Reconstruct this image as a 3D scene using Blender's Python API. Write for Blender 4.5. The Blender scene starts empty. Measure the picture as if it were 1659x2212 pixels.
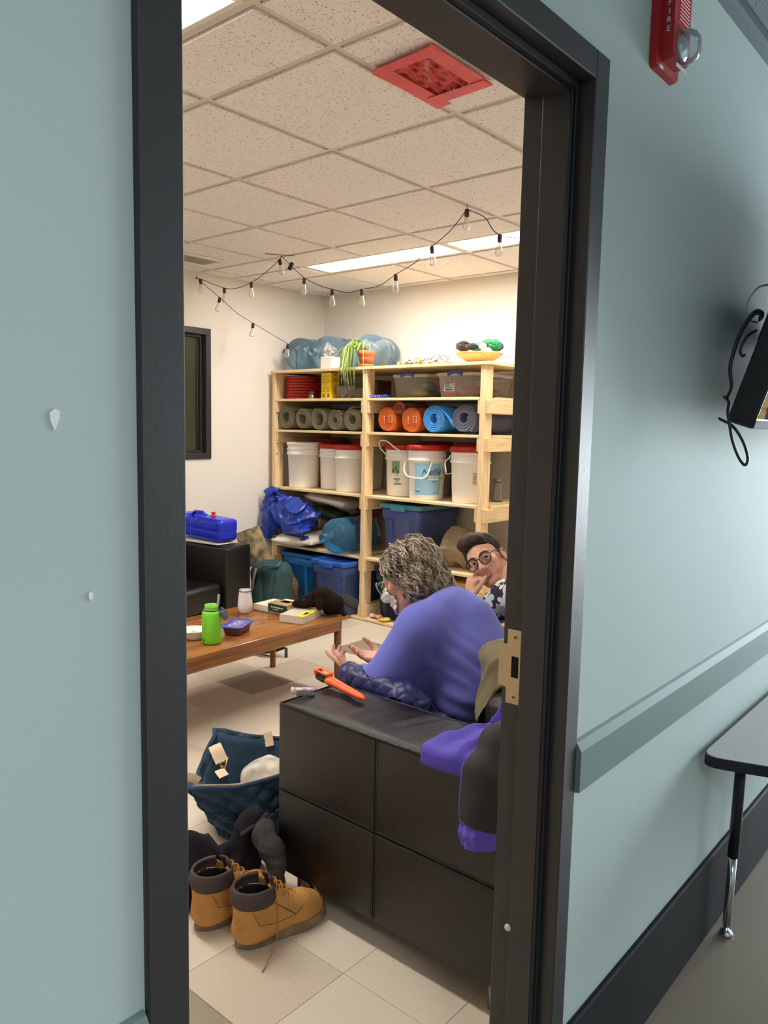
import bpy, bmesh, math, random
import numpy as np
from mathutils import Vector, Matrix, Euler

random.seed(7); np.random.seed(7)
SC = bpy.context.scene
COL = SC.collection
PI = math.pi

# ------------------------------------------------------------------ camera
FPX, CAMH = 1686.74, 1.4376
RIGHT = Vector((0.65086613, -0.7589139, 0.02056619))
UP = Vector((0.06983187, 0.08682057, 0.99377346))
FWD = Vector((0.75597407, 0.64537731, -0.10950495))
cd = bpy.data.cameras.new('camera'); cam = bpy.data.objects.new('camera', cd); COL.objects.link(cam)
m3 = Matrix((RIGHT, UP, -FWD)).transposed()
cam.matrix_world = Matrix.Translation((0, 0, CAMH)) @ m3.to_4x4()
cd.sensor_fit = 'VERTICAL'; cd.sensor_height = 36.0; cd.lens = FPX / 2212 * 36.0
cd.clip_start = 0.05; cd.clip_end = 60
SC.camera = cam

# ------------------------------------------------------------------ world, light, exposure
w = bpy.data.worlds.new('world'); SC.world = w; w.use_nodes = True
w.node_tree.nodes['Background'].inputs[0].default_value = (0.62, 0.78, 0.90, 1)
w.node_tree.nodes['Background'].inputs[1].default_value = 0.25
def area(name, loc, rot, sx, sy, power, color):
    l = bpy.data.lights.new(name, 'AREA'); l.shape = 'RECTANGLE'; l.size = sx; l.size_y = sy
    l.energy = power; l.color = color
    o = bpy.data.objects.new(name, l); COL.objects.link(o); o.location = loc; o.rotation_euler = rot
    return o
# daylight through the big window at the right-hand end of the hall, and the hall's own ceiling lamp behind the camera
area('hall_window_daylight', (7.3, -0.9, 1.45), (0, PI/2, 0), 2.2, 2.4, 470, (0.86, 0.95, 1.0))
area('hall_ceiling_lamp_light', (-0.2, -1.5, 2.36), (0, 0, 0), 0.6, 1.2, 45, (0.90, 0.96, 1.0))
ROOM_LAMP = 34.0            # emission of the room's fluorescent panels
SC.view_settings.view_transform = 'Standard'; SC.view_settings.look = 'None'
SC.view_settings.gamma = 1.0; SC.view_settings.use_curve_mapping = False
SC.view_settings.exposure = 0.0

# ------------------------------------------------------------------ materials
MATS = {}
def srgb(r, g, b):
    f = lambda c: (c/255/12.92) if c/255 <= 0.04045 else ((c/255+0.055)/1.055)**2.4
    return (f(r), f(g), f(b))
def mat(name, col, rough=0.6, metal=0.0, var=0.0, vscale=6.0, bump=0.0, bscale=60.0, spec=0.5, emit=None, estr=0.0,
        alpha=None, coat=0.0, stretch=None, col2=None, sheen=0.0, btype='noise', detail=4.0):
    if name in MATS: return MATS[name]
    m = bpy.data.materials.new(name); m.use_nodes = True
    nt = m.node_tree; b = nt.nodes['Principled BSDF']
    b.inputs['Base Color'].default_value = (*col, 1)
    b.inputs['Roughness'].default_value = rough; b.inputs['Metallic'].default_value = metal
    b.inputs['Specular IOR Level'].default_value = spec
    if coat: b.inputs['Coat Weight'].default_value = coat
    if sheen: b.inputs['Sheen Weight'].default_value = sheen
    tc = nt.nodes.new('ShaderNodeTexCoord'); mp = nt.nodes.new('ShaderNodeMapping')
    nt.links.new(tc.outputs['Object'], mp.inputs[0])
    if stretch: mp.inputs['Scale'].default_value = stretch
    if var or col2:
        n = nt.nodes.new('ShaderNodeTexNoise'); n.inputs['Scale'].default_value = vscale; n.inputs['Detail'].default_value = detail
        nt.links.new(mp.outputs[0], n.inputs['Vector'])
        r = nt.nodes.new('ShaderNodeValToRGB')
        c2 = col2 if col2 else tuple(min(1, c*(1+var)) for c in col)
        c1 = col if col2 else tuple(c*(1-var) for c in col)
        r.color_ramp.elements[0].color = (*c1, 1); r.color_ramp.elements[1].color = (*c2, 1)
        r.color_ramp.elements[0].position = 0.32; r.color_ramp.elements[1].position = 0.68
        nt.links.new(n.outputs['Fac'], r.inputs[0]); nt.links.new(r.outputs[0], b.inputs['Base Color'])
    if bump:
        if btype == 'voronoi':
            n2 = nt.nodes.new('ShaderNodeTexVoronoi'); n2.inputs['Scale'].default_value = bscale; out = n2.outputs['Distance']
        else:
            n2 = nt.nodes.new('ShaderNodeTexNoise'); n2.inputs['Scale'].default_value = bscale; out = n2.outputs['Fac']
        nt.links.new(mp.outputs[0], n2.inputs['Vector'])
        bp = nt.nodes.new('ShaderNodeBump'); bp.inputs['Strength'].default_value = bump; bp.inputs['Distance'].default_value = 0.01
        nt.links.new(out, bp.inputs['Height']); nt.links.new(bp.outputs[0], b.inputs['Normal'])
    if emit: b.inputs['Emission Color'].default_value = (*emit, 1); b.inputs['Emission Strength'].default_value = estr
    if alpha is not None: b.inputs['Alpha'].default_value = alpha
    MATS[name] = m; return m
def clear(name, tint, fac=0.3, rough=0.08, body=None, bump=0.0, bscale=8):
    """see-through plastic or glass: tinted transparency plus a glossy skin"""
    if name in MATS: return MATS[name]
    m = bpy.data.materials.new(name); m.use_nodes = True; nt = m.node_tree
    b = nt.nodes['Principled BSDF']; b.inputs['Base Color'].default_value = (*(body or tint), 1); b.inputs['Roughness'].default_value = rough
    t = nt.nodes.new('ShaderNodeBsdfTransparent'); t.inputs[0].default_value = (*tint, 1)
    fr = nt.nodes.new('ShaderNodeFresnel'); fr.inputs[0].default_value = 1.45
    ad = nt.nodes.new('ShaderNodeMath'); ad.operation = 'ADD'; ad.use_clamp = True; ad.inputs[1].default_value = fac
    nt.links.new(fr.outputs[0], ad.inputs[0])
    mx = nt.nodes.new('ShaderNodeMixShader'); nt.links.new(ad.outputs[0], mx.inputs[0])
    nt.links.new(t.outputs[0], mx.inputs[1]); nt.links.new(b.outputs[0], mx.inputs[2])
    nt.links.new(mx.outputs[0], nt.nodes['Material Output'].inputs[0])
    if bump:
        n2 = nt.nodes.new('ShaderNodeTexNoise'); n2.inputs['Scale'].default_value = bscale
        bp = nt.nodes.new('ShaderNodeBump'); bp.inputs['Strength'].default_value = bump; bp.inputs['Distance'].default_value = 0.02
        nt.links.new(n2.outputs['Fac'], bp.inputs['Height']); nt.links.new(bp.outputs[0], b.inputs['Normal'])
    MATS[name] = m; return m
def emission(name, col, s):
    if name in MATS: return MATS[name]
    m = bpy.data.materials.new(name); m.use_nodes = True; nt = m.node_tree
    b = nt.nodes['Principled BSDF']; b.inputs['Base Color'].default_value = (0.8, 0.8, 0.8, 1)
    b.inputs['Emission Color'].default_value = (*col, 1); b.inputs['Emission Strength'].default_value = s
    MATS[name] = m; return m
def speckled(name, base, dark, light, scale, amount, rough, bump=0.0, lamount=0.0, stretch=None):
    """a base colour with small dark flecks (and optional light ones)"""
    m = bpy.data.materials.new(name); m.use_nodes = True; nt = m.node_tree; b = nt.nodes['Principled BSDF']
    b.inputs['Roughness'].default_value = rough
    g = nt.nodes.new('ShaderNodeNewGeometry'); mp = nt.nodes.new('ShaderNodeMapping'); nt.links.new(g.outputs['Position'], mp.inputs[0])
    if stretch: mp.inputs['Scale'].default_value = stretch
    def ramp(sc, lo, hi, det=2.0, off=0.0):
        n = nt.nodes.new('ShaderNodeTexNoise'); n.inputs['Scale'].default_value = sc; n.inputs['Detail'].default_value = det
        if off:
            a = nt.nodes.new('ShaderNodeVectorMath'); a.inputs[1].default_value = (off, off, off); nt.links.new(mp.outputs[0], a.inputs[0]); nt.links.new(a.outputs[0], n.inputs['Vector'])
        else: nt.links.new(mp.outputs[0], n.inputs['Vector'])
        r = nt.nodes.new('ShaderNodeMapRange'); r.inputs['From Min'].default_value = lo; r.inputs['From Max'].default_value = hi
        nt.links.new(n.outputs['Fac'], r.inputs['Value']); return r.outputs[0]
    def mix(fac, a, c):
        x = nt.nodes.new('ShaderNodeMix'); x.data_type = 'RGBA'
        nt.links.new(fac, x.inputs[0])
        if isinstance(a, tuple): x.inputs[6].default_value = (*a, 1)
        else: nt.links.new(a, x.inputs[6])
        x.inputs[7].default_value = (*c, 1); return x.outputs[2]
    d = ramp(scale, 0.66-amount, 0.70-amount)
    c = mix(d, base, dark)
    if lamount:
        c = mix(ramp(scale*0.7, 0.68-lamount, 0.74-lamount, off=13.7), c, light)
    nt.links.new(c, b.inputs['Base Color'])
    if bump:
        bp = nt.nodes.new('ShaderNodeBump'); bp.inputs['Strength'].default_value = bump; bp.inputs['Distance'].default_value = 0.004; bp.invert = True
        nt.links.new(d, bp.inputs['Height']); nt.links.new(bp.outputs[0], b.inputs['Normal'])
    MATS[name] = m; return m
def woodmat(name, c1, c2, scale=9, rough=0.55, axis='Z', knots=0.0, c3=None):
    """long grain along the given object axis"""
    if name in MATS: return MATS[name]
    m = bpy.data.materials.new(name); m.use_nodes = True; nt = m.node_tree; b = nt.nodes['Principled BSDF']; b.inputs['Roughness'].default_value = rough
    tc = nt.nodes.new('ShaderNodeNewGeometry'); mp = nt.nodes.new('ShaderNodeMapping'); nt.links.new(tc.outputs['Position'], mp.inputs[0])
    s = {'X': (0.6, 9, 9), 'Y': (9, 0.6, 9), 'Z': (9, 9, 0.6)}[axis]
    mp.inputs['Scale'].default_value = s
    n = nt.nodes.new('ShaderNodeTexNoise'); n.inputs['Scale'].default_value = scale; n.inputs['Detail'].default_value = 6; n.inputs['Distortion'].default_value = 1.2
    nt.links.new(mp.outputs[0], n.inputs['Vector'])
    r = nt.nodes.new('ShaderNodeValToRGB'); r.color_ramp.elements[0].color = (*c1, 1); r.color_ramp.elements[1].color = (*c2, 1)
    r.color_ramp.elements[0].position = 0.35; r.color_ramp.elements[1].position = 0.62
    nt.links.new(n.outputs['Fac'], r.inputs[0]); out = r.outputs[0]
    if knots:
        v = nt.nodes.new('ShaderNodeTexVoronoi'); v.inputs['Scale'].default_value = 5.0
        nt.links.new(tc.outputs['Position'], v.inputs['Vector'])
        mr = nt.nodes.new('ShaderNodeMapRange'); mr.inputs['From Min'].default_value = knots; mr.inputs['From Max'].default_value = knots*0.4
        nt.links.new(v.outputs['Distance'], mr.inputs['Value'])
        x = nt.nodes.new('ShaderNodeMix'); x.data_type = 'RGBA'; nt.links.new(mr.outputs[0], x.inputs[0]); nt.links.new(out, x.inputs[6])
        x.inputs[7].default_value = (*(c3 or srgb(150, 95, 50)), 1); out = x.outputs[2]
    nt.links.new(out, b.inputs['Base Color'])
    MATS[name] = m; return m

# ------------------------------------------------------------------ object helpers
def mesh_from(name, V, F, material, smooth=False, mats=None, midx=None):
    me = bpy.data.meshes.new(name)
    me.from_pydata([tuple(map(float, v)) for v in V], [], [tuple(map(int, f)) for f in F])
    for mm in (mats or [material]): me.materials.append(mm)
    if midx is not None: me.polygons.foreach_set('material_index', np.asarray(midx, dtype=np.int32))
    if smooth: me.polygons.foreach_set('use_smooth', [True]*len(me.polygons))
    me.update(); return me
def link(name, me, parent=None, loc=None, rot=None):
    o = bpy.data.objects.new(name, me); COL.objects.link(o)
    if parent is not None: o.parent = parent
    if loc is not None: o.location = loc
    if rot is not None: o.rotation_euler = rot
    return o
def tag(o, label, cat, group=None):
    o['label'] = label; o['category'] = cat
    if group: o['group'] = group
    return o
def thing(name, label, cat, loc=(0, 0, 0), rotz=0.0, group=None, rot=None):
    o = bpy.data.objects.new(name, None); COL.objects.link(o); o.empty_display_size = 0.05
    o.location = loc; o.rotation_euler = rot if rot else (0, 0, rotz)
    return tag(o, label, cat, group)
def structure(o): o['kind'] = 'structure'; return o
def dup(root, loc=None, rotz=None, label=None, rot=None):
    r = root.copy(); COL.objects.link(r)
    if loc is not None: r.location = loc
    if rotz is not None: r.rotation_euler = (0, 0, rotz)
    if rot is not None: r.rotation_euler = rot
    if label: r['label'] = label
    for ch in list(root.children):
        c = ch.copy(); COL.objects.link(c); c.parent = r
        for g in list(ch.children):
            d = g.copy(); COL.objects.link(d); d.parent = c
    return r
class MB:
    """collects simple shapes; build() links them as one mesh object"""
    def __init__(s): s.V = []; s.F = []; s.S = []
    def add(s, V, F, smooth=False, M=None):
        n = len(s.V)
        for v in V:
            v = Vector(v)
            s.V.append(tuple(M @ v) if M is not None else tuple(v))
        for f in F: s.F.append(tuple(i+n for i in f)); s.S.append(smooth)
        return s
    def box(s, c, size, M=None, b=0.0, seg=1):
        x, y, z = (d/2 for d in size)
        if b <= 0:
            V = [(c[0]+i*x, c[1]+j*y, c[2]+k*z) for i in (-1, 1) for j in (-1, 1) for k in (-1, 1)]
            F = [(0, 1, 3, 2), (4, 6, 7, 5), (0, 4, 5, 1), (2, 3, 7, 6), (0, 2, 6, 4), (1, 5, 7, 3)]
            return s.add(V, F, False, M)
        bm = bmesh.new(); bmesh.ops.create_cube(bm, size=1.0)
        for v in bm.verts: v.co = Vector((c[0]+v.co.x*size[0], c[1]+v.co.y*size[1], c[2]+v.co.z*size[2]))
        bmesh.ops.bevel(bm, geom=list(bm.edges), offset=min(b, min(size)*0.49), segments=seg, affect='EDGES', profile=0.5)
        bm.verts.index_update()
        V = [tuple(v.co) for v in bm.verts]; F = [tuple(v.index for v in f.verts) for f in bm.faces]; bm.free()
        return s.add(V, F, seg > 1, M)
    def lathe(s, prof, seg=24, M=None, smooth=True, cap=True, phase=0.0, ell=(1, 1)):
        V = []; F = []
        n = len(prof)
        for r, z in prof:
            for k in range(seg):
                a = 2*PI*k/seg+phase; V.append((r*math.cos(a)*ell[0], r*math.sin(a)*ell[1], z))
        for i in range(n-1):
            for k in range(seg):
                F.append((i*seg+k, i*seg+(k+1) % seg, (i+1)*seg+(k+1) % seg, (i+1)*seg+k))
        if cap:
            if prof[0][0] > 1e-5: F.append(tuple(range(seg-1, -1, -1)))
            if prof[-1][0] > 1e-5: F.append(tuple((n-1)*seg+k for k in range(seg)))
        return s.add(V, F, smooth, M)
    def tube(s, pts, r, seg=8, closed=False, M=None, smooth=True, flat=1.0, upv=None):
        P = [Vector(p) for p in pts]; n = len(P)
        R = r if hasattr(r, '__len__') else [r]*n
        V = []; F = []
        prev = None
        for i in range(n):
            if closed: t = P[(i+1) % n]-P[i-1]
            else: t = P[min(i+1, n-1)]-P[max(i-1, 0)]
            if t.length < 1e-9: t = Vector((0, 0, 1))
            t.normalize()
            if prev is None:
                a = Vector(upv) if upv else (Vector((0, 0, 1)) if abs(t.z) < 0.9 else Vector((1, 0, 0)))
            else: a = prev
            b_ = t.cross(a)
            if b_.length < 1e-6: b_ = t.cross(Vector((0.3, 1, 0.2)))
            b_.normalize(); a = b_.cross(t).normalized(); prev = a
            for k in range(seg):
                q = 2*PI*k/seg; V.append(tuple(P[i]+(a*math.cos(q)*flat+b_*math.sin(q))*R[i]))
        m = n if closed else n-1
        for i in range(m):
            j = (i+1) % n
            for k in range(seg): F.append((i*seg+k, i*seg+(k+1) % seg, j*seg+(k+1) % seg, j*seg+k))
        if not closed:
            F.append(tuple(range(seg-1, -1, -1))); F.append(tuple((n-1)*seg+k for k in range(seg)))
        return s.add(V, F, smooth, M)
    def prism(s, poly, z0, z1, M=None, smooth=False):
        n = len(poly)
        V = [(p[0], p[1], z0) for p in poly]+[(p[0], p[1], z1) for p in poly]
        F = [tuple(range(n-1, -1, -1)), tuple(range(n, 2*n))]+[(i, (i+1) % n, n+(i+1) % n, n+i) for i in range(n)]
        return s.add(V, F, smooth, M)
    def build(s, name, material, parent=None, loc=None, rot=None):
        me = bpy.data.meshes.new(name); me.from_pydata(s.V, [], s.F); me.materials.append(material)
        me.polygons.foreach_set('use_smooth', s.S); me.update()
        return link(name, me, parent, loc, rot)
def catmull(pts, n=8, closed=False):
    P = [Vector(p) for p in pts]; out = []
    m = len(P); rng = range(m) if closed else range(m-1)
    for i in rng:
        p0 = P[(i-1) % m] if (closed or i > 0) else P[i]*2-P[i+1]
        p1 = P[i]; p2 = P[(i+1) % m]
        p3 = P[(i+2) % m] if (closed or i+2 < m) else P[i+1]*2-P[i]
        for k in range(n):
            t = k/n
            out.append(0.5*((2*p1)+(p2-p0)*t+(2*p0-5*p1+4*p2-p3)*t*t+(3*p1-p0-3*p2+p3)*t**3))
    if not closed: out.append(P[-1])
    return out
def rrect(w, h, r, n=5):
    out = []
    for cx, cy, a0 in ((w/2-r, h/2-r, 0), (-w/2+r, h/2-r, PI/2), (-w/2+r, -h/2+r, PI), (w/2-r, -h/2+r, 1.5*PI)):
        for k in range(n+1):
            a = a0+PI/2*k/n; out.append((cx+r*math.cos(a), cy+r*math.sin(a)))
    return out
def loft(rings, capa=True, capb=True):
    n = len(rings[0]); V = [tuple(p) for r in rings for p in r]; F = []
    for i in range(len(rings)-1):
        for k in range(n): F.append((i*n+k, i*n+(k+1) % n, (i+1)*n+(k+1) % n, (i+1)*n+k))
    if capa: F.append(tuple(range(n-1, -1, -1)))
    if capb: F.append(tuple((len(rings)-1)*n+k for k in range(n)))
    return V, F
def sheet(fn, nu, nv, thick):
    """a cloth sheet: fn(u, v arrays)->(N,3); given a real thickness"""
    u, v = np.meshgrid(np.linspace(0, 1, nu), np.linspace(0, 1, nv), indexing='ij')
    P = fn(u.ravel(), v.ravel()).reshape(nu, nv, 3)
    du = np.gradient(P, axis=0); dv = np.gradient(P, axis=1)
    N = np.cross(du, dv); N /= np.linalg.norm(N, axis=2, keepdims=True)+1e-9
    A = P.reshape(-1, 3); B = (P-N*thick).reshape(-1, 3); n = nu*nv
    V = np.vstack([A, B]); F = []
    idx = lambda i, j: i*nv+j
    for i in range(nu-1):
        for j in range(nv-1):
            a, b, c, d = idx(i, j), idx(i+1, j), idx(i+1, j+1), idx(i, j+1)
            F.append((a, b, c, d)); F.append((d+n, c+n, b+n, a+n))
    for i in range(nu-1):
        F.append((idx(i, 0), idx(i, 0)+n, idx(i+1, 0)+n, idx(i+1, 0))); F.append((idx(i+1, nv-1), idx(i+1, nv-1)+n, idx(i, nv-1)+n, idx(i, nv-1)))
    for j in range(nv-1):
        F.append((idx(0, j+1), idx(0, j+1)+n, idx(0, j)+n, idx(0, j))); F.append((idx(nu-1, j), idx(nu-1, j)+n, idx(nu-1, j+1)+n, idx(nu-1, j+1)))
    return V, F
def text_geo(s, size, depth=0.001, shear=0.0, align='CENTER'):
    c = bpy.data.curves.new('lettering', 'FONT'); c.body = s; c.size = size; c.extrude = depth/2; c.shear = shear; c.align_x = align; c.align_y = 'CENTER'
    c.resolution_u = 3
    o = bpy.data.objects.new('lettering', c); COL.objects.link(o)
    dg = bpy.context.evaluated_depsgraph_get(); me = bpy.data.meshes.new_from_object(o.evaluated_get(dg))
    V = np.array([v.co[:] for v in me.vertices]).reshape(-1, 3); F = [tuple(p.vertices) for p in me.polygons]
    bpy.data.objects.remove(o); bpy.data.curves.remove(c); bpy.data.meshes.remove(me)
    return V, F
def basis(o, x, z):
    """matrix with origin o, local x axis x and local z axis z"""
    x = Vector(x).normalized(); z = Vector(z); z = (z-x*z.dot(x)).normalized(); y = z.cross(x)
    M = Matrix((x, y, z)).transposed().to_4x4(); M.translation = Vector(o); return M
def bent_band(r, a0, a1, z0, z1, n=10, t=0.0012, r2=None):
    """a thin label wrapped round a (tapered) can"""
    r2 = r if r2 is None else r2; V = []; F = []
    for k in range(n+1):
        a = a0+(a1-a0)*k/n
        for rr, z in ((r, z0), (r2, z1), (r2+t, z1), (r+t, z0)): V.append((rr*math.cos(a), rr*math.sin(a), z))
    for k in range(n):
        for j in range(4): F.append((k*4+j, k*4+(j+1) % 4, (k+1)*4+(j+1) % 4, (k+1)*4+j))
    F.append((0, 1, 2, 3)); F.append((n*4+3, n*4+2, n*4+1, n*4))
    return V, F

# ---- signed-distance modelling (numpy) with surface nets, for bodies, plush and crumpled cloth
def smin(a, b, k):
    if k <= 0: return np.minimum(a, b)
    h = np.clip(0.5+0.5*(b-a)/k, 0, 1); return b+(a-b)*h-k*h*(1-h)
def smax(a, b, k): return -smin(-a, -b, k)
def s_ell(P, c, r, M=None):
    Q = P-np.asarray(c, np.float32)
    if M is not None: Q = Q @ np.asarray(M, np.float32)      # M columns are local axes
    r = np.asarray(r, np.float32)
    k0 = np.linalg.norm(Q/r, axis=1); k1 = np.linalg.norm(Q/(r*r), axis=1)+1e-9
    return k0*(k0-1)/k1
def s_cap(P, a, b, ra, rb=None):
    rb = ra if rb is None else rb; a = np.asarray(a, np.float32); b = np.asarray(b, np.float32)
    ab = b-a; t = np.clip(((P-a) @ ab)/(ab @ ab+1e-12), 0, 1)
    return np.linalg.norm(P-a-t[:, None]*ab, axis=1)-(ra+(rb-ra)*t)
def s_box(P, c, h, r=0.0, M=None):
    Q = P-np.asarray(c, np.float32)
    if M is not None: Q = Q @ np.asarray(M, np.float32)
    q = np.abs(Q)-(np.asarray(h, np.float32)-r)
    return np.linalg.norm(np.maximum(q, 0), axis=1)+np.minimum(q.max(axis=1), 0)-r
def s_chain(P, pts, rad, k=0.0):
    d = None
    for i in range(len(pts)-1):
        e = s_cap(P, pts[i], pts[i+1], rad[i], rad[i+1]); d = e if d is None else smin(d, e, k)
    return d
def waves(P, n, freq, amp, seed, squash=(1, 1, 1)):
    rs = np.random.RandomState(seed); o = np.zeros(len(P), np.float32)
    for i in range(n):
        d = rs.normal(size=3)*np.asarray(squash); d /= np.linalg.norm(d)+1e-9
        o += np.sin(P @ (d*freq*rs.uniform(0.6, 1.6)).astype(np.float32)+rs.uniform(0, 6.3))
    return (o*amp/math.sqrt(n)).astype(np.float32)
def nets(f, lo, hi, step, margin=0.012, B=4):
    """sparse surface nets: only blocks near the surface are sampled finely"""
    lo = np.asarray(lo, np.float64); n = [int(math.ceil((hi[i]-lo[i])/step/B)) for i in range(3)]
    def ev(P):
        D = np.empty(len(P), np.float32)
        for s in range(0, len(P), 300000): D[s:s+300000] = f(P[s:s+300000].astype(np.float32))
        return D
    bi = np.stack(np.meshgrid(*[np.arange(k) for k in n], indexing='ij'), -1).reshape(-1, 3)
    dc = ev(lo+(bi+0.5)*B*step)
    bi = bi[np.abs(dc) < 0.88*B*step*1.25+margin]
    off = np.stack(np.meshgrid(*[np.arange(B+1)]*3, indexing='ij'), -1).reshape(-1, 3)
    gi = (bi[:, None]*B+off[None]).reshape(-1, 3)
    D = ev(lo+gi*step).reshape(-1, B+1, B+1, B+1)
    keep = (D.min(axis=(1, 2, 3)) < 0) & (D.max(axis=(1, 2, 3)) >= 0); D = D[keep]; bi = bi[keep]
    m = len(D); cs = (m, B, B, B); S = np.zeros(cs+(3,), np.float32); C = np.zeros(cs, np.int32)
    sl = lambda o: slice(o, o+B)
    for axis in range(3):
        oth = [k for k in range(3) if k != axis]
        for a in (0, 1):
            for b in (0, 1):
                o0 = [0, 0, 0]; o0[oth[0]] = a; o0[oth[1]] = b; o1 = list(o0); o1[axis] = 1
                d0 = D[:, sl(o0[0]), sl(o0[1]), sl(o0[2])]; d1 = D[:, sl(o1[0]), sl(o1[1]), sl(o1[2])]
                cr = (d0 < 0) != (d1 < 0); t = np.where(cr, d0/(d0-d1+1e-20), 0)
                S[..., oth[0]] += cr*a; S[..., oth[1]] += cr*b; S[..., axis] += cr*t; C += cr
    act = np.argwhere(C > 0)
    g = bi[act[:, 0]]*B+act[:, 1:]
    N = [k*B+2 for k in n]; key = lambda q: (q[:, 0]*N[1]+q[:, 1])*N[2]+q[:, 2]
    ids = key(g); order = np.argsort(ids); ids = ids[order]
    V = (lo+(g+S[C > 0]/C[C > 0][:, None])*step)[order]
    Fs = []
    for axis in range(3):
        oth = [k for k in range(3) if k != axis]
        o1 = [0, 0, 0]; o1[axis] = 1
        a = D[:, :B, :B, :B] < 0; b = D[:, o1[0]:o1[0]+B, o1[1]:o1[1]+B, o1[2]:o1[2]+B] < 0
        e = np.argwhere(a != b)
        if not len(e): continue
        fl = a[tuple(e.T)]; base = bi[e[:, 0]]*B+e[:, 1:]
        cols = []; ok = np.ones(len(e), bool)
        for du, dv in ((-1, -1), (0, -1), (0, 0), (-1, 0)):
            q = base.copy(); q[:, oth[0]] += du; q[:, oth[1]] += dv
            kq = key(q); p = np.clip(np.searchsorted(ids, kq), 0, len(ids)-1); ok &= (ids[p] == kq) & (q >= 0).all(axis=1); cols.append(p)
        q = np.stack(cols, 1); flip = fl if axis != 1 else ~fl
        q[~flip] = q[~flip][:, ::-1]; Fs.append(q[ok])
    return V, np.vstack(Fs)
def sdf_obj(name, f, lo, hi, step, material, parent=None, mats=None, matfn=None):
    V, F = nets(f, lo, hi, step)
    mi = matfn(V[F].mean(axis=1)) if matfn else None
    return link(name, mesh_from(name, V, F, material, True, mats, mi), parent)
# ================================================================== THE SETTING
M_teal = mat('teal_wall_paint', srgb(178, 189, 187), 0.7, spec=0.15, var=0.02, vscale=3, bump=0.02, bscale=220)
M_rail = mat('grey_green_rail_paint', srgb(112, 130, 127), 0.6, spec=0.2)
M_cream = mat('cream_wall_paint', srgb(236, 230, 220), 0.75, var=0.015, vscale=2, bump=0.05, bscale=200)
M_blackfr = mat('black_frame_paint', srgb(48, 45, 46), 0.45, bump=0.03, bscale=150)
M_gasket = mat('black_rubber', srgb(14, 15, 20), 0.6)
M_blackbase = mat('black_vinyl_base', srgb(36, 37, 39), 0.7, spec=0.15)
M_tile = [speckled('cream_floor_tile', srgb(214, 202, 183), srgb(156, 136, 114), srgb(220, 208, 190), 210, -0.01, 0.42, lamount=0.03),
          speckled('tan_floor_tile', srgb(203, 189, 169), srgb(136, 118, 98), srgb(202, 188, 168), 210, 0.0, 0.42, lamount=0.03),
          speckled('grey_floor_tile', srgb(150, 138, 120), srgb(112, 100, 86), srgb(168, 156, 138), 210, 0.0, 0.42, lamount=0.03)]
M_ctile = speckled('fissured_ceiling_tile', srgb(246, 240, 237), srgb(172, 156, 146), srgb(225, 215, 200), 150, 0.03, 0.9, bump=0.3)
M_tbar = mat('ceiling_grid_metal', srgb(222, 210, 194), 0.5)
M_plenum = mat('dark_plenum', srgb(90, 84, 76), 0.9)
RX0, RX1, RY0, RY1, RZ = -1.03, 4.848, 0.784, 4.856, 2.531
HY = 0.652
# floor of the room: square tiles laid on a bed
m = MB(); m.box(((RX0+RX1)/2, (RY0+RY1)/2, -0.025), (RX1-RX0+0.2, RY1-RY0+0.2, 0.044))
floor = structure(m.build('floor', mat('floor_bed', srgb(120, 108, 92), 0.8)))
FX, FY, FT = 2.927, 3.439, 0.3048
dark = {(-1, -1), (2, -1), (-7, -7)}; mid = {(-1, 0), (-2, -1), (0, -1), (-4, -3), (-6, -7), (1, 1), (3, 1)}  # one mid tile has the coffee table's shade put into its colour
tiles = {}
for i in range(-14, 8):
    for j in range(-10, 6):
        x0, x1 = max(FX+i*FT, RX0), min(FX+(i+1)*FT, RX1); y0, y1 = max(FY+j*FT, RY0-0.11), min(FY+(j+1)*FT, RY1)
        if x1-x0 < 0.02 or y1-y0 < 0.02: continue
        k = 2 if (i, j) in dark else 1 if (i, j) in mid else 0
        key = (k, round(x1-x0, 3), round(y1-y0, 3))
        if key not in tiles:
            b = MB(); b.box((0, 0, -0.0015), (x1-x0-0.0012, y1-y0-0.0012, 0.003), b=0.0007)
            o = b.build('floor_tile', M_tile[k], floor, ((x0+x1)/2, (y0+y1)/2, 0)); tiles[key] = o.data
        else: link('floor_tile', tiles[key], floor, ((x0+x1)/2, (y0+y1)/2, 0))
# suspended ceiling: grid bars and dropped-edge tiles
GX = [RX0, -0.725, -0.115, 0.495, 1.1046, 1.41, 1.7146, 2.3246, 2.9346, 3.5446, 3.85, 4.155, 4.7646, RX1]
GY = [RY0, 1.089]+[1.6917+0.6025*j for j in range(6)]+[RY1]
m = MB(); m.box(((RX0+RX1)/2, (RY0+RY1)/2, RZ+0.10), (RX1-RX0, RY1-RY0, 0.02))
ceil = structure(m.build('ceiling', M_plenum))
for x in GX[1:-1]:
    b = MB(); b.box((x, (RY0+RY1)/2, RZ+0.012), (0.024, RY1-RY0, 0.024)); b.build('grid_bar', M_tbar, ceil)
for j, y in enumerate(GY[1:-1], 1):
    cuts = [(RX0, GX[4]), (GX[5], GX[10]), (GX[11], RX1)] if j in (3, 5) else [(RX0, RX1)]
    for xa, xb in cuts:
        b = MB(); b.box(((xa+xb)/2, y, RZ+0.0125), (xb-xa, 0.0238, 0.0238)); b.build('grid_bar', M_tbar, ceil)
for (c, s) in (((RX0+0.011, (RY0+RY1)/2), (0.022, RY1-RY0)), ((RX1-0.011, (RY0+RY1)/2), (0.022, RY1-RY0)), (((RX0+RX1)/2, RY1-0.011), (RX1-RX0, 0.022)), (((RX0+RX1)/2, RY0+0.011), (RX1-RX0, 0.022))):
    b = MB(); b.box((c[0], c[1], RZ+0.0115), (s[0], s[1], 0.022)); b.build('wall_angle', M_tbar, ceil)
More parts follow.
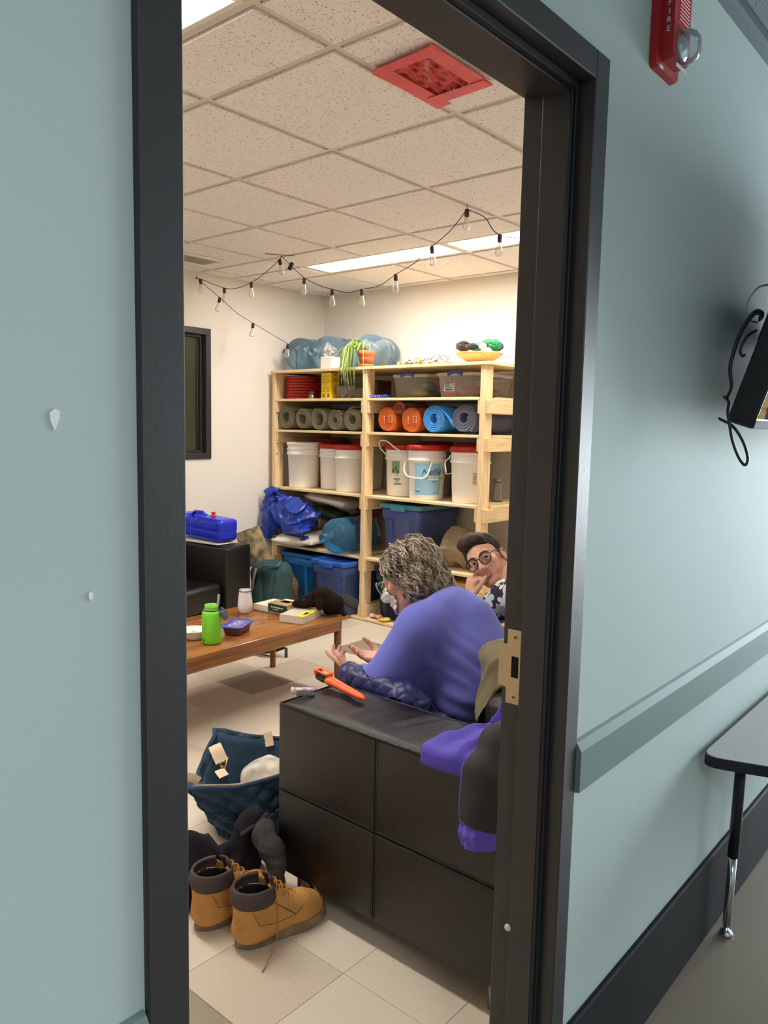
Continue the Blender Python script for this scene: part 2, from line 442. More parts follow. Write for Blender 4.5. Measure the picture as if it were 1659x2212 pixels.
lamp_cells = {}
for xi in (10, 4):             # panel columns
    for yj in (2, 4): lamp_cells[(xi, yj)] = 1; lamp_cells[(xi, yj+1)] = 1
ct = {}
for i in range(len(GX)-1):
    for j in range(len(GY)-1):
        if (i, j) in lamp_cells: continue
        x0, x1, y0, y1 = GX[i], GX[i+1], GY[j], GY[j+1]
        if x1-x0 < 0.03 or y1-y0 < 0.03: continue
        sx, sy = x1-x0-0.036, y1-y0-0.036
        key = (round(sx, 3), round(sy, 3))
        if key not in ct:
            b = MB(); b.box((0, 0, 0.004), (sx, sy, 0.024), b=0.002)
            o = b.build('ceiling_tile', M_ctile, ceil, ((x0+x1)/2, (y0+y1)/2, RZ)); ct[key] = o.data
        else: link('ceiling_tile', ct[key], ceil, ((x0+x1)/2, (y0+y1)/2, RZ))
# fluorescent panels
M_white = mat('white_enamel', srgb(235, 230, 220), 0.4)
M_diff = emission('lit_diffuser', (1.0, 0.945, 0.88), ROOM_LAMP)
names = {(10, 4): 'lit ceiling panel ending near the far corner, behind the string lights', (10, 2): 'lit ceiling panel running off behind the right door jamb',
         (4, 2): 'lit ceiling panel at the top left, next to the door head', (4, 4): 'lit ceiling panel hidden above the left door jamb'}
for (xi, yj), lab in names.items():
    x0, x1, y0, y1 = GX[xi], GX[xi+1], GY[yj], GY[yj+2]
    t = thing('ceiling_light', lab, 'ceiling light', ((x0+x1)/2, (y0+y1)/2, RZ), group='fluorescent ceiling panels')
    sx, sy = x1-x0-0.026, y1-y0-0.026
    b = MB(); fw = 0.022
    for c, s in (((-sx/2+fw/2, 0), (fw, sy)), ((sx/2-fw/2, 0), (fw, sy)), ((0, -sy/2+fw/2), (sx-2*fw, fw)), ((0, sy/2-fw/2), (sx-2*fw, fw))):
        b.box((c[0], c[1], 0.006), (s[0], s[1], 0.018), b=0.002)
    b.build('frame', M_white, t)
    b = MB(); b.box((0, 0, 0.012), (sx-2*fw, sy-2*fw, 0.006)); b.build('diffuser', M_diff, t)
    b = MB(); b.box((0, 0, 0.05), (sx, sy, 0.06)); b.build('housing', M_white, t)
# walls of the room
def wallbox(name, lo, hi, m_):
    b = MB(); b.box([(lo[i]+hi[i])/2 for i in range(3)], [hi[i]-lo[i] for i in range(3)]); return structure(b.build(name, m_))
wallbox('wall_back', (RX1, RY0-0.13, -0.05), (RX1+0.1, RY1+0.1, 2.75), M_cream)
wallbox('wall_right', (RX0-0.1, RY0, -0.05), (RX0, RY1+0.1, 2.75), M_cream)
# far wall with a window opening  X 2.35..3.648, z 1.163..2.127
WX0, WX1, WZ0, WZ1 = 2.36, 3.648, 1.163, 2.127
b = MB()
for lo, hi in (((RX0-0.1, -0.05), (WX0, 2.75)), ((WX1, -0.05), (RX1+0.1, 2.75)), ((WX0, -0.05), (WX1, WZ0)), ((WX0, WZ1), (WX1, 2.75))):
    b.box(((lo[0]+hi[0])/2, RY1+0.06, (lo[1]+hi[1])/2), (hi[0]-lo[0], 0.12, hi[1]-lo[1]))
structure(b.build('wall_left', M_cream))
# hall wall with the doorway: teal outside, cream inside
DX0, DX1, DZ = 0.43, 1.314, 2.056
for nm, y0, y1, mm in (('wall_hall', HY, 0.716, M_teal), ('wall_front', 0.716, RY0, M_cream)):
    b = MB()
    for lo, hi in (((-3.2, -0.05), (DX0, 2.75)), ((DX1, -0.05), (7.4, 2.75)), ((DX0, DZ), (DX1, 2.75))):
        b.box(((lo[0]+hi[0])/2, (y0+y1)/2, (lo[1]+hi[1])/2), (hi[0]-lo[0], y1-y0, hi[1]-lo[1]))
    structure(b.build(nm, mm))
# chipped paint spots on the hall wall
M_chip = mat('bare_plaster', srgb(224, 226, 222), 0.8)
wh = bpy.data.objects['wall_hall']
for (cx, cz, pts) in ((0.3265, 1.438, [(-.5, .6), (.1, 1.), (.6, .7), (.5, 0), (0, -1.2), (-.4, -.3)]), (0.356, 1.279, [(-.2, .4), (.2, .5), (.3, -.2), (0, -.5), (-.2, -.2)])):
    b = MB(); b.prism([(p[0]*0.0085, p[1]*0.0085) for p in pts], 0, 0.0012, M=basis((cx, HY, cz), (1, 0, 0), (0, -1, 0)))
    b.build('paint_chip', M_chip, wh)
# door frame
df = structure(link('door_1', None)); df.location = (0.872, 0.716, 0)
def dpart(name, boxes, mm, bev=0.002, seg=1):
    b = MB()
    for lo, hi in boxes: b.box([(lo[i]+hi[i])/2-(0.872, 0.716, 0)[i] for i in range(3)], [hi[i]-lo[i] for i in range(3)], b=bev, seg=seg)
    return b.build(name, mm, df)
IX0, IX1, IZ = 0.456, 1.288, 2.032     # clear opening
FY0, FY1 = 0.645, 0.786
dpart('jamb', [((0.406, FY0, 0), (IX0, FY1, 2.079))], M_blackfr)
dpart('jamb', [((IX1, FY0, 0), (1.338, FY1, 2.079))], M_blackfr)
dpart('head', [((IX0, FY0, IZ), (IX1, FY1, 2.079))], M_blackfr)
dpart('stop', [((IX0, 0.686, 0), (IX0+0.016, 0.739, IZ))], M_blackfr)
dpart('stop', [((IX1-0.016, 0.686, 0), (IX1, 0.739, IZ))], M_blackfr)
dpart('stop', [((IX0+0.016, 0.686, IZ-0.016), (IX1-0.016, 0.739, IZ))], M_blackfr)
dpart('gasket', [((IX1-0.013, 0.674, 0), (IX1-0.0005, 0.6855, IZ-0.003)), ((IX1-0.0175, 0.679, 0), (IX1-0.0125, 0.6855, IZ-0.01))], M_gasket, 0.001)
dpart('gasket', [((IX0+0.0005, 0.674, 0), (IX0+0.013, 0.6855, IZ-0.003))], M_gasket, 0.001)
dpart('gasket', [((IX0+0.014, 0.674, IZ-0.013), (IX1-0.014, 0.6855, IZ-0.0005))], M_gasket, 0.001)
# strike plate on the room-side rabbet of the right jamb
M_steel = mat('brushed_steel', srgb(186, 168, 140), 0.38, metal=0.85, bump=0.03, bscale=300)
SZ0, SZ1 = 0.905, 1.052
zc = (SZ0+SZ1)/2
b = MB()
ys = 0.742
poly = [(ys, SZ0), (ys+0.033, SZ0), (ys+0.033, SZ0+0.03), (ys+0.05, SZ0+0.033), (ys+0.05, SZ1-0.033), (ys+0.033, SZ1-0.03), (ys+0.033, SZ1), (ys, SZ1)]
lo, hi = (ys+0.007, zc-0.021), (ys+0.023, zc+0.021)
Mx = Matrix(((0, 0, -1, 0), (1, 0, 0, 0), (0, 1, 0, 0), (0, 0, 0, 1)))
o_ = (0.872, 0.716, 0)
def yz(p): return (p[0]-o_[1], p[1])
for q in ([poly[0], poly[1], (ys+0.033, lo[1]), (ys, lo[1])], [(ys, hi[1]), (ys+0.033, hi[1]), poly[6], poly[7]],
          [(ys, lo[1]), (lo[0], lo[1]), (lo[0], hi[1]), (ys, hi[1])], [(hi[0], lo[1]), (ys+0.033, lo[1]), (ys+0.033, hi[1]), (hi[0], hi[1])]):
    b.prism([yz(p) for p in q], 0, 0.0022, M=Matrix.Translation((IX1-o_[0], 0, 0)) @ Mx)
b.prism([yz(p) for p in [(ys+0.033, SZ0+0.03), (ys+0.0515, SZ0+0.034), (ys+0.0515, SZ1-0.034), (ys+0.033, SZ1-0.03)]], 0, 0.0022, M=Matrix.Translation((IX1-o_[0], 0, 0)) @ Mx)
sp = b.build('strike_plate', M_steel, df); sp['label'] = 'brushed steel strike plate'
M_dkhole = mat('dark_hole', srgb(8, 9, 10), 0.9)
b = MB(); b.box((IX1-o_[0]-0.0006, (lo[0]+hi[0])/2-o_[1], zc), (0.001, hi[0]-lo[0], hi[1]-lo[1])); b.build('latch_hole', M_dkhole, sp)
for zz in (SZ0+0.014, SZ1-0.014):
    b = MB(); b.lathe([(0.0001, 0.0032), (0.003, 0.0034), (0.0055, 0.0026), (0.0058, 0.002)], 14, M=basis((IX1-o_[0], ys+0.016-o_[1], zz), (0, 1, 0), (-1, 0, 0)))
    sc = b.build('screw', M_steel, sp)
    b = MB(); b.box((IX1-o_[0]-0.0037, ys+0.016-o_[1], zz), (0.001, 0.005, 0.0012)); b.box((IX1-o_[0]-0.0037, ys+0.016-o_[1], zz), (0.001, 0.0012, 0.005))
    b.V = b.V; q = b.build('screw_slot', M_dkhole, sp)
# rubber bumper low on the jamb
b = MB(); b.lathe([(0.007, 0), (0.0065, 0.004), (0.004, 0.006), (0.0001, 0.0065)], 12, M=basis((IX1-0.016-o_[0]+0.001, 0.741-o_[1], 0.455), (0, 1, 0), (-1, 0, 0)))
b.build('bumper', mat('grey_rubber', srgb(196, 190, 180), 0.6), df)
# wall rail and baseboard along the hall
def rail(name, x0, x1):
    prof = [(0, 0.741), (-0.016, 0.745), (-0.016, 0.826), (-0.006, 0.842), (0, 0.846)]
    b = MB(); V = [(x, HY+p[0], p[1]) for x in (x0, x1) for p in prof]; n = len(prof)
    F = [tuple(range(n-1, -1, -1)), tuple(range(n, 2*n))]+[(i, (i+1) % n, n+(i+1) % n, n+i) for i in range(n)]
    b.add([V[i] for i in range(2*n)], F); return structure(b.build(name, M_rail))
rail('trim_1', -3.2, 0.404); rail('trim_2', 1.340, 7.2)
for nm, x0, x1 in (('baseboard_hall', 1.340, 7.2), ('baseboard_hall_near', -3.2, 0.404)):
    b = MB(); b.box(((x0+x1)/2, HY-0.007, 0.121), (x1-x0, 0.014, 0.242), b=0.004); structure(b.build(nm, M_blackbase))
# hall: floor, ceiling, opposite wall
M_hfloor = speckled('hall_floor', srgb(132, 120, 106), srgb(116, 106, 98), srgb(166, 160, 150), 90, 0.0, 0.36, lamount=0.0)
wallbox('floor_hall', (-3.2, -2.4, -0.05), (7.4, 0.672, -0.0005), M_hfloor)
M_hceil = mat('hall_ceiling_tile', srgb(128, 146, 150), 0.9, bump=0.2, bscale=200)
wallbox('ceiling_hall', (-3.2, -2.4, 2.404), (7.4, HY, 2.47), mat('hall_ceiling_grid', srgb(96, 110, 114), 0.8))
hc = bpy.data.objects['ceiling_hall']
ctm = None
for i in range(17):
    for j in range(5):
        if ctm is None:
            b = MB(); b.box((0, 0, 0), (0.586, 0.586, 0.008), b=0.002); ctm = b.build('ceiling_tile', M_hceil, hc, (-2.87+i*0.61, 0.32-j*0.61, 2.4045)).data
        else: link('ceiling_tile', ctm, hc, (-2.87+i*0.61, 0.32-j*0.61, 2.4045))
b = MB(); b.box((2.0, HY-0.012, 2.395), (10.3, 0.024, 0.018)); structure(b.build('trim_3', mat('hall_ceiling_angle', srgb(112, 128, 130), 0.6)))
wallbox('wall_opposite', (-3.2, -2.5, -0.05), (7.4, -2.4, 2.47), M_teal)
wallbox('wall_hall_end', (-3.3, -2.5, -0.05), (-3.2, 0.8, 2.47), M_teal)
# baseboard in the room
b = MB(); b.box((RX1-0.006, (RY0+RY1)/2, 0.05), (0.012, RY1-RY0, 0.10), b=0.003); structure(b.build('baseboard_back', M_blackbase))
b = MB(); b.box(((RX0+RX1)/2, RY1-0.006, 0.05), (RX1-RX0, 0.012, 0.10), b=0.003); structure(b.build('baseboard_left', M_blackbase))
# window in the far wall: black steel frame, wired glass, blind beyond
win = structure(link('window_1', None)); win.location = (WX1, RY1, WZ0)
def wpart(name, lo, hi, mm, bev=0.002, par=None):
    b = MB(); b.box([(lo[i]+hi[i])/2-(WX1, RY1, WZ0)[i] for i in range(3)], [hi[i]-lo[i] for i in range(3)], b=bev); return b.build(name, mm, par or win)
fw = 0.045; y0, y1 = RY1-0.014, RY1+0.125
wpart('frame_rail', (WX0, y0, WZ1-fw), (WX1, y1, WZ1), M_blackfr); wpart('frame_rail', (WX0, y0, WZ0), (WX1, y1, WZ0+fw), M_blackfr)
wpart('frame_stile', (WX1-fw, y0, WZ0+fw), (WX1, y1, WZ1-fw), M_blackfr); wpart('frame_stile', (WX0, y0, WZ0+fw), (WX0+fw, y1, WZ1-fw), M_blackfr)
for lo, hi in (((WX1-fw-0.02, RY1+0.03, WZ0+fw), (WX1-fw, RY1+0.075, WZ1-fw)), ((WX0+fw, RY1+0.03, WZ0+fw), (WX0+fw+0.02, RY1+0.075, WZ1-fw)),
               ((WX0+fw+0.02, RY1+0.03, WZ1-fw-0.02), (WX1-fw-0.02, RY1+0.075, WZ1-fw)), ((WX0+fw+0.02, RY1+0.03, WZ0+fw), (WX1-fw-0.02, RY1+0.075, WZ0+fw+0.02))):
    wpart('glazing_bead', lo, hi, M_blackfr)
wpart('pane', (WX0+fw, RY1+0.048, WZ0+fw), (WX1-fw, RY1+0.054, WZ1-fw), clear('wired_glass', (0.80, 0.84, 0.80), 0.02, 0.03, body=(0.1, 0.1, 0.1)), 0)
b = MB(); wx = WX1-fw-0.02
M_wire = mat('glass_wire', srgb(150, 145, 130), 0.5, metal=0.3)
x = wx-0.0127
while x > WX0+0.08: b.box((x-WX1, 0.051, (WZ1-WZ0)/2), (0.0012, 0.0012, WZ1-WZ0-2*fw-0.04)); x -= 0.0127
z = WZ0+fw+0.03
while z < WZ1-fw-0.02: b.box(((WX0+wx)/2-WX1, 0.051, z-WZ0), (wx-WX0-0.08, 0.0012, 0.0012)); z += 0.0127
wm = b.build('wire_mesh', M_wire, win); wm['kind'] = 'stuff'
# the room beyond: blind and dark space
wallbox('wall_beyond', (WX0-0.6, RY1+1.6, 0.6), (WX1+1.8, RY1+1.66, 2.7), mat('tan_far_wall', srgb(176, 160, 118), 0.8, emit=srgb(176, 160, 118), estr=0.0))
wallbox('ceiling_beyond', (WX0-0.6, RY1+0.12, 2.7), (WX1+1.8, RY1+1.66, 2.74), M_cream)
wallbox('wall_beyond_side', (WX1+1.8, RY1+0.12, 0.6), (WX1+1.86, RY1+1.66, 2.7), mat('dark_far_wall', srgb(70, 66, 56), 0.8))
area('room_beyond_lamp', (3.2, RY1+0.9, 2.66), (0, 0, 0), 0.5, 0.5, 14, (1.0, 0.88, 0.66))
# ================================================================== SHELVING UNIT
M_pine = woodmat('pine_upright', srgb(228, 196, 146), srgb(244, 218, 172), 7, 0.6, 'Z', knots=0.09)
M_pinex = woodmat('pine_rung', srgb(220, 186, 136), srgb(240, 212, 166), 7, 0.6, 'X', knots=0.07)
M_ply = woodmat('plywood', srgb(232, 202, 150), srgb(244, 220, 174), 5, 0.6, 'Y')
SX0, SX1 = 4.22, 4.835
SH = [(1.838, 1.858), (1.617, 1.635), (1.374, 1.392), (0.914, 0.932), (0.455, 0.473), (0.004, 0.022)]
POSTS = [(4.770, 4.808), (3.790, 3.830), (2.778, 2.818)]
shelf = thing('shelving_unit', 'pale pine and plywood storage shelving along the back wall', 'shelf', (SX0, 2.74, 0))
def sh(lo, hi, name, mm, bev=0.0015):
    b = MB(); b.box([(lo[i]+hi[i])/2-(SX0, 2.74, 0)[i] for i in range(3)], [hi[i]-lo[i] for i in range(3)], b=bev); return b.build(name, mm, shelf)
for k, (z0, z1) in enumerate(SH):
    if k == 0: sh((SX0-0.012, 2.742, z0), (SX1, 4.815, z1), 'top_board', M_ply)
    elif k == 5: sh((SX0-0.006, 2.742, z0), (SX1, 4.845, z1), 'bottom_board', M_ply)
    else:
        sh((SX0+0.004, 3.834, z0), (SX1, 4.766, z1), 'shelf_board', M_ply)
        sh((SX0+0.004, 2.822, z0), (SX1, 3.786, z1), 'shelf_board', M_ply)
        sh((SX0+0.095, 2.742, z0), (SX1-0.09, 2.774, z1), 'shelf_end_strip', M_ply)
for (y0, y1) in POSTS:
    for x0 in (SX0, SX1-0.09):
        sh((x0, y0, 0.022), (x0+0.089, y1, SH[0][0]), 'post', M_pine, 0.003)
    for (z0, z1) in SH[1:5]:
        if y0 < 4.5: sh((SX0+0.006, y1+0.0005, z0-0.088), (SX1-0.004, y1+0.019, z0-0.0005), 'rung', M_pinex, 0.002)
        if y0 > 3.5: sh((SX0+0.006, y0-0.019, z0-0.088), (SX1-0.004, y0-0.0005, z0-0.0005), 'rung', M_pinex, 0.002)
        else: sh((SX0+0.006, y0-0.036, z0-0.088), (SX1-0.004, y0-0.0005, z0-0.0005), 'rung', M_pinex, 0.002)
    if y0 < 4.5: sh((SX0+0.006, y1+0.0005, 0.023), (SX1-0.004, y1+0.019, 0.112), 'rung', M_pinex, 0.002)
    sh((SX0+0.006, y0-0.019, 0.023), (SX1-0.004, y0-0.0005, 0.112), 'rung', M_pinex, 0.002)

# ================================================================== SOFAS
M_leather = mat('black_leather', srgb(15, 12, 11), 0.31, bump=0.22, bscale=420, btype='voronoi', spec=0.5, var=0.08, vscale=4)
M_thread = mat('dark_thread', srgb(24, 20, 18), 0.5)
M_chrome = mat('satin_chrome', srgb(150, 142, 130), 0.28, metal=1.0)
AW, SD, AZ0, AZ1 = 0.255, 0.84, 0.082, 0.615
def sofa(name, label, loc, rotz, seats, cushion_h=0.40, SD=0.84, AZ1=0.615):
    """local x along the seats, local y towards the sitter's front, origin at the back corner on the floor"""
    t = thing(name, label, 'sofa', loc, rotz, 'black leather sofas')
    L = seats*0.62+2*AW
    def puff(nm, lo, hi, r=0.018, mm=M_leather, seg=3, par=None):
        b = MB(); b.box([(lo[i]+hi[i])/2 for i in range(3)], [hi[i]-lo[i] for i in range(3)], b=r, seg=seg); o = b.build(nm, mm, par or t); return o
    for x0, out in ((0, -1), (L-AW, 1)):
        arm = puff('arm', (x0+0.006, 0.006, AZ0+0.004), (x0+AW-0.006, SD-0.006, AZ1-0.012), 0.015)
        xs = x0 if out < 0 else x0+AW-0.014
        g = 0.0006
        for (ya, yb) in ((0.002, 0.455-g), (0.455+g, SD-0.002)):
            for (za, zb) in ((AZ0, 0.336-g), (0.336+g, AZ1-0.014)):
                puff('side_panel', (xs, ya, za), (xs+0.014, yb, zb), 0.0045, par=arm)
        xi = x0+AW-0.012 if out < 0 else x0
        puff('inner_panel', (xi, 0.002, AZ0), (xi+0.012, SD-0.002, AZ1-0.014), 0.004, par=arm)
        puff('front_panel', (x0+0.002, SD-0.012, AZ0), (x0+AW-0.002, SD+0.002, AZ1-0.014), 0.004, par=arm)
        # padded top with a soft crown
        V, F = sheet(lambda u, v: np.stack([x0+0.001+u*(AW-0.002), 0.001+v*(SD-0.002), AZ1-0.013+0.016*(1-np.abs(2*u-1)**6)*(1-np.abs(2*v-1)**14)+0.0022*np.sin(v*70+3*np.sin(v*9+u*4))*np.sin(u*PI)**2], 1), 18, 90, 0.010)
        link('arm_top', mesh_from('arm_top', V, F, M_leather, True), arm)
        # stitched welts along the top edge and the cross seam
        b = MB()
        ring = [(x0+0.003, 0.004, AZ1-0.011), (x0+AW-0.003, 0.004, AZ1-0.011), (x0+AW-0.003, SD-0.004, AZ1-0.011), (x0+0.003, SD-0.004, AZ1-0.011)]
        b.tube(ring, 0.0042, 8, closed=True); b.build('piping', M_leather, arm)
        xx = xs-0.0002 if out < 0 else xs+0.0142
        b = MB()
        for o in (-0.007, 0.007):
            b.tube([(xx, 0.455+o, AZ0+0.01), (xx, 0.455+o, AZ1-0.02)], 0.0009, 5); b.tube([(xx, 0.008, 0.336+o), (xx, SD-0.008, 0.336+o)], 0.0009, 5)
        b.build('stitching', M_thread, arm)
    puff('base', (AW, 0.05, AZ0+0.01), (L-AW, SD-0.03, 0.225), 0.02)
    puff('back', (AW+0.001, 0.0, AZ0+0.02), (L-AW-0.001, 0.20, 0.66), 0.05, seg=4)
    for k in range(seats):
        xa = AW+k*0.62
        puff('seat_cushion', (xa+0.003, 0.17, 0.226), (xa+0.617, SD-0.015, cushion_h), 0.045, seg=5)
        puff('back_cushion', (xa+0.004, 0.12, cushion_h+0.002), (xa+0.616, 0.30, 0.70), 0.05, seg=4)
    for x in (0.045, L-0.045):
        for y in (0.075, SD-0.075):
            b = MB(); b.lathe([(0.024, 0.0), (0.025, 0.004), (0.025, AZ0+0.004)], 18); lg = b.build('leg', M_chrome, t, (x, y, 0)); lg['label'] = 'round chrome leg'
    return t
sofa('sofa', 'black leather sofa in the foreground with its arm end towards the doorway', (1.527, 0.862, 0), 0.0, 2)
s2 = sofa('sofa', 'black leather sofa against the far wall, cut off by the left door jamb', (3.222, 4.828, 0), PI+0.2269, 2, SD=0.765, AZ1=0.630)

# ================================================================== COFFEE TABLE
M_tabtop = woodmat('worn_table_top', srgb(128, 80, 38), srgb(168, 110, 56), 4, 0.2, 'X')
M_tableg = woodmat('table_leg_wood', srgb(104, 64, 30), srgb(136, 86, 42), 5, 0.4, 'Z')
M_inlay = mat('pale_inlay_line', srgb(176, 128, 72), 0.4)
ct_ = thing('coffee_table', 'low brown wooden coffee table crowded with bottles, books and a plush toy', 'table', (3.085, 2.867, 0), math.radians(2.4))
TL, TD, TZ = 1.22, 0.60, 0.40
def tp(name, lo, hi, mm, bev=0.003, seg=1, par=None):
    b = MB(); b.box([(lo[i]+hi[i])/2 for i in range(3)], [hi[i]-lo[i] for i in range(3)], b=bev, seg=seg); return b.build(name, mm, par or ct_)
top = tp('table_top', (-TL, 0, TZ-0.022), (0, TD, TZ), M_tabtop, 0.005, 2)
for lo, hi in (((-TL+0.05, 0.02, TZ-0.082), (-0.05, 0.04, TZ-0.0225)), ((-TL+0.05, TD-0.04, TZ-0.082), (-0.05, TD-0.02, TZ-0.0225)),
               ((-0.04, 0.05, TZ-0.082), (-0.02, TD-0.05, TZ-0.0225)), ((-TL+0.02, 0.05, TZ-0.082), (-TL+0.04, TD-0.05, TZ-0.0225))):
    tp('apron', lo, hi, M_tabtop, 0.003)
for x in (-0.045, -TL+0.045):
    for y in (0.045, TD-0.045):
        b = MB(); b.lathe([(0.016, 0.0), (0.0165, 0.01), (0.021, TZ-0.023)], 16); b.build('leg', M_tableg, ct_, (x, y, 0))
b = MB()
for lo, hi in (((-TL+0.09, 0.085, TZ), (-0.09, 0.087, TZ+0.0004)), ((-TL+0.09, TD-0.087, TZ), (-0.09, TD-0.085, TZ+0.0004)), ((-0.091, 0.085, TZ), (-0.089, TD-0.085, TZ+0.0004)), ((-TL/2-0.012, 0.085, TZ), (-TL/2-0.010, TD-0.085, TZ+0.0004)), ((-0.46, 0.085, TZ), (-0.458, TD-0.085, TZ+0.0004))):
    b.box([(lo[i]+hi[i])/2 for i in range(3)], [hi[i]-lo[i] for i in range(3)])
ring = [(-0.33+0.115*math.cos(a), 0.31+0.115*math.sin(a), TZ) for a in [2*PI*k/48 for k in range(48)]]
b.tube(ring, 0.0007, 4, closed=True)
star = [(-0.33+0.115*math.cos(PI/2+4*PI*k/5), 0.31+0.115*math.sin(PI/2+4*PI*k/5), TZ) for k in range(5)]
b.tube(star, 0.0006, 4, closed=True)
il = b.build('inlay', M_inlay, top); il['label'] = 'thin pale inlaid lines with a star in a circle'
# ================================================================== THINGS ON THE SHELVES
Z0, Z1, Z2, Z3, Z4, Z5 = (s[1]+0.0012 for s in SH)
M_jug = clear('blue_jug_plastic', (0.80, 0.88, 0.92), 0.20, 0.06, body=srgb(150, 180, 200))
M_jug2 = clear('deep_blue_jug_plastic', (0.66, 0.84, 0.93), 0.20, 0.06, body=srgb(96, 156, 196))
def lying(loc, heading):
    """matrix for a lathe whose axis (local z) lies level, pointing along the heading"""
    return basis(loc, (math.sin(heading), -math.cos(heading), 0), (math.cos(heading), math.sin(heading), 0))
JUG = [(0.0001, 0.008), (0.10, 0.006), (0.118, 0.0), (0.131, 0.012), (0.134, 0.03), (0.134, 0.105), (0.129, 0.115), (0.129, 0.125), (0.134, 0.135), (0.134, 0.205), (0.129, 0.215), (0.129, 0.225), (0.134, 0.235), (0.134, 0.315), (0.130, 0.345), (0.118, 0.372), (0.095, 0.395), (0.062, 0.412), (0.038, 0.420), (0.0285, 0.428), (0.0275, 0.465), (0.031, 0.467), (0.031, 0.479), (0.0275, 0.481), (0.0275, 0.488)]
def jug(label, base, heading, m_=M_jug, letters=False):
    t = thing('water_jug', label, 'water jug', base, group='large blue water jugs')
    L = [(r-0.003, z) for r, z in JUG[::-1]][1:-2]
    b = MB(); b.lathe(JUG, 36, M=lying((0, 0, 0.135), heading), cap=False); b.build('body', m_, t)
    b = MB(); b.lathe([(0.0315, 0.455), (0.0315, 0.487), (0.027, 0.488)], 20, M=lying((0, 0, 0.135), heading), cap=False); b.build('neck_ring', m_, t)
    if letters:
        b = MB(); Mw = lying((0, 0, 0.135), heading)
        for k, off in enumerate((0.0, 0.026, 0.052)):             # worn, unreadable rows of print
            for q in range(7 if k < 2 else 5):
                a = 2.30+q*0.095+0.05*k; V, F = bent_band(0.1348, a, a+0.070-0.02*((q+k) % 2), 0.178-off, 0.178-off+0.016-0.004*((q*3+k) % 2), 3, 0.0006); b.add(V, F, M=Mw)
        lt = b.build('lettering', mat('blue_print', srgb(60, 110, 200), 0.5), t); lt['label'] = 'faded blue lettering'
        b = MB(); V, F = bent_band(0.1350, 3.34, 3.62, 0.135, 0.175, 8); b.add(V, F, M=Mw); b.build('drop_emblem', mat('pale_blue_print', srgb(150, 195, 235), 0.5), t)
    return t
jug('blue water jug nearest the corner on top of the shelves, neck outwards', (4.73, 4.690, Z0), PI)
jug('blue water jug lying beside the corner one, behind the white box', (4.75, 4.405, Z0), PI)
jug('blue water jug with blue lettering lying behind the spider plant', (4.790, 4.115, Z0), PI+0.36, letters=True)
jug('blue water jug lying neck outwards beside the blue tarp, on a lower shelf', (4.515, 4.035, Z4), PI, M_jug2)

# white carton with a bag of bits on it
t = thing('carton', 'small white carton under a clear bag, between jugs and spider plant', 'box', (4.275, 4.213, Z0), 0.0)
b = MB(); b.box((0, 0, 0.043), (0.10, 0.11, 0.086), b=0.002); b.build('carton_body', mat('white_card', srgb(232, 226, 214), 0.8), t)
b = MB(); b.box((-0.0505, 0, 0.075), (0.0008, 0.104, 0.0012)); b.build('lid_seam', mat('card_seam', srgb(170, 162, 150), 0.8), t)
t = thing('plastic_bag', 'clear plastic bag of grey and white odds and ends on the white carton', 'bag', (4.28, 4.225, Z0+0.087))
def f(P):
    d = s_ell(P, (0, 0, 0.038), (0.056, 0.060, 0.044)); d = smin(d, s_ell(P, (0.0, 0.02, 0.085), (0.02, 0.018, 0.03)), 0.03)
    return np.maximum(d+waves(P, 8, 90, 0.005, 3), -P[:, 2]+0.001)
sdf_obj('bag_film', f, (-0.07, -0.075, -0.005), (0.07, 0.08, 0.13), 0.004, clear('clear_film', (0.93, 0.93, 0.90), 0.12, 0.12, body=srgb(230, 228, 220)), t)
rs = random.Random(3)
for k in range(7):
    b = MB(); a = rs.uniform(0, 6.3); p = (rs.uniform(-.022, .022), rs.uniform(-.026, .026), 0.016+0.009*k*0.8)
    b.tube([(p[0]-0.016*math.cos(a), p[1]-0.016*math.sin(a), p[2]-0.003), (p[0], p[1], p[2]+0.004), (p[0]+0.016*math.cos(a), p[1]+0.016*math.sin(a), p[2])], 0.0075, 7)
    b.build('bit', mat('bit_%d' % (k % 3), [srgb(225, 220, 210), srgb(60, 60, 62), srgb(170, 165, 158)][k % 3], 0.5), t)

# spider plant in a terracotta pot
M_terra = mat('terracotta', srgb(196, 106, 62), 0.75, var=0.08, vscale=14, bump=0.05, bscale=120)
t = thing('spider_plant', 'spider plant trailing from a terracotta pot over the shelf edge', 'plant', (4.277, 3.852, Z0))
b = MB(); b.lathe([(0.0001, 0.0), (0.050, 0.0), (0.057, 0.006), (0.059, 0.020), (0.055, 0.021), (0.052, 0.010), (0.0001, 0.009)], 28); b.build('saucer', M_terra, t)
b = MB(); b.lathe([(0.0001, 0.011), (0.041, 0.011), (0.051, 0.050), (0.0525, 0.051), (0.0528, 0.058), (0.0515, 0.059), (0.0565, 0.080), (0.0625, 0.081), (0.0655, 0.115), (0.060, 0.116), (0.056, 0.100), (0.0001, 0.100)], 30); b.build('pot', M_terra, t)
b = MB(); b.lathe([(0.0001, 0.104), (0.03, 0.105), (0.0575, 0.102)], 16); b.build('soil', mat('soil', srgb(60, 46, 36), 0.95, bump=0.4, bscale=90), t)
M_leafs = [mat('spider_leaf_%d' % k, c, 0.45, var=0.15, vscale=20) for k, c in enumerate((srgb(150, 180, 74), srgb(178, 200, 104), srgb(116, 156, 58), srgb(214, 216, 150)))]
rs = random.Random(11)
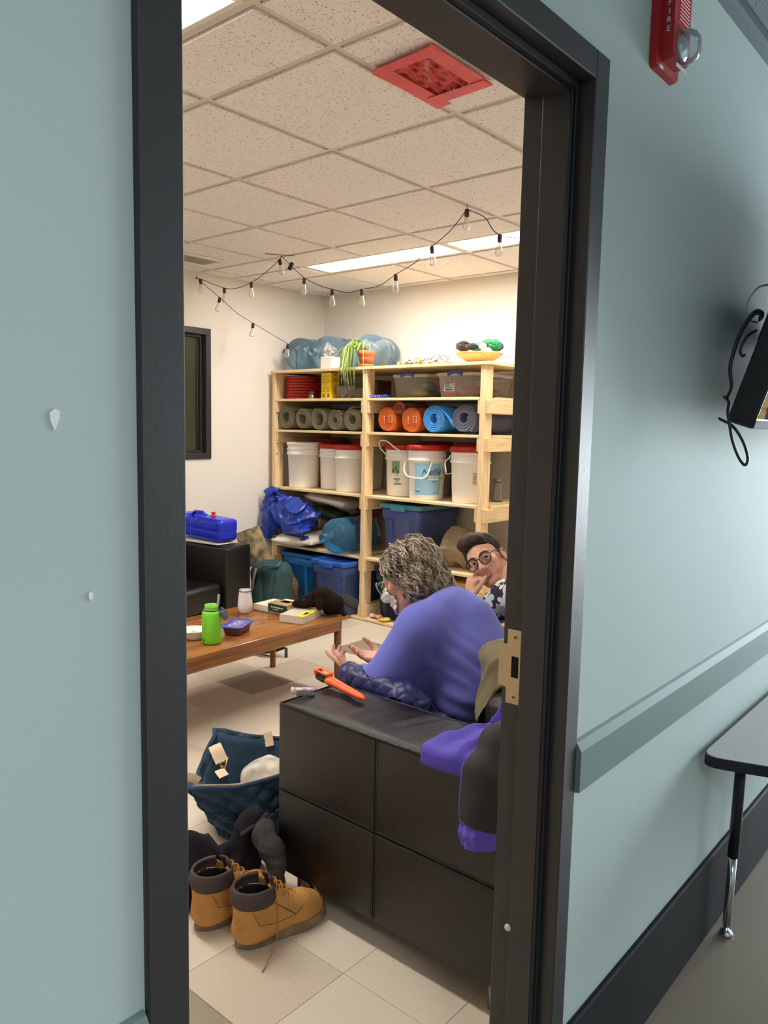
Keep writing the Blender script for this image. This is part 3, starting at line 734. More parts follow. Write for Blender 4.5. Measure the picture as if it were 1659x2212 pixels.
def blade(pts, wid, m_):
    P = catmull(pts, 7); b = MB(); n = len(P); V = []; F = []
    for i, p in enumerate(P):
        tg = (P[min(i+1, n-1)]-P[max(i-1, 0)]).normalized(); sd = tg.cross(Vector((0.25, 0.1, 1))); 
        if sd.length < 0.2: sd = tg.cross(Vector((1, 0.4, 0)))
        sd.normalize(); nn = sd.cross(tg).normalized(); q = i/(n-1); wv = wid*(min(1, 0.5+3*q))*(1-q)**0.6+0.0004
        for (a, c) in ((-1, 0.25), (0, -0.35), (1, 0.25)): V.append(p+sd*a*wv+nn*c*wv)
        for (a, c) in ((-1, 0.25), (0, -0.35), (1, 0.25)): V.append(p+sd*a*wv+nn*(c*wv-0.0007))
    for i in range(n-1):
        for a in (0, 1): F.append((i*6+a, i*6+a+1, i*6+6+a+1, i*6+6+a)); F.append((i*6+3+a+1, i*6+3+a, i*6+9+a, i*6+9+a+1))
        F.append((i*6, i*6+6, i*6+9, i*6+3)); F.append((i*6+2, i*6+5, i*6+11, i*6+8))
    b.add(V, F, True); return b.build('leaf', m_, t)
crown = Vector((-0.02, 0.03, 0.115))
for k in range(46):
    a = rs.gauss(2.45, 0.55) if k < 36 else rs.uniform(0, 6.3)
    L = rs.uniform(0.13, 0.33) if k < 36 else rs.uniform(0.07, 0.13)
    d = Vector((math.cos(a), math.sin(a), 0)); up = rs.uniform(0.02, 0.09); 
    out = rs.uniform(0.09, 0.17) if k < 36 else L*0.7
    s0 = crown+Vector((rs.uniform(-.012, .012), rs.uniform(-.012, .012), 0))
    drop = max(0.02, L-0.1) if k < 36 else 0.0
    # blades that leave over the front edge may hang below it; the others stay above the board
    front = (s0+d*out).x < -0.09
    zend = 0.115-drop*(1.05 if front else 0.25)
    pts = [s0, s0+d*out*0.4+Vector((0, 0, up)), s0+d*out*0.85+Vector((0, 0, up*0.75-0.02 if not front else 0.02)), s0+d*out*1.05+Vector((0, 0, (zend-0.115)*0.55)), Vector((0, 0, 0))+s0+d*out*(1.12 if front else 1.3)+Vector((0, 0, zend-0.115))]
    blade(pts, rs.uniform(0.0032, 0.0052), M_leafs[rs.choice([0, 0, 1, 2, 2, 3])])
for k in range(9):
    x0 = -0.098-rs.uniform(0, 0.03); y0 = rs.uniform(0.0, 0.12)
    pts = [crown, Vector((-0.09, y0*0.7+0.02, 0.15)), Vector((x0, y0, 0.07)), Vector((x0-0.005, y0+0.004, -0.03)), Vector((x0+0.004, y0-rs.uniform(-.02, .02), -0.10-rs.uniform(0, 0.09)))]
    blade(pts, 0.0042, M_leafs[rs.choice([0, 2, 3])])

# tangle of small string lights
t = thing('light_string', 'tangled brown string of small lights heaped on the top board', 'string lights', (4.36, 3.36, Z0))
M_brwire = mat('brown_wire', srgb(92, 66, 54), 0.5); M_clrbulb = clear('small_bulb', (0.95, 0.93, 0.88), 0.25, 0.08, body=srgb(235, 228, 214))
rs = random.Random(5)
b = MB()
for k in range(16):
    cx, cy = rs.uniform(-0.05, 0.07), rs.uniform(-0.20, 0.24); R_ = rs.uniform(0.02, 0.05); ph = rs.uniform(0, 6.3)
    lean = rs.uniform(0.2, 1.0)*(1.3 if abs(cy+0.05) < 0.1 else 0.6)
    pts = [(cx+R_*math.cos(ph+q), cy+1.3*R_*math.sin(ph+q)+0.01*q, max(0.004, 0.004+0.55*R_*lean*(1+math.sin(1.7*q+ph)))) for q in [i*0.45 for i in range(16)]]
    b.tube(catmull(pts, 3), 0.0019, 6)
b.build('wire', M_brwire, t)
for k in range(20):
    p = (rs.uniform(-0.07, 0.05), rs.uniform(-0.2, 0.27), rs.uniform(0.009, 0.03)); a = rs.uniform(0, 6.3)
    M_ = basis(p, (-math.sin(a), math.cos(a), 0), (math.cos(a), math.sin(a), rs.uniform(-.2, .3)))
    b = MB(); b.lathe([(0.0001, 0.0), (0.006, 0.001), (0.009, 0.010), (0.007, 0.022), (0.004, 0.028)], 9, M=M_); q = b.build('bulb', M_clrbulb, t)
    b = MB(); b.lathe([(0.0055, 0.027), (0.0055, 0.042), (0.0001, 0.043)], 8, M=M_); b.build('socket', M_brwire, q)
b = MB(); b.box((-0.03, 0.045, 0.03), (0.03, 0.032, 0.024), b=0.006, seg=2); b.build('yellow_tag', mat('yellow_plastic', srgb(232, 200, 40), 0.5), t)

# wooden bowl with yarn
M_bowl = woodmat('pale_turned_wood', srgb(206, 162, 102), srgb(228, 190, 132), 6, 0.5, 'Y')
t = thing('wooden_bowl', 'shallow turned wooden bowl heaped with yarn, at the right of the top board', 'bowl', (4.40, 2.955, Z0))
b = MB(); b.lathe([(0.0001, 0.0), (0.05, 0.0), (0.058, 0.004), (0.085, 0.018), (0.13, 0.042), (0.158, 0.064), (0.160, 0.070), (0.154, 0.070), (0.12, 0.046), (0.07, 0.022), (0.0001, 0.016)], 40); b.build('bowl_body', M_bowl, t)
def skein(label, loc, R_, squash, col, seed, rot=(0, 0, 0)):
    m_ = mat('yarn_%d' % seed, col, 0.9, var=0.2, vscale=60, sheen=0.3)
    R_ *= 1.2; t = thing('yarn_skein', label, 'yarn', loc, group='yarn skeins in the wooden bowl', rot=rot)
    b = MB(); b.lathe([(0.0001, -0.9*R_), (0.5*R_, -0.78*R_), (0.85*R_, -0.35*R_), (0.93*R_, 0), (0.85*R_, 0.35*R_), (0.5*R_, 0.78*R_), (0.0001, 0.9*R_)], 14, M=Matrix.Diagonal((squash[0], squash[1], squash[2], 1))); b.build('core', m_, t)
    rs = random.Random(seed); b = MB()
    for k in range(11):
        a, e = rs.uniform(0, 6.3), rs.uniform(-0.5, 0.5); u = Vector((math.cos(a), math.sin(a), e)).normalized(); v = u.cross(Vector((rs.uniform(-.3, .3), rs.uniform(-.3, .3), 1))).normalized()
        pts = [((u*math.cos(q)+v*math.sin(q))*R_*0.98) for q in [2*PI*i/16 for i in range(16)]]
        b.tube([(p.x*squash[0], p.y*squash[1], p.z*squash[2]) for p in pts], R_*0.10, 6, closed=True)
    b.build('strands', m_, t)
zb = Z0+0.086
skein('dark brown yarn ball at the left of the wooden bowl', (4.345, 3.045, zb+0.030), 0.042, (0.9, 1.0, 0.85), srgb(62, 44, 38), 21)
skein('crimson yarn ball poking out behind the brown one', (4.412, 3.090, zb+0.022), 0.030, (1, 0.9, 0.8), srgb(150, 30, 70), 22)
skein('white and lilac yarn skein at the top of the heap', (4.440, 2.98, zb+0.045), 0.035, (0.8, 1.4, 0.6), srgb(132, 112, 186), 23)
skein('pale mint yarn skein in the middle of the bowl', (4.375, 2.960, zb+0.022), 0.038, (0.8, 1.15, 0.7), srgb(62, 138, 128), 24)
skein('mid green yarn ball on top of the heap', (4.430, 2.90, zb+0.052), 0.032, (1, 1.1, 0.85), srgb(52, 150, 92), 25)
skein('black yarn skein at the front of the bowl', (4.318, 2.958, zb+0.021), 0.030, (0.7, 1.3, 0.75), srgb(26, 24, 26), 26)
skein('bright green yarn ball hanging over the right rim of the bowl', (4.385, 2.822, zb+0.030), 0.038, (0.9, 0.85, 1.0), srgb(24, 132, 84), 27)
skein('navy yarn ball behind the green ones', (4.470, 2.862, zb+0.030), 0.034, (1, 1, 0.9), srgb(40, 40, 92), 28)
skein('white yarn loop with a black centre at the front right of the bowl', (4.325, 2.878, zb+0.020), 0.023, (0.5, 1.0, 0.9), srgb(236, 234, 230), 29)

# --- row 1
M_redlid = mat('red_lid_plastic', srgb(176, 34, 22), 0.35)
def lidmesh():
    b = MB(); b.lathe([(0.0001, 0.014), (0.105, 0.014), (0.112, 0.022), (0.134, 0.022), (0.140, 0.018), (0.141, 0.0), (0.136, 0.0), (0.134, 0.014), (0.0001, 0.010)], 40); return b
first = None
for k in range(8):
    lab = 'topmost red bucket lid of the stack at the left of the upper shelf' if k == 7 else 'red plastic bucket lid inside the stack at the left of the upper shelf'
    if first is None:
        b = lidmesh(); first = tag(b.build('bucket_cover', M_redlid, None, (4.44, 4.683, Z1+0.0005)), lab, 'lid', 'stacked red bucket lids')
    else:
        o = first.copy(); COL.objects.link(o); o.location = (4.44+0.002*((k*7) % 3-1), 4.683+0.002*((k*5) % 3-1), Z1+0.0005+0.0228*k); o.rotation_euler = (0, 0, k); o['label'] = lab
for k in range(5):
    o = first.copy(); COL.objects.link(o); o.location = (4.665, 4.42, Z1+0.0005+0.0228*k); o['label'] = 'red bucket lid in the shaded stack behind the yellow boxes'; o['group'] = 'red lids behind the yellow boxes'
t = thing('tin', 'small steel tin with a dark lid in front of the red lids', 'tin', (4.262, 4.395, Z1))
b = MB(); b.lathe([(0.0001, 0.0), (0.025, 0.0), (0.026, 0.003), (0.026, 0.030), (0.0001, 0.030)], 22); b.build('tin_body', M_chrome, t)
b = MB(); b.lathe([(0.020, 0.0305), (0.021, 0.034), (0.021, 0.052), (0.019, 0.055), (0.0001, 0.055)], 20); b.build('tin_lid', mat('dark_grey_plastic', srgb(58, 54, 52), 0.5), t)
M_yel = mat('yellow_card', srgb(240, 205, 20), 0.5); M_ink = mat('dark_ink', srgb(70, 58, 20), 0.7); M_org = mat('orange_print', srgb(226, 130, 40), 0.6)
def ybox(label, x, y, picture):
    t = thing('box', label, 'box', (x, y, Z1), group='yellow packets on the upper shelf')
    b = MB(); b.box((0.045, 0, 0.096), (0.09, 0.050, 0.192), b=0.0015); b.build('carton_body', M_yel, t)
    b = MB()
    for z, wd in ((0.166, 0.024), (0.140, 0.03), (0.132, 0.028), (0.124, 0.03), (0.116, 0.026), (0.080, 0.032), (0.070, 0.036), (0.060, 0.034), (0.052, 0.03)):
        b.box((-0.0003, 0, z), (0.0006, wd, 0.0022))
    for k in range(6): b.box((-0.0003, -0.009+k*0.0036, 0.022), (0.0006, 0.0018 if k % 2 else 0.0026, 0.026))
    for z, wd in ((0.176, 0.03), (0.150, 0.05), (0.138, 0.064), (0.128, 0.05)): b.box((0.045, -0.0253, z), (wd, 0.0006, 0.005 if z > 0.17 else 0.003))
    b.build('print', M_ink, t)
    if picture:
        b = MB(); b.lathe([(0.026, 0), (0.024, 0.0006), (0.0001, 0.0006)], 20, M=basis((0.055, -0.0251, 0.07), (1, 0, 0), (0, -1, 0)), ell=(1, 1.3)); b.build('picture', M_org, t)
    return t
ybox('tall yellow packet standing next to the red lid stack', 4.255, 4.262, False)
ybox('tall yellow packet with an orange picture, beside the other yellow packet', 4.250, 4.205, True)
M_clearbin = clear('clear_bin_plastic', (0.97, 0.965, 0.95), 0.10, 0.12, body=srgb(236, 228, 218))
def openbox(b, sx, sy, h, r, wall, taper=0.9):
    n = 5
    def ring(k, z, ins=0): return [(p[0], p[1], z) for p in rrect(sx*k-2*ins, sy*k-2*ins, max(0.004, r-ins), n)]
    V, F = loft([ring(taper, 0), ring(1, h)], True, False); b.add(V, F, True)
    return b
t = thing('storage_box', 'small clear plastic tub of white bits behind the trailing plant', 'storage box', (4.34, 4.065, Z1))
b = openbox(MB(), 0.16, 0.17, 0.085, 0.02, 0.002); b.build('tub', M_clearbin, t)
b = MB(); b.box((0, 0, 0.089), (0.168, 0.178, 0.008), b=0.003); b.build('tub_lid', M_clearbin, t)
for k, (x, y, c) in enumerate(((-0.03, 0.03, srgb(226, 222, 214)), (-0.02, -0.03, srgb(150, 160, 140)), (0.03, 0.0, srgb(205, 196, 180)), (0.0, 0.04, srgb(120, 130, 116)))):
    b = MB(); b.tube([(x-0.02, y, 0.02), (x+0.02, y+0.015, 0.026)], 0.014, 8); b.build('contents', mat('tubbit%d' % k, c, 0.6), t)
b = MB(); b.box((0, 0, 0.072), (0.16, 0.13, 0.144), b=0.004)
t = thing('box', 'dark maroon cardboard box in the shade behind the clear tub', 'box', (4.56, 3.975, Z1)); b.build('carton_body', mat('maroon_card', srgb(92, 56, 50), 0.7), t)
b = MB(); b.box((-0.0805, 0, 0.10), (0.001, 0.10, 0.05)); b.build('label', mat('dusty_pink_print', srgb(134, 92, 84), 0.7), t)
t = thing('packet', 'flat blue and white packet lying at the left of the right-hand bay', 'packet', (4.275, 3.70, Z1))
b = MB(); b.box((0, 0, 0.011), (0.07, 0.15, 0.022), b=0.006, seg=2); b.build('wrapper', mat('blue_wrapper', srgb(34, 52, 170), 0.35), t)
b = MB()
for k in range(5):
    b.tube([(-0.0355, 0.06-k*0.018, 0.006+0.008*(k % 2)), (-0.0355, 0.052-k*0.018, 0.016-0.006*(k % 2))], 0.0025, 6)
b.build('print', mat('white_print', srgb(226, 228, 238), 0.6), t)
t = thing('squeeze_bottle', 'squeeze bottle with a yellow label leaning behind the clear bins', 'bottle', (4.49, 3.70, Z1+0.009), rot=(0.22, 0.0, 0))
b = MB(); b.lathe([(0.0001, 0.0), (0.03, 0.0), (0.034, 0.006), (0.034, 0.11), (0.028, 0.13), (0.012, 0.142), (0.0001, 0.143)], 20); b.build('bottle_body', mat('milky_plastic', srgb(206, 196, 176), 0.4), t)
b = MB(); b.lathe([(0.014, 0.140), (0.014, 0.165), (0.006, 0.17), (0.005, 0.185), (0.0001, 0.186)], 14); b.build('cap', mat('dark_brown_plastic', srgb(52, 34, 30), 0.5), t)
b = MB(); V, F = bent_band(0.0342, 2.2, 5.2, 0.05, 0.115, 14); b.add(V, F); b.build('label', mat('yellow_label', srgb(222, 196, 40), 0.5), t)
b = MB(); b.box((-0.01, -0.055, 0.016), (0.05, 0.03, 0.03), b=0.006, seg=2, M=Matrix.Rotation(-0.22, 4, 'X')); 
b.build('strap', mat('black_cloth', srgb(26, 24, 26), 0.85), t)
M_bluehandle = mat('blue_handle_plastic', srgb(58, 66, 150), 0.4)
def clearbin(label, x, y, w_, d_, h_, contents, sticker=False):
    t = thing('storage_bin', label, 'storage bin', (x+d_/2, y, Z1), group='clear storage bins with blue latches')
    b = openbox(MB(), d_, w_, h_-0.012, 0.03, 0.0022, 0.92); b.build('tub', M_clearbin, t)
    b = MB(); V, F = loft([[(p[0], p[1], h_-0.022) for p in rrect(d_+0.014, w_+0.014, 0.035)], [(p[0], p[1], h_-0.004) for p in rrect(d_+0.016, w_+0.016, 0.036)], [(p[0], p[1], h_) for p in rrect(d_+0.006, w_+0.006, 0.03)], [(p[0], p[1], h_-0.004) for p in rrect(d_-0.03, w_-0.03, 0.02)]], False, True); b.add(V, F)
    b.build('lid', clear('clear_lid_plastic', (0.96, 0.95, 0.94), 0.32, 0.15, body=srgb(240, 236, 230)), t)
    for s in (-1, 1):
        b = MB(); arc = [(s*(d_/2+0.010), -0.058+0.116*k/10, h_-0.014+0.018*math.sin(PI*k/10)) for k in range(11)]
        b.tube(arc, 0.009, 8, flat=1.3); hd = b.build('latch_handle', M_bluehandle, t)
    for k, (cx, cy, cz, rx, ry, rz, c) in enumerate(contents):
        q = MB(); q.lathe([(0.0001, -1), (0.5, -0.86), (0.86, -0.5), (1, 0), (0.86, 0.5), (0.5, 0.86), (0.0001, 1)], 12, M=Matrix.Translation((cx, cy, cz)) @ Matrix.Diagonal((rx, ry, rz, 1)))
        q.build('contents', mat('bin_content_%d_%d' % (int(y*100), k), c, 0.8, var=0.25, vscale=40), t)
    if sticker:
        b = MB(); b.box((-d_/2*0.985-0.001, w_*0.17, 0.072), (0.001, 0.082, 0.062)); st = b.build('sticker', mat('white_sticker', srgb(236, 232, 226), 0.5), t)
        for (yy, zz, wy, wz, c) in ((0.0, 0.078, 0.074, 0.04, srgb(96, 140, 140)), (-0.018, 0.080, 0.03, 0.024, srgb(206, 140, 120)), (0.008, 0.050, 0.05, 0.011, srgb(40, 44, 56)), (0.0, 0.099, 0.074, 0.006, srgb(160, 60, 40)), (-0.028, 0.050, 0.018, 0.011, srgb(90, 90, 90))):
            b = MB(); b.box((-d_/2*0.985-0.0018-(0.0004 if wy < 0.05 else 0), w_*0.17+yy, zz), (0.0006, wy, wz)); b.build('print', mat('stick_%d' % int(yy*1000+zz*10000), c, 0.6), st)
    return t
clearbin('clear storage bin with a blue latch and yellow contents, left of the stickered one', 4.285, 3.462, 0.285, 0.42, 0.162,
         [(-0.10, -0.05, 0.03, 0.07, 0.07, 0.026, srgb(190, 168, 70)), (-0.02, 0.05, 0.03, 0.09, 0.06, 0.026, srgb(206, 190, 120)), (-0.05, -0.06, 0.075, 0.06, 0.05, 0.045, srgb(120, 124, 134)), (0.1, 0.0, 0.045, 0.07, 0.10, 0.04, srgb(214, 204, 190))])
clearbin('clear storage bin with a printed sticker, blue latch and red yarn inside', 4.262, 3.040, 0.315, 0.46, 0.162,
         [(-0.13, 0.09, 0.03, 0.06, 0.05, 0.026, srgb(226, 120, 80)), (-0.12, -0.03, 0.04, 0.07, 0.08, 0.034, srgb(168, 84, 90)), (0.02, -0.03, 0.045, 0.10, 0.10, 0.04, srgb(176, 70, 84)), (0.13, -0.02, 0.04, 0.07, 0.10, 0.034, srgb(150, 90, 110)), (-0.03, 0.1, 0.03, 0.08, 0.04, 0.026, srgb(206, 90, 70))], True)

# --- row 2: rolled mats and stuff sacks
def spiral_roll(label, y, dia, mcol, turns, th, x=4.245, length=0.56, tail=0.0, phase=0.0, name='sleeping_mat', gap=1.15, tail_hang=0.0, group='rolled foam mats', z=Z2, outer=None):
    t = thing(name, label, 'rolled mat', (x, y, z), group=group)
    R_ = dia/2; pitch = th*gap; r0 = R_-th/2-pitch*turns
    n = int(34*turns)
    c = []
    for i in range(n+1):
        a = 2*PI*turns*i/n; r = r0+pitch*turns*i/n
        c.append((r*math.cos(phase-a), r*math.sin(phase-a), a))
    C = [Vector((p[0], p[1], 0)) for p in c]
    if tail:
        tg = (C[-1]-C[-2]).normalized()
        for k in range(1, 7): C.append(C[n]+tg*tail*k/6+Vector((0, -1, 0))*tail_hang*(k/6)**2)
    V = []; F = []
    for i, p in enumerate(C):
        tg = (C[min(i+1, len(C)-1)]-C[max(i-1, 0)]).normalized(); nn = Vector((-tg.y, tg.x, 0))
        for e in (0, length):
            for s in (-1, 1):
                q = p+nn*s*th/2; V.append((e, -q.x, q.y+R_))
    for i in range(len(C)-1):
        a, b_ = i*4, i*4+4
        F += [(a, a+1, b_+1, b_), (a+1, a+3, b_+3, b_+1), (a+3, a+2, b_+2, b_+3), (a+2, a, b_, b_+2)]
    e = (len(C)-1)*4; F += [(0, 2, 3, 1), (e, e+1, e+3, e+2)]
    link('foam_sheet', mesh_from('foam_sheet', V, F, mcol, True), t)
    return t
M_olive = mat('olive_foam', srgb(112, 104, 82), 0.85, var=0.1, vscale=20, bump=0.2, bscale=160)
spiral_roll('thick olive foam mat rolled up beside the left shelf post', 4.672, 0.188, M_olive, 3, 0.0135, phase=0.6)
spiral_roll('olive foam mat roll with its loose edge at the upper left, second from the post', 4.480, 0.172, M_olive, 2.4, 0.0135, phase=2.2, tail=0.03)
spiral_roll('olive foam mat roll in the middle of the olive row', 4.300, 0.176, M_olive, 2.3, 0.014, phase=-2.2, tail=0.02)
spiral_roll('smallest and loosest of the olive mat rolls', 4.128, 0.158, M_olive, 4.2, 0.009, phase=2.0, tail=0.02, gap=1.35)
spiral_roll('olive mat roll with a raised flap, next to the middle post', 3.950, 0.174, M_olive, 3.0, 0.0125, phase=1.9, tail=0.035)
spiral_roll('bright blue foam mat roll between an orange sack and the grey mat', 3.200, 0.190, mat('blue_foam', srgb(56, 132, 206), 0.8, bump=0.1, bscale=160, var=0.06, vscale=30), 4, 0.0125, phase=0.9, tail=0.13, tail_hang=0.05)
spiral_roll('thick grey and navy foam mat roll beside the right shelf post', 2.955, 0.200, mat('grey_foam', srgb(84, 86, 104), 0.85, bump=0.1, bscale=160, var=0.1, vscale=30), 3.2, 0.0165, phase=0.5, tail=0.02, gap=1.1)
M_orange = mat('orange_nylon', srgb(196, 92, 34), 0.38, var=0.08, vscale=30, bump=0.12, bscale=60)
def sack(label, y, r, L, seed, z=Z2+0.004, m_=M_orange, x=4.25, writing=True):
    t = thing('stuff_sack', label, 'stuff sack', (x, y, z), group='orange stuff sacks')
    def f(P):
        Q = P.copy(); Q[:, 2] -= r
        rad = np.sqrt(Q[:, 1]**2+Q[:, 2]**2); d = np.stack([rad-r+0.018, np.abs(Q[:, 0]-L/2)-L/2+0.018], 1)
        e = np.linalg.norm(np.maximum(d, 0), axis=1)+np.minimum(d.max(axis=1), 0)-0.018
        return e+waves(P, 7, 70, 0.0028, seed, (1, 0.7, 0.7))+0.001
    sdf_obj('sack_body', f, (-0.01, -r-0.01, -0.008), (L+0.012, r+0.01, 2*r+0.01), 0.006, m_, t)
    if writing:
        for (yy, zz, wy, wz) in ((0.3, 0.25, 0.02, 0.002), (0.3, 0.05, 0.002, 0.05), (0.62, 0.05, 0.002, 0.05), (0.46, 0.30, 0.034, 0.002), (0.46, -0.2, 0.034, 0.002), (-0.2, 0.2, 0.004, 0.012), (-0.2, -0.02, 0.004, 0.012), (-0.2, -0.25, 0.004, 0.008)):
            b = MB(); b.box((-0.002, -yy*r*1.0, r+zz*r), (0.005, wy, wz)); b.build('print', mat('pale_print', srgb(232, 186, 150), 0.6), t)
    return t
sack('orange stuff sack leaning at the left end of the right bay', 3.625, 0.088, 0.40, 31)
sack('orange stuff sack with pale print, next to the blue mat', 3.405, 0.086, 0.38, 32)
# gathered mouth of the upper sack
t = thing('rolled_fabric', 'rolled brown and orange fabric with a gathered end, lying on the orange sacks', 'rolled fabric', (4.235, 3.515, Z2+0.121))
M_brfab = mat('rust_fabric', srgb(120, 62, 44), 0.5, bump=0.1, bscale=50); M_gyfab = mat('taupe_fabric', srgb(140, 128, 112), 0.6)
def f(P):
    Q = P.copy(); Q[:, 2] -= 0.052; rad = np.sqrt(Q[:, 1]**2+Q[:, 2]**2); ang = np.arctan2(Q[:, 2], Q[:, 1])
    R_ = 0.045+0.003*np.sin(ang*5+Q[:, 0]*14)
    d = np.maximum(rad-R_, np.abs(Q[:, 0]-0.16)-0.15)
    fold = rad-0.013-0.030*((ang/6.2832+Q[:, 0]*0.8) % 1)-0.0
    spiral = np.abs(((rad-0.012-0.006*ang/3.14) % 0.013)-0.0065)-0.0038
    return np.where(Q[:, 0] < 0.035, np.maximum(d, spiral*0.6+(Q[:, 0]-0.01)*0.15), d)
sdf_obj('roll', f, (0.0, -0.075, -0.004), (0.32, 0.075, 0.14), 0.0042, M_brfab, t, mats=[M_brfab, M_orange, M_gyfab], matfn=lambda c: np.where((c[:, 0] > 0.06), 2, np.where(np.hypot(c[:, 1], c[:, 2]-0.052) % 0.026 < 0.012, 1, 0)))

# --- row 3: buckets
M_pail = mat('white_pail_plastic', srgb(246, 243, 238), 0.42)
M_pail2 = mat('natural_pail_plastic', srgb(230, 224, 212), 0.42)
def bucket(label, x, y, z, rt=0.130, rb=0.114, h=0.365, lid=True, m_=None, handle=None, group='white plastic buckets', lidm=None):
    m_ = m_ or M_pail
    t = thing('bucket', label, 'bucket', (x, y, z), group=group)
    r = lambda q: rb+(rt-rb)*q
    prof = [(0.0001, 0.006), (rb-0.012, 0.006), (rb-0.008, 0.0), (rb-0.002, 0.0), (rb, 0.008), (r(.72), 0.72*h), (r(.72)+0.008, 0.725*h), (r(.76)+0.009, 0.765*h), (r(.76)+0.002, 0.775*h), (r(.84), 0.84*h), (r(.84)+0.006, 0.845*h), (r(.86)+0.006, 0.86*h), (r(.86), 0.865*h), (r(.93), 0.93*h), (rt+0.006, 0.935*h), (rt+0.007, h), (rt, h)]
    inner = [(rt-0.002, 0.97*h), (r(.5)-0.004, 0.5*h), (rb-0.004, 0.012), (0.0001, 0.012)]
    b = MB(); b.lathe(prof+inner, 40); b.build('pail', m_, t)
    if lid:
        b = MB(); b.lathe([(rt+0.0085, 0.925*h), (rt+0.011, 0.93*h), (rt+0.011, h-0.004), (rt+0.006, h+0.010), (rt-0.008, h+0.011), (rt-0.012, h+0.003), (0.0001, h+0.003)], 40); b.build('lid', lidm or M_redlid, t)
    if handle:
        M_h, pts, rad = handle
        b = MB(); b.tube(catmull(pts, 6), rad, 8); b.build('handle', M_h, t)
        for s in (0, -1):
            p = Vector(pts[s]); b = MB(); b.lathe([(0.014, 0), (0.013, 0.006), (0.0001, 0.0065)], 12, M=basis((p.x*0.985, p.y*0.985, p.z), (0, 0, 1), (p.x, p.y, 0))); b.build('handle_ear', m_, t)
    return t
M_wireh = mat('wire_handle', srgb(150, 146, 140), 0.35, metal=0.9)
M_plh = mat('white_handle_plastic', srgb(240, 238, 230), 0.4)
def hpts(a0, rr, hz, drop, swing):
    """handle from ear to ear; swing is the horizontal direction it has fallen towards"""
    e0 = Vector((rr*math.cos(a0), rr*math.sin(a0), hz)); e1 = Vector((-rr*math.cos(a0), -rr*math.sin(a0), hz)); sw = Vector((math.cos(swing), math.sin(swing), 0))
    return [e0.lerp(e1, 0)+Vector((0, 0, 0)), e0*0.86+sw*rr*0.62+Vector((0, 0, hz*0.14-drop*0.45)), sw*(rr*1.07)+Vector((0, 0, hz-drop)), e1*0.86+sw*rr*0.62+Vector((0, 0, hz*0.14-drop*0.45)), e1]
bucket('open white bucket without a lid at the left end of the bucket row', 4.380, 4.600, Z3, 0.134, 0.118, 0.362, lid=False, handle=(M_wireh, [(-0.10, 0.088, 0.30), (-0.118, 0.12, 0.26), (-0.10, 0.145, 0.22), (-0.03, 0.142, 0.20), (0.05, 0.138, 0.25), (0.10, 0.09, 0.30)], 0.0016))
bucket('white bucket with a red lid, second from the left of the bucket row', 4.470, 4.345, Z3, 0.118, 0.106, 0.345)
bucket('white bucket with a red lid standing against the middle post', 4.375, 4.085, Z3, 0.118, 0.106, 0.345)
bucket('tall red-lidded bucket in the back row behind the two left ones', 4.690, 4.600, Z3, 0.128, 0.114, 0.385, m_=M_pail2, group='red-lidded buckets in the back row')
bucket('red-lidded bucket in the back row behind the middle post', 4.700, 4.195, Z3, 0.128, 0.114, 0.385, m_=M_pail2, group='red-lidded buckets in the back row')
b4 = bucket('white bucket with a green label and a red lid, beside the laundry bucket', 4.440, 3.618, Z3, 0.126, 0.112, 0.362, handle=(M_plh, [(-0.06, 0.116, 0.30), (-0.10, 0.135, 0.345), (-0.145, 0.10, 0.395), (-0.150, 0.03, 0.395), (-0.150, -0.06, 0.345), (-0.11, -0.115, 0.315), (-0.06, -0.116, 0.30)], 0.005))
bL = bucket('red-lidded bucket with the pale blue laundry label', 4.372, 3.345, Z3, 0.134, 0.118, 0.368, handle=(M_plh, [(-0.085, 0.118, 0.285), (-0.125, 0.105, 0.21), (-0.158, 0.05, 0.165), (-0.166, -0.03, 0.155), (-0.14, -0.10, 0.165), (-0.085, -0.118, 0.285)], 0.0055))
b6 = bucket('white bucket with a red lid and an ingredients label, by the right post', 4.400, 2.995, Z3, 0.134, 0.118, 0.368, handle=(M_plh, [(-0.06, 0.130, 0.30), (-0.12, 0.125, 0.27), (-0.135, 0.105, 0.21), (-0.095, 0.130, 0.19), (0.0, 0.142, 0.20), (0.06, 0.13, 0.29)], 0.0045))
bucket('red-lidded bucket in the back row behind the green-labelled one', 4.702, 3.520, Z3, 0.126, 0.112, 0.385, m_=M_pail2, group='red-lidded buckets in the back row')
bucket('red-lidded bucket in the back row behind the right-hand buckets', 4.695, 3.185, Z3, 0.128, 0.114, 0.385, m_=M_pail2, group='red-lidded buckets in the back row')
def canlabel(t, r0, r1, h, a0, a1, z0, z1, m_, name='label', off=0.0006, par=None, n=14):
    rr = lambda z: r0+(r1-r0)*z/h
    b = MB(); V, F = bent_band(rr(z0)+off, a0, a1, z0, z1, n, 0.0006, rr(z1)+off); b.add(V, F); return b.build(name, m_, par or t)
def cantext(t, txt, size, ac, zc, r0, r1, h, m_, shear=0.0, off=0.0018, par=None, name='lettering', slant=0.0):
    V, F = text_geo(txt, size, 0.0004, shear); rr = r0+(r1-r0)*zc/h
    a = ac+V[:, 0]/rr; z = zc+V[:, 1]+slant*V[:, 0]; r = r0+(r1-r0)*z/h+off+V[:, 2]
    b = MB(); b.add(np.stack([r*np.cos(a), r*np.sin(a), z], 1), F); return b.build(name, m_, par or t)
AV = PI+0.735      # direction from the shelves back towards the doorway
args = (0.118, 0.134, 0.368)
lb = canlabel(bL, *args, AV-0.80, AV+0.78, 0.035, 0.252, mat('pale_blue_label', srgb(150, 196, 222), 0.5)); lb['label'] = 'pale blue laundry soda label'
M_navy = mat('navy_ink', srgb(30, 38, 84), 0.6); M_whp = mat('white_ink', srgb(240, 240, 240), 0.6)
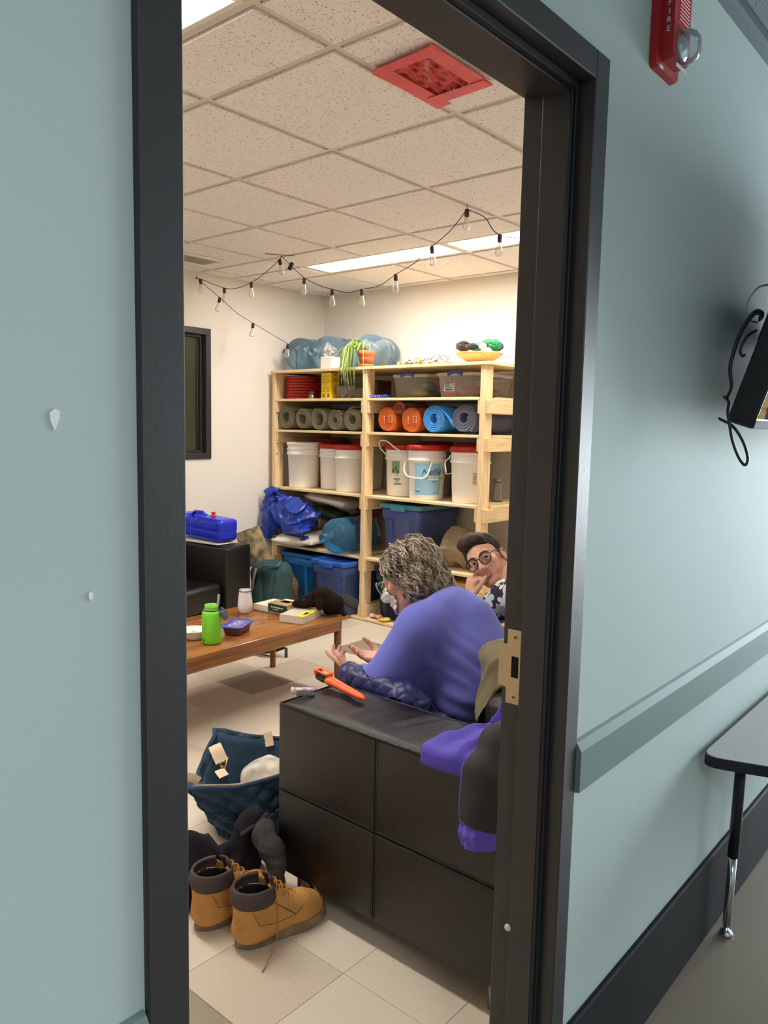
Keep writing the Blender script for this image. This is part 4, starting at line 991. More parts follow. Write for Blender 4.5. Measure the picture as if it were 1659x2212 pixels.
cantext(bL, "Nellie's", 0.062, AV+0.34, 0.195, *args, M_navy, shear=0.35, par=lb, slant=0.06)
b = MB(); V, F = bent_band(0.118+0.016*0.152/0.368+0.0014, AV+0.02, AV+0.70, 0.140, 0.164, 10, 0.0006); b.add(V, F); bn = b.build('banner', M_whp, lb)
cantext(bL, 'LAUNDRY SODA', 0.0185, AV+0.36, 0.152, *args, M_navy, off=0.0026, par=lb)
canlabel(bL, *args, AV+0.20, AV+0.52, 0.126, 0.1295, M_navy, 'small_print', 0.0016, lb, 6)
b = MB(); rr = 0.1212
for k in range(14):
    a = 2*PI*k/14; b.box((0, 0, 0), (0.001, 0.010, 0.010), M=Matrix.Translation((rr*math.cos(AV-0.60+0.10*math.cos(a)), rr*math.sin(AV-0.60+0.10*math.cos(a)), 0.072+0.0115*math.sin(a))) @ Matrix.Rotation(AV-0.6, 4, 'Z'))
V, F = bent_band(rr-0.0005, AV-0.71, AV-0.49, 0.061, 0.083, 4, 0.001); b.add(V, F); b.build('badge', M_navy, lb)
cantext(bL, '1100', 0.013, AV-0.60, 0.073, *args, M_whp, off=0.0036, par=lb)
b = MB()
for a_ in (AV+0.44, AV+0.60):
    V, F = bent_band(0.1208, a_-0.025, a_+0.025, 0.066, 0.084, 3, 0.0008); b.add(V, F)
V, F = bent_band(0.1208, AV+0.50, AV+0.54, 0.070, 0.081, 3, 0.0008); b.add(V, F); b.build('flag_emblem', M_navy, lb)
canlabel(bL, *args, AV+0.34, AV+0.70, 0.050, 0.0525, M_navy, 'small_print', 0.0016, lb, 6)
args4 = (0.112, 0.126, 0.362)
lb = canlabel(b4, *args4, AV-0.75, AV-0.25, 0.165, 0.255, mat('green_label', srgb(120, 160, 112), 0.5))
canlabel(b4, *args4, AV-1.05, AV-0.76, 0.150, 0.255, mat('white_label', srgb(222, 226, 214), 0.5))
for z, a0, a1 in ((0.15, .52, .32), (0.128, .62, .2), (0.118, .62, .2), (0.106, .5, .3), (0.092, .62, .15), (0.085, .62, .1)):
    canlabel(b4, *args4, AV-a0, AV-a1, z, z+0.0045, mat('grey_ink', srgb(96, 92, 88), 0.6), 'small_print', 0.0008, None, 5)
for a0, a1, z0, z1 in ((-.70, -.60, .175, .2), (-.5, -.42, .19, .215), (-.4, -.3, .17, .19)): canlabel(b4, *args4, AV+a0, AV+a1, z0, z1, mat('dark_green_ink', srgb(50, 80, 44), 0.6), 'print', 0.0016, lb, 4)
lb = canlabel(b6, *args, AV-0.02, AV+0.78, 0.120, 0.215, mat('cream_label', srgb(230, 226, 212), 0.5))
for k in range(9): canlabel(b6, *args, AV+0.02, AV+0.22, 0.134+k*0.0085, 0.1375+k*0.0085, mat('grey_ink', srgb(96, 92, 88), 0.6), 'small_print', 0.0014, lb, 4)
canlabel(b6, *args, AV+0.27, AV+0.76, 0.121, 0.134, mat('olive_ink', srgb(74, 84, 34), 0.6), 'print', 0.0014, lb, 6)
for z, c in ((0.196, srgb(100, 130, 40)), (0.178, srgb(70, 66, 60)), (0.164, srgb(120, 130, 110)), (0.156, srgb(110, 116, 96))): canlabel(b6, *args, AV+0.34, AV+0.66, z, z+0.008, mat('ink%d' % int(z*1000), c, 0.6), 'print', 0.0014, lb, 5)
t = thing('glass_jar', 'small clear glass jar with a steel lid behind the right post', 'jar', (4.60, 2.902, Z3))
b = MB(); b.lathe([(0.0001, 0.0), (0.034, 0.0), (0.038, 0.008), (0.036, 0.05), (0.028, 0.10), (0.026, 0.138), (0.024, 0.138), (0.026, 0.10), (0.034, 0.05), (0.035, 0.01), (0.0001, 0.008)], 24); b.build('glass', clear('jar_glass', (0.93, 0.93, 0.91), 0.16, 0.05, body=srgb(210, 200, 190)), t)
b = MB(); b.lathe([(0.0001, 0.138), (0.0285, 0.138), (0.0285, 0.156), (0.026, 0.158), (0.0001, 0.158)], 22); b.build('jar_lid', M_chrome, t)

# --- row 4
M_tarp = mat('blue_tarp', srgb(26, 58, 160), 0.33, var=0.2, vscale=12, bump=0.25, bscale=22)
t = thing('tarp', 'crumpled bright blue tarpaulin stuffed on the shelf and hanging out at the left', 'tarp', (4.25, 4.5, Z4))
def f(P):
    W = P+np.stack([waves(P, 5, 22, 0.016, 41), waves(P, 5, 22, 0.016, 42), waves(P, 5, 22, 0.016, 43)], 1)
    d = s_ell(W, (0.0, 0.06, 0.25), (0.15, 0.22, 0.135), None)
    d = smin(d, s_cap(W, (-0.075, 0.30, 0.12), (-0.08, 0.235, 0.40), 0.06, 0.055), 0.05)
    d = smin(d, s_cap(W, (-0.075, 0.31, 0.08), (-0.07, 0.25, 0.14), 0.035, 0.05), 0.04)
    d = smin(d, s_cap(W, (-0.02, -0.10, 0.27), (0.10, -0.26, 0.30), 0.05, 0.03), 0.04)
    r1 = s_cap(P, (-0.10, 0.02, 0.17), (-0.10, -0.15, 0.135), 0.06, 0.052)
    ring = np.abs(((np.hypot(P[:, 0]+0.10, P[:, 2]-0.14)+0.0) % 0.020)-0.010)-0.006
    r1 = np.where(P[:, 1] < -0.12, np.maximum(r1, ring), r1)
    d = smin(d, r1, 0.03)
    d = d-0.020*(1-np.abs(np.sin(P @ np.array([14, 20, -26], np.float32)+waves(P, 4, 11, 2.2, 44))))**2-0.014*(1-np.abs(np.sin(P @ np.array([10, -24, -18], np.float32)+waves(P, 4, 13, 2.0, 46))))**3
    d = d+0.005*np.abs(waves(P, 6, 50, 1.0, 45))+0.008
    d = np.maximum(d, np.where(P[:, 0] > -0.040, np.maximum(P[:, 1]-0.245, 0.150-P[:, 2]), -1)); d = np.maximum(d, np.where(P[:, 2] > 0.235, P[:, 0]-0.035, -1))
    return d
sdf_obj('tarp_sheet', f, (-0.22, -0.32, -0.01), (0.18, 0.40, 0.46), 0.0075, M_tarp, t)
for p in ((-0.148, -0.02, 0.235), (-0.150, 0.02, 0.15)):
    b = MB(); b.tube([(0, 0.007*math.cos(a), 0.007*math.sin(a)) for a in [2*PI*k/10 for k in range(10)]], 0.0022, 6, closed=True, M=Matrix.Translation(p)); b.build('eyelet', M_chrome, t)
def pillow(name, label, cat, loc, half, rot, m_, seed, amp=0.006, freq=30, step=0.008, sharp=2.4, group=None, partname='film', matfn=None, mats=None):
    t = thing(name, label, cat, loc, group=group, rot=rot); hx, hy, hz = half
    def f(P):
        q = np.abs(P)/np.array([hx, hy, hz], np.float32)
        k = (np.maximum(q[:, 0], 1e-6)**4+np.maximum(q[:, 1], 1e-6)**4)
        top = hz*np.clip(1-k, 0, 1)**(1/sharp)
        d = np.where(k < 1, np.abs(P[:, 2])-top, np.hypot(np.maximum(np.abs(P[:, 0])-hx, 0), np.maximum(np.abs(P[:, 1])-hy, 0))+np.abs(P[:, 2])*0.6+0.004*(k-1))
        return d*0.7+waves(P, 7, freq, amp, seed)-0.002
    sdf_obj(partname, f, (-hx-0.03, -hy-0.03, -hz-0.025), (hx+0.03, hy+0.03, hz+0.025), step, m_, t, mats, matfn); return t
M_wfilm = mat('white_poly_film', srgb(222, 214, 202), 0.32, var=0.05, vscale=9, bump=0.2, bscale=18)
pillow('plastic_sack', 'white plastic sack on top of the heap next to the tarp', 'sack', (4.46, 4.33, Z4+0.368), (0.15, 0.22, 0.036), (0.10, 0.06, 0.1), M_wfilm, 51)
pillow('cloth_bundle', 'dark green bundle squeezed under the upper white sack', 'bundle', (4.48, 4.40, Z4+0.262), (0.12, 0.17, 0.030), (0.12, 0.02, 0), mat('dark_green_nylon', srgb(46, 58, 42), 0.5, var=0.2), 52)
pillow('plastic_sack', 'white plastic sack drooping over the shelf edge beneath the tarp', 'sack', (4.31, 4.500, Z4+0.069), (0.21, 0.20, 0.040), (0.0, -0.10, 0.20), M_wfilm, 53)
bk = thing('bucket', 'tipped white bucket with a red lid behind the lying water jug', 'bucket', (4.655, 4.12, Z4), group='white plastic buckets')
Mt = Matrix.Translation((0.03, 0.06, 0.10)) @ Matrix.Rotation(-0.32, 4, 'Y') @ Matrix.Rotation(-0.2, 4, 'X') 
b = MB(); b.lathe([(0.0001, -0.05), (0.105, -0.05), (0.118, 0.08), (0.126, 0.082), (0.126, 0.095), (0.120, 0.097), (0.122, 0.135), (0.0001, 0.135)], 36, M=Mt); b.build('pail', M_pail, bk)
b = MB(); b.lathe([(0.128, 0.118), (0.133, 0.120), (0.133, 0.150), (0.128, 0.158), (0.116, 0.159), (0.112, 0.150), (0.0001, 0.150)], 36, M=Mt); b.build('lid', M_redlid, bk)
b = MB(); b.tube([(-0.145, 0.13, 0.10), (-0.12, 0.06, 0.15)], 0.006, 8); b.build('handle', M_plh, bk)
o = first.copy(); COL.objects.link(o); o.location = (4.69, 4.12, Z4+0.295); o.rotation_euler = (0.05, -0.12, 0); o['label'] = 'loose red bucket lid resting on the tipped bucket'; o['group'] = 'loose red lids'
# lidded totes
def tote(label, x, y, w_, d_, h_, mb, ml, lid=True, rim=0.02, group='plastic storage totes', z=0.022, tap=0.86, clips=True, rotz=0.0):
    t = thing('storage_tote', label, 'tote', (x+d_/2, y, z), rotz, group)
    def ring(k, zz, ins=0.0): return [(p[0], p[1], zz) for p in rrect(d_*k-2*ins, w_*k-2*ins, 0.035, 5)]
    b = MB()
    V, F = loft([ring(tap, 0), ring(tap+(0.985-tap)*0.74, h_*0.74), ring(0.995, h_*0.75), ring(1.0, h_-0.02), ring(1.0, h_-0.02, 0.004), ring(tap, 0.004, 0.004)]); b.add(V, F, True); body = b.build('tub', mb, t)
    for s in (-1, 1):                                             # moulded ribs on both long and short sides
        for k in (-0.28, 0.28):
            b = MB(); V = []; 
            for zz, kk in ((0.01, tap+0.002), (h_*0.73, tap+(0.985-tap)*0.73)):
                for e in (-0.022, 0.022): V += [(s*(d_*kk/2-0.006), k*w_*kk+e, zz), (s*(d_*kk/2+0.005), k*w_*kk+e*0.8, zz)]
            F = [(0, 2, 3, 1), (4, 5, 7, 6), (0, 1, 5, 4), (2, 6, 7, 3), (1, 3, 7, 5), (0, 4, 6, 2)]
            b.add(V, F); b.build('rib', mb, t)
    if lid:
        b = MB(); V, F = loft([ring(1.0, h_-0.030, -0.012), ring(1.0, h_-0.004, -0.013), ring(1.0, h_+0.002, -0.006), ring(1.0, h_+0.002, 0.010), ring(1.0, h_-0.012, 0.022)], False, True); b.add(V, F); ld = b.build('lid', ml, t)
        if clips:
            for s in (-1, 1):
                b = MB(); b.box((s*(d_/2+0.016), 0, h_-0.025), (0.022, 0.13, 0.042), b=0.005, seg=2); b.build('clip', ml, ld)
    else:
        b = MB(); V, F = loft([ring(1.0, h_-0.028, -0.014), ring(1.0, h_, -0.018), ring(1.0, h_, 0.002), ring(1.0, h_-0.026, 0.004)], False, False); b.add(V, F); b.build('rim', mb, t)
        b = MB(); b.box((-d_/2-0.002, 0.02, h_-0.075), (0.012, 0.14, 0.03), b=0.006, seg=2); b.build('grip', mb, t)
    return t
M_tblue = mat('slate_blue_plastic', srgb(64, 84, 142), 0.42, var=0.05, vscale=8); M_tteal = mat('teal_lid_plastic', srgb(74, 138, 160), 0.42)
M_tcyan = mat('bright_cyan_blue_plastic', srgb(0, 112, 186), 0.42); M_tnavy = mat('navy_plastic', srgb(38, 44, 74), 0.45); M_tlid = mat('royal_blue_lid', srgb(44, 98, 190), 0.4)
tote('slate blue storage tote with a teal lid on the shelf behind the woman', 4.27, 3.500, 0.36, 0.50, 0.408, M_tblue, M_tteal, z=Z4)
tote('slate blue tote with a royal blue lid sticking out of the bottom shelf', 4.10, 4.045, 0.335, 0.50, 0.405, M_tblue, M_tlid, z=Z5)
cb = tote('open bright blue bin on the bottom shelf, next to the backpack', 4.262, 4.555, 0.35, 0.48, 0.385, M_tcyan, M_tcyan, lid=False, z=Z5, tap=0.80)
def f(P): return np.maximum(s_box(P, (0, 0, 0.25), (0.190, 0.125, 0.06), 0.02)+waves(P, 7, 40, 0.006, 61), 0.20-P[:, 2])
sdf_obj('contents', f, (-0.25, -0.2, 0.05), (0.25, 0.2, 0.34), 0.009, mat('brown_cloth', srgb(92, 78, 64), 0.9, var=0.3, vscale=30), cb)
tote('dark navy storage tote on the bottom shelf, right of the middle post', 4.275, 3.560, 0.34, 0.48, 0.385, M_tnavy, M_tnavy, z=Z5)
pillow('plastic_bag', 'clear plastic bag of brown paper stuffed on the shelf between the two people', 'bag', (4.45, 3.045, Z4+0.142), (0.19, 0.138, 0.118), (0, 0, 0.1), clear('cloudy_film', (0.80, 0.70, 0.56), 0.34, 0.10, body=srgb(216, 196, 164), bump=0.9, bscale=22), 71, amp=0.012, freq=34, step=0.009, sharp=1.8)
pillow('paper_bundle', 'crumpled brown paper inside the clear plastic bag', 'paper', (4.46, 3.045, Z4+0.140), (0.10, 0.085, 0.060), (0, 0, 0.1), mat('brown_paper', srgb(176, 146, 104), 0.8, var=0.2, vscale=14, bump=0.3, bscale=20), 72, amp=0.010, freq=40, step=0.01, sharp=1.8)
t = thing('cardboard_box', 'plain brown cardboard box on the bottom shelf behind the man', 'box', (4.50, 3.035, Z5))
b = MB(); b.box((0, 0, 0.185), (0.44, 0.36, 0.37), b=0.003); b.build('carton_body', mat('kraft_card', srgb(172, 142, 102), 0.8, var=0.04), t)
b = MB(); b.box((0, 0, 0.3705), (0.44, 0.05, 0.001)); b.box((-0.2205, 0, 0.34), (0.001, 0.05, 0.06)); b.build('tape', mat('parcel_tape', srgb(190, 164, 120), 0.3), t)
for k, (x, y, c, lab) in enumerate(((4.262, 3.695, srgb(206, 60, 48), 'crumpled red and white wrapper on the bottom board'), (4.238, 3.60, srgb(222, 200, 60), 'crumpled yellow wrapper on the bottom board'))):
    pillow('wrapper', lab, 'wrapper', (x, y, Z5+0.017), (0.03, 0.045, 0.008), (0, 0, 0.4*k), mat('wrap%d' % k, c, 0.4, var=0, col2=(srgb(230, 226, 220) if k == 0 else srgb(226, 190, 70)), vscale=30), 80+k, 0.004, 60, 0.006)
# ================================================================== ON THE COFFEE TABLE
TT = TZ+0.0014
t = thing('water_bottle', 'bright green wide-mouth water bottle standing open on the coffee table', 'bottle', (2.215, 2.945, TT))
M_green = mat('lime_green_plastic', srgb(122, 206, 48), 0.45)
b = MB(); b.lathe([(0.0001, 0.0), (0.036, 0.0), (0.043, 0.006), (0.045, 0.014), (0.045, 0.142), (0.043, 0.150), (0.037, 0.158), (0.034, 0.160), (0.034, 0.164), (0.0315, 0.165), (0.0315, 0.172), (0.033, 0.174), (0.0315, 0.177), (0.0315, 0.186), (0.029, 0.187), (0.028, 0.160), (0.040, 0.140), (0.041, 0.012), (0.0001, 0.008)], 36); b.build('body', M_green, t)
b = MB()
for k in range(10):
    z = 0.040+k*0.0098
    V, F = bent_band(0.0452, AV-0.62, AV-0.62+(0.16 if k % 2 else 0.24), z, z+0.0016, 3, 0.0004); b.add(V, F)
    V, F = bent_band(0.0452, AV-0.98, AV-0.98+0.14, z+0.004, z+0.0056, 3, 0.0004); b.add(V, F)
for z, a0, a1 in ((0.022, .95, .50), (0.028, .95, .55), (0.018, .85, .52)):
    V, F = bent_band(0.0452, AV-a0, AV-a1, z, z+0.003, 4, 0.0004); b.add(V, F)
b.build('scale_marks', mat('dark_green_print', srgb(36, 66, 22), 0.6), t)
M_loop = mat('slate_grey_plastic', srgb(74, 82, 106), 0.5)
b = MB(); b.lathe([(0.0355, 0.1585), (0.0375, 0.1585), (0.0375, 0.1645), (0.0355, 0.1645)], 28); b.build('retaining_ring', M_loop, t)
rx = Vector((0.65, -0.76, 0))
b = MB(); P0 = Vector((0, 0, 0.162))+rx*0.036
b.tube([P0, P0+rx*0.012+Vector((0, 0, 0.008)), P0+rx*0.024+Vector((0, 0, -0.006)), P0+rx*0.030+Vector((0, 0, -0.022))], 0.007, 8, flat=0.5, upv=(0.76, 0.65, 0)); b.build('tether', M_loop, t)
b = MB(); Mc = basis(P0+rx*0.024+Vector((0, 0, -0.022)), (0.76, 0.65, 0), rx*0.85+Vector((0, 0, 0.5))); b.box((0, 0, 0), (0.052, 0.050, 0.018), M=Mc, b=0.006, seg=2); b.box((0, 0.0, -0.010), (0.03, 0.03, 0.006), M=Mc, b=0.002); b.build('hanging_cap', M_loop, t)
b = MB(); b.tube([rx*0.012+Vector((0, 0, 0.05)), rx*0.036+Vector((0, 0, 0.235))], 0.0055, 10); b.build('straw', mat('grey_straw', srgb(128, 124, 112), 0.45), t)
t = thing('bowl', 'white bowl holding cutlery, half hidden behind the green bottle', 'bowl', (2.205, 3.068, TT))
M_bowlw = mat('white_china', srgb(234, 230, 218), 0.3)
b = MB(); b.lathe([(0.0001, 0.0), (0.034, 0.0), (0.036, 0.004), (0.056, 0.026), (0.068, 0.044), (0.070, 0.047), (0.066, 0.047), (0.052, 0.028), (0.030, 0.010), (0.0001, 0.008)], 34); b.build('bowl_body', M_bowlw, t)
for k, a in enumerate((0.6, 1.0)):
    b = MB(); c, s_ = math.cos(a), math.sin(a)
    b.tube([(-0.05*c, -0.05*s_, 0.045), (0, 0, 0.028+0.006*k), (0.03*c, 0.03*s_, 0.020+0.006*k)], [0.003, 0.002, 0.009], 8, flat=0.35); b.build('cutlery', M_chrome, t)
t = thing('food_container', 'shallow plastic food container with a blue lid, right of the green bottle', 'container', (2.425, 3.015, TT), 0.50)
def fcr(sx, sy, z, r): return [(p[0], p[1], z) for p in rrect(sx, sy, r, 4)]
b = MB(); V, F = loft([fcr(0.145, 0.078, 0, 0.014), fcr(0.165, 0.096, 0.040, 0.018)]); b.add(V, F, True); b.build('tub', clear('berry_tub', (0.62, 0.40, 0.44), 0.5, 0.15, body=srgb(140, 82, 90)), t)
b = MB(); V, F = loft([fcr(0.185, 0.112, 0.0405, 0.020), fcr(0.187, 0.114, 0.046, 0.021), fcr(0.160, 0.090, 0.0465, 0.016), fcr(0.158, 0.088, 0.044, 0.016)]); b.add(V, F); ld = b.build('lid', mat('blue_lid_film', srgb(62, 76, 176), 0.25), t)
b = MB(); b.box((0, 0, 0.0446), (0.12, 0.055, 0.0008)); b.build('film', mat('shiny_lilac_film', srgb(120, 110, 160), 0.12), ld)
b = MB()
for k in range(3): b.box((-0.05+0.035*k, 0.02-0.012*k, 0.0453), (0.018, 0.006, 0.0005))
b.build('print', mat('white_ink', srgb(240, 240, 240), 0.6), ld)
t = thing('tumbler', 'white stemless tumbler with a clear lid on the coffee table', 'tumbler', (2.712, 3.305, TT))
b = MB(); b.lathe([(0.0001, 0.0), (0.026, 0.0), (0.029, 0.003), (0.037, 0.020), (0.0405, 0.038), (0.040, 0.055), (0.036, 0.09), (0.033, 0.118), (0.033, 0.122), (0.031, 0.122), (0.031, 0.112), (0.0001, 0.111)], 32); b.build('cup', mat('white_powder_coat', srgb(226, 222, 226), 0.45, bump=0.03, bscale=300), t)
b = MB(); b.lathe([(0.0338, 0.119), (0.0345, 0.121), (0.0338, 0.125), (0.031, 0.1255)], 30, cap=False); b.build('steel_rim', M_chrome, t)
b = MB(); b.lathe([(0.0335, 0.1255), (0.032, 0.129), (0.026, 0.126), (0.0001, 0.124)], 28); b.build('lid', clear('clear_lid2', (0.92, 0.92, 0.92), 0.2, 0.06, body=srgb(220, 220, 220)), t)
def book(label, corner, ang, lx, ly, h, cover, spine, z=TT, prints=(), page=srgb(222, 210, 186)):
    """corner is the near corner on the table; lx runs along ang, ly at right angles to its left"""
    t = thing('book', label, 'book', (corner[0], corner[1], z), ang, 'books on the coffee table')
    b = MB(); b.box((lx/2, ly/2, h/2), (lx-0.004, ly-0.004, h-0.003)); b.build('pages', mat('pages_%d' % int(sum(page)*1000), page, 0.9, bump=0.3, bscale=400, stretch=(0.2, 0.2, 3)), t)
    cm = mat('cover_'+label[:12], cover, 0.35); sm = mat('spine_'+label[:12], spine, 0.35)
    b = MB(); b.box((lx/2, ly/2, 0.0008), (lx, ly, 0.0016)); b.build('back_cover', cm, t)
    b = MB(); b.box((lx/2, ly/2, h-0.0008), (lx, ly, 0.0016)); fc = b.build('front_cover', cm, t)
    b = MB(); b.box((0.0008, ly/2, h/2), (0.0016, ly, h-0.0002)); sp_ = b.build('spine', sm, t)
    for (x, y, sx, sy, c, nm) in prints:
        b = MB(); b.box((x, y, h+0.0003), (sx, sy, 0.0007)); b.build(nm, mat('bp_%d' % int(x*9999+y*777), c, 0.5), fc)
    return t
bk1 = book('white-covered paperback at the back of the pile, beside the tumbler', (2.806, 3.225), 0.10, 0.16, 0.105, 0.034, srgb(224, 222, 190), srgb(226, 218, 196), prints=((0.11, 0.06, 0.06, 0.008, srgb(96, 104, 80), 'print'),))
book('thin cream book lying under the dark green one', (2.826, 3.062), 0.12, 0.155, 0.155, 0.012, srgb(222, 204, 170), srgb(226, 196, 168))
gb = book('thick dark green paperback with a landscape cover in the middle of the pile', (2.812, 3.075), 0.08, 0.15, 0.142, 0.042, srgb(34, 60, 38), srgb(30, 56, 36), z=TT+0.0125,
     prints=((0.055, 0.07, 0.10, 0.13, srgb(168, 138, 88), 'cover_picture'), (0.085, 0.085, 0.045, 0.06, srgb(46, 72, 50), 'title_block'), (0.125, 0.07, 0.03, 0.13, srgb(222, 214, 168), 'cover_band')))
for k in range(9):
    b = MB(); b.box((-0.0004, 0.115-0.010*k, 0.025), (0.0006, 0.0075-0.002*(k % 2), 0.007-0.002*(k % 3 == 1))); b.build('spine_print', mat('white_ink', srgb(240, 240, 240), 0.6), gb)
b = MB(); b.box((-0.0004, 0.088, 0.013), (0.0006, 0.045, 0.0022)); b.build('spine_print', mat('white_ink', srgb(240, 240, 240), 0.6), gb)
yb = book('thick white and yellow paperback with the plush toy resting on it', (2.757, 2.890), 0.33, 0.205, 0.140, 0.040, srgb(206, 200, 186), srgb(214, 200, 178),
     prints=((0.09, 0.028, 0.17, 0.05, srgb(240, 214, 40), 'yellow_band'), (0.075, 0.022, 0.05, 0.018, srgb(40, 28, 26), 'sticker'), (0.085, 0.024, 0.02, 0.006, srgb(170, 60, 40), 'sticker_print')))
# beaver plush
t = thing('plush_beaver', 'dark brown plush beaver slumped over the yellow book, flat tail behind', 'plush toy', (2.974, 2.980, TT))
r_ = np.array([0.650, -0.757, 0.0], np.float32); f_ = np.array([0.757, 0.650, 0.0], np.float32); u_ = np.array([0, 0, 1], np.float32)
def W(a, b_, c): return tuple(r_*a+f_*b_+u_*c)                 # a to the right of the picture, b_ away, c up
AX = np.stack([r_, f_, u_], 1)
def f(P):
    d = s_ell(P, W(0.055, 0.0, 0.062), (0.072, 0.062, 0.062), AX)
    d = smin(d, s_ell(P, W(0.005, 0.005, 0.105), (0.055, 0.05, 0.048), AX), 0.04)
    d = smin(d, s_cap(P, W(-0.02, 0, 0.095), W(-0.085, -0.01, 0.072), 0.045, 0.036), 0.03)
    d = smin(d, s_cap(P, W(-0.085, -0.012, 0.070), W(-0.135, -0.015, 0.062), 0.034, 0.020), 0.02)
    d = smin(d, s_cap(P, W(-0.01, -0.05, 0.08), W(0.0, -0.065, 0.052), 0.024, 0.021), 0.016)
    d = smin(d, s_cap(P, W(0.11, -0.02, 0.03), W(0.132, -0.045, 0.018), 0.022, 0.014), 0.012)
    d = smin(d, s_ell(P, W(-0.055, -0.005, 0.113), (0.014, 0.010, 0.014), AX), 0.008)
    d = d+waves(P, 8, 60, 0.0022, 91)+waves(P, 10, 260, 0.0010, 92)
    d = d+0.006*np.exp(-((P @ r_+0.035+0.3*(P[:, 2]-0.09))/0.006)**2)
    return np.maximum(d, 0.0005-P[:, 2])
def f2(P):
    bx = P-np.array([0.757*-0.0, 0, 0], np.float32); d = f(P)
    # keep clear of the book under its chin
    return np.where((P @ r_ < 0.015), np.maximum(d, 0.0448-P[:, 2]), d)
M_plush = mat('dark_brown_plush', srgb(36, 27, 22), 0.95, var=0.3, vscale=40, bump=0.7, bscale=350, spec=0.1)
sdf_obj('body', f2, (-0.17, -0.17, -0.004), (0.17, 0.17, 0.17), 0.0042, M_plush, t)
rings = []
tn = (Vector(u_)*0.75-Vector(f_)*0.62+Vector(r_)*0.22).normalized()
for k in range(10):
    q = k/9; c = Vector(W(0.092+0.112*q, 0.030, 0.100-0.052*q)); ta = Vector(W(0.112, 0, -0.052)).normalized(); sd = tn.cross(ta).normalized()
    wd = 0.012+0.026*math.sin(PI*min(1, 0.10+q*0.62)) if k < 9 else 0.012
    th = 0.008 if k < 9 else 0.003
    rings.append([tuple(c+sd*wd*math.cos(a)+tn*th*math.sin(a)) for a in [2*PI*j/16 for j in range(16)]])
V, F = loft(rings); b = MB(); b.add(V, F, True); b.build('tail', mat('charcoal_felt', srgb(40, 42, 44), 0.95, bump=0.4, bscale=300), t)
b = MB(); b.tube([tuple(Vector(W(-0.088+0.007*math.cos(a), -0.0445, 0.083+0.010*math.sin(a)))) for a in [2*PI*k/12 for k in range(12)]], 0.0016, 6, closed=True); b.build('eye_ring', mat('grey_thread', srgb(120, 116, 112), 0.6), t)
b = MB(); b.lathe([(0.0001, 0.004), (0.004, 0.003), (0.006, 0.0)], 12, M=basis(W(-0.088, -0.0435, 0.083), tuple(r_), tuple(-f_))); b.build('eye', mat('black_glass', srgb(8, 8, 8), 0.1), t)
b = MB(); b.lathe([(0.0001, 0.006), (0.007, 0.003), (0.010, -0.002)], 12, M=basis(W(-0.152, -0.018, 0.066), tuple(f_), tuple(-r_))); b.build('nose', mat('nose_felt', srgb(24, 20, 18), 0.8), t)

# ================================================================== ON AND AROUND THE FAR SOFA
t = thing('paper_pad', 'white paper pad under the blue jerrycan on the far sofa arm', 'paper', (3.195, 4.40, 0.6365), 0.12)
b = MB(); b.box((0, 0, 0.004), (0.17, 0.56, 0.008), b=0.001); b.build('sheets', mat('white_paper', srgb(232, 228, 222), 0.8), t)
t = thing('jerrycan', 'bright blue plastic water jerrycan with a red cap on the far sofa arm', 'jerrycan', (3.222, 4.325, 0.6590), rot=(0.045, 0, 0.06))
M_jc = mat('royal_blue_plastic', srgb(24, 44, 196), 0.3)
def f(P):
    d = s_box(P, (0, 0.02, 0.076), (0.085, 0.235, 0.075), 0.03)
    d = smax(d, -s_box(P, (0, 0.09, 0.150), (0.2, 0.055, 0.022), 0.012), 0.012)
    d = smax(d, -s_cap(P, (-0.3, -0.02, 0.0), (0.3, -0.02, 0.0), 0.0), 0.002)
    g = np.abs(P[:, 1]-0.085); d = d+0.004*np.exp(-(g/0.008)**2)+0.003*np.exp(-((P[:, 2]-0.07)/0.006)**2)
    return d
sdf_obj('can', f, (-0.1, -0.24, -0.01), (0.1, 0.28, 0.17), 0.0065, M_jc, t)
b = MB(); b.tube([(0, 0.15, 0.145), (0, 0.13, 0.165), (0, 0.06, 0.168), (0, 0.02, 0.150)], 0.014, 8, flat=0.7); b.build('handle', M_jc, t)
b = MB(); b.lathe([(0.016, 0.0), (0.016, 0.012), (0.010, 0.016), (0.008, 0.022), (0.015, 0.024), (0.015, 0.034), (0.0001, 0.036)], 16); b.build('cap', mat('red_plastic', srgb(206, 44, 36), 0.4), t, (0, -0.055, 0.148))
# backpack with a camouflage roll
t = thing('backpack', 'dark teal backpack standing between the far sofa and the shelves', 'backpack', (3.76, 4.28, 0), 0.0)
M_bp = mat('dark_teal_canvas', srgb(42, 74, 78), 0.8, var=0.12, vscale=14, bump=0.25, bscale=200)
def f(P):
    d = s_box(P, (0.0, 0.0, 0.22), (0.12, 0.15, 0.22), 0.09)
    d = smin(d, s_ell(P, W(-0.01, -0.09, 0.17), (0.13, 0.06, 0.17), AX), 0.03)
    q = P @ r_
    d = d+0.010*np.exp(-((q-0.03-0.15*(P[:, 2]-0.3))/0.010)**2)+0.008*np.exp(-((q+0.055+0.1*(P[:, 2]-0.3))/0.008)**2)+0.007*np.exp(-((q-0.09)/0.008)**2)
    return np.maximum(d+waves(P, 6, 30, 0.004, 95), -P[:, 2]+0.001)
sdf_obj('pack_body', f, (-0.22, -0.24, -0.01), (0.22, 0.24, 0.47), 0.009, M_bp, t)
b = MB(); b.tube(catmull([W(-0.075, -0.125, 0.39), W(-0.02, -0.150, 0.43), W(0.05, -0.13, 0.42), W(0.07, -0.06, 0.44)], 5), 0.016, 8, flat=0.4); b.build('strap', mat('teal_webbing', srgb(50, 92, 92), 0.8), t)
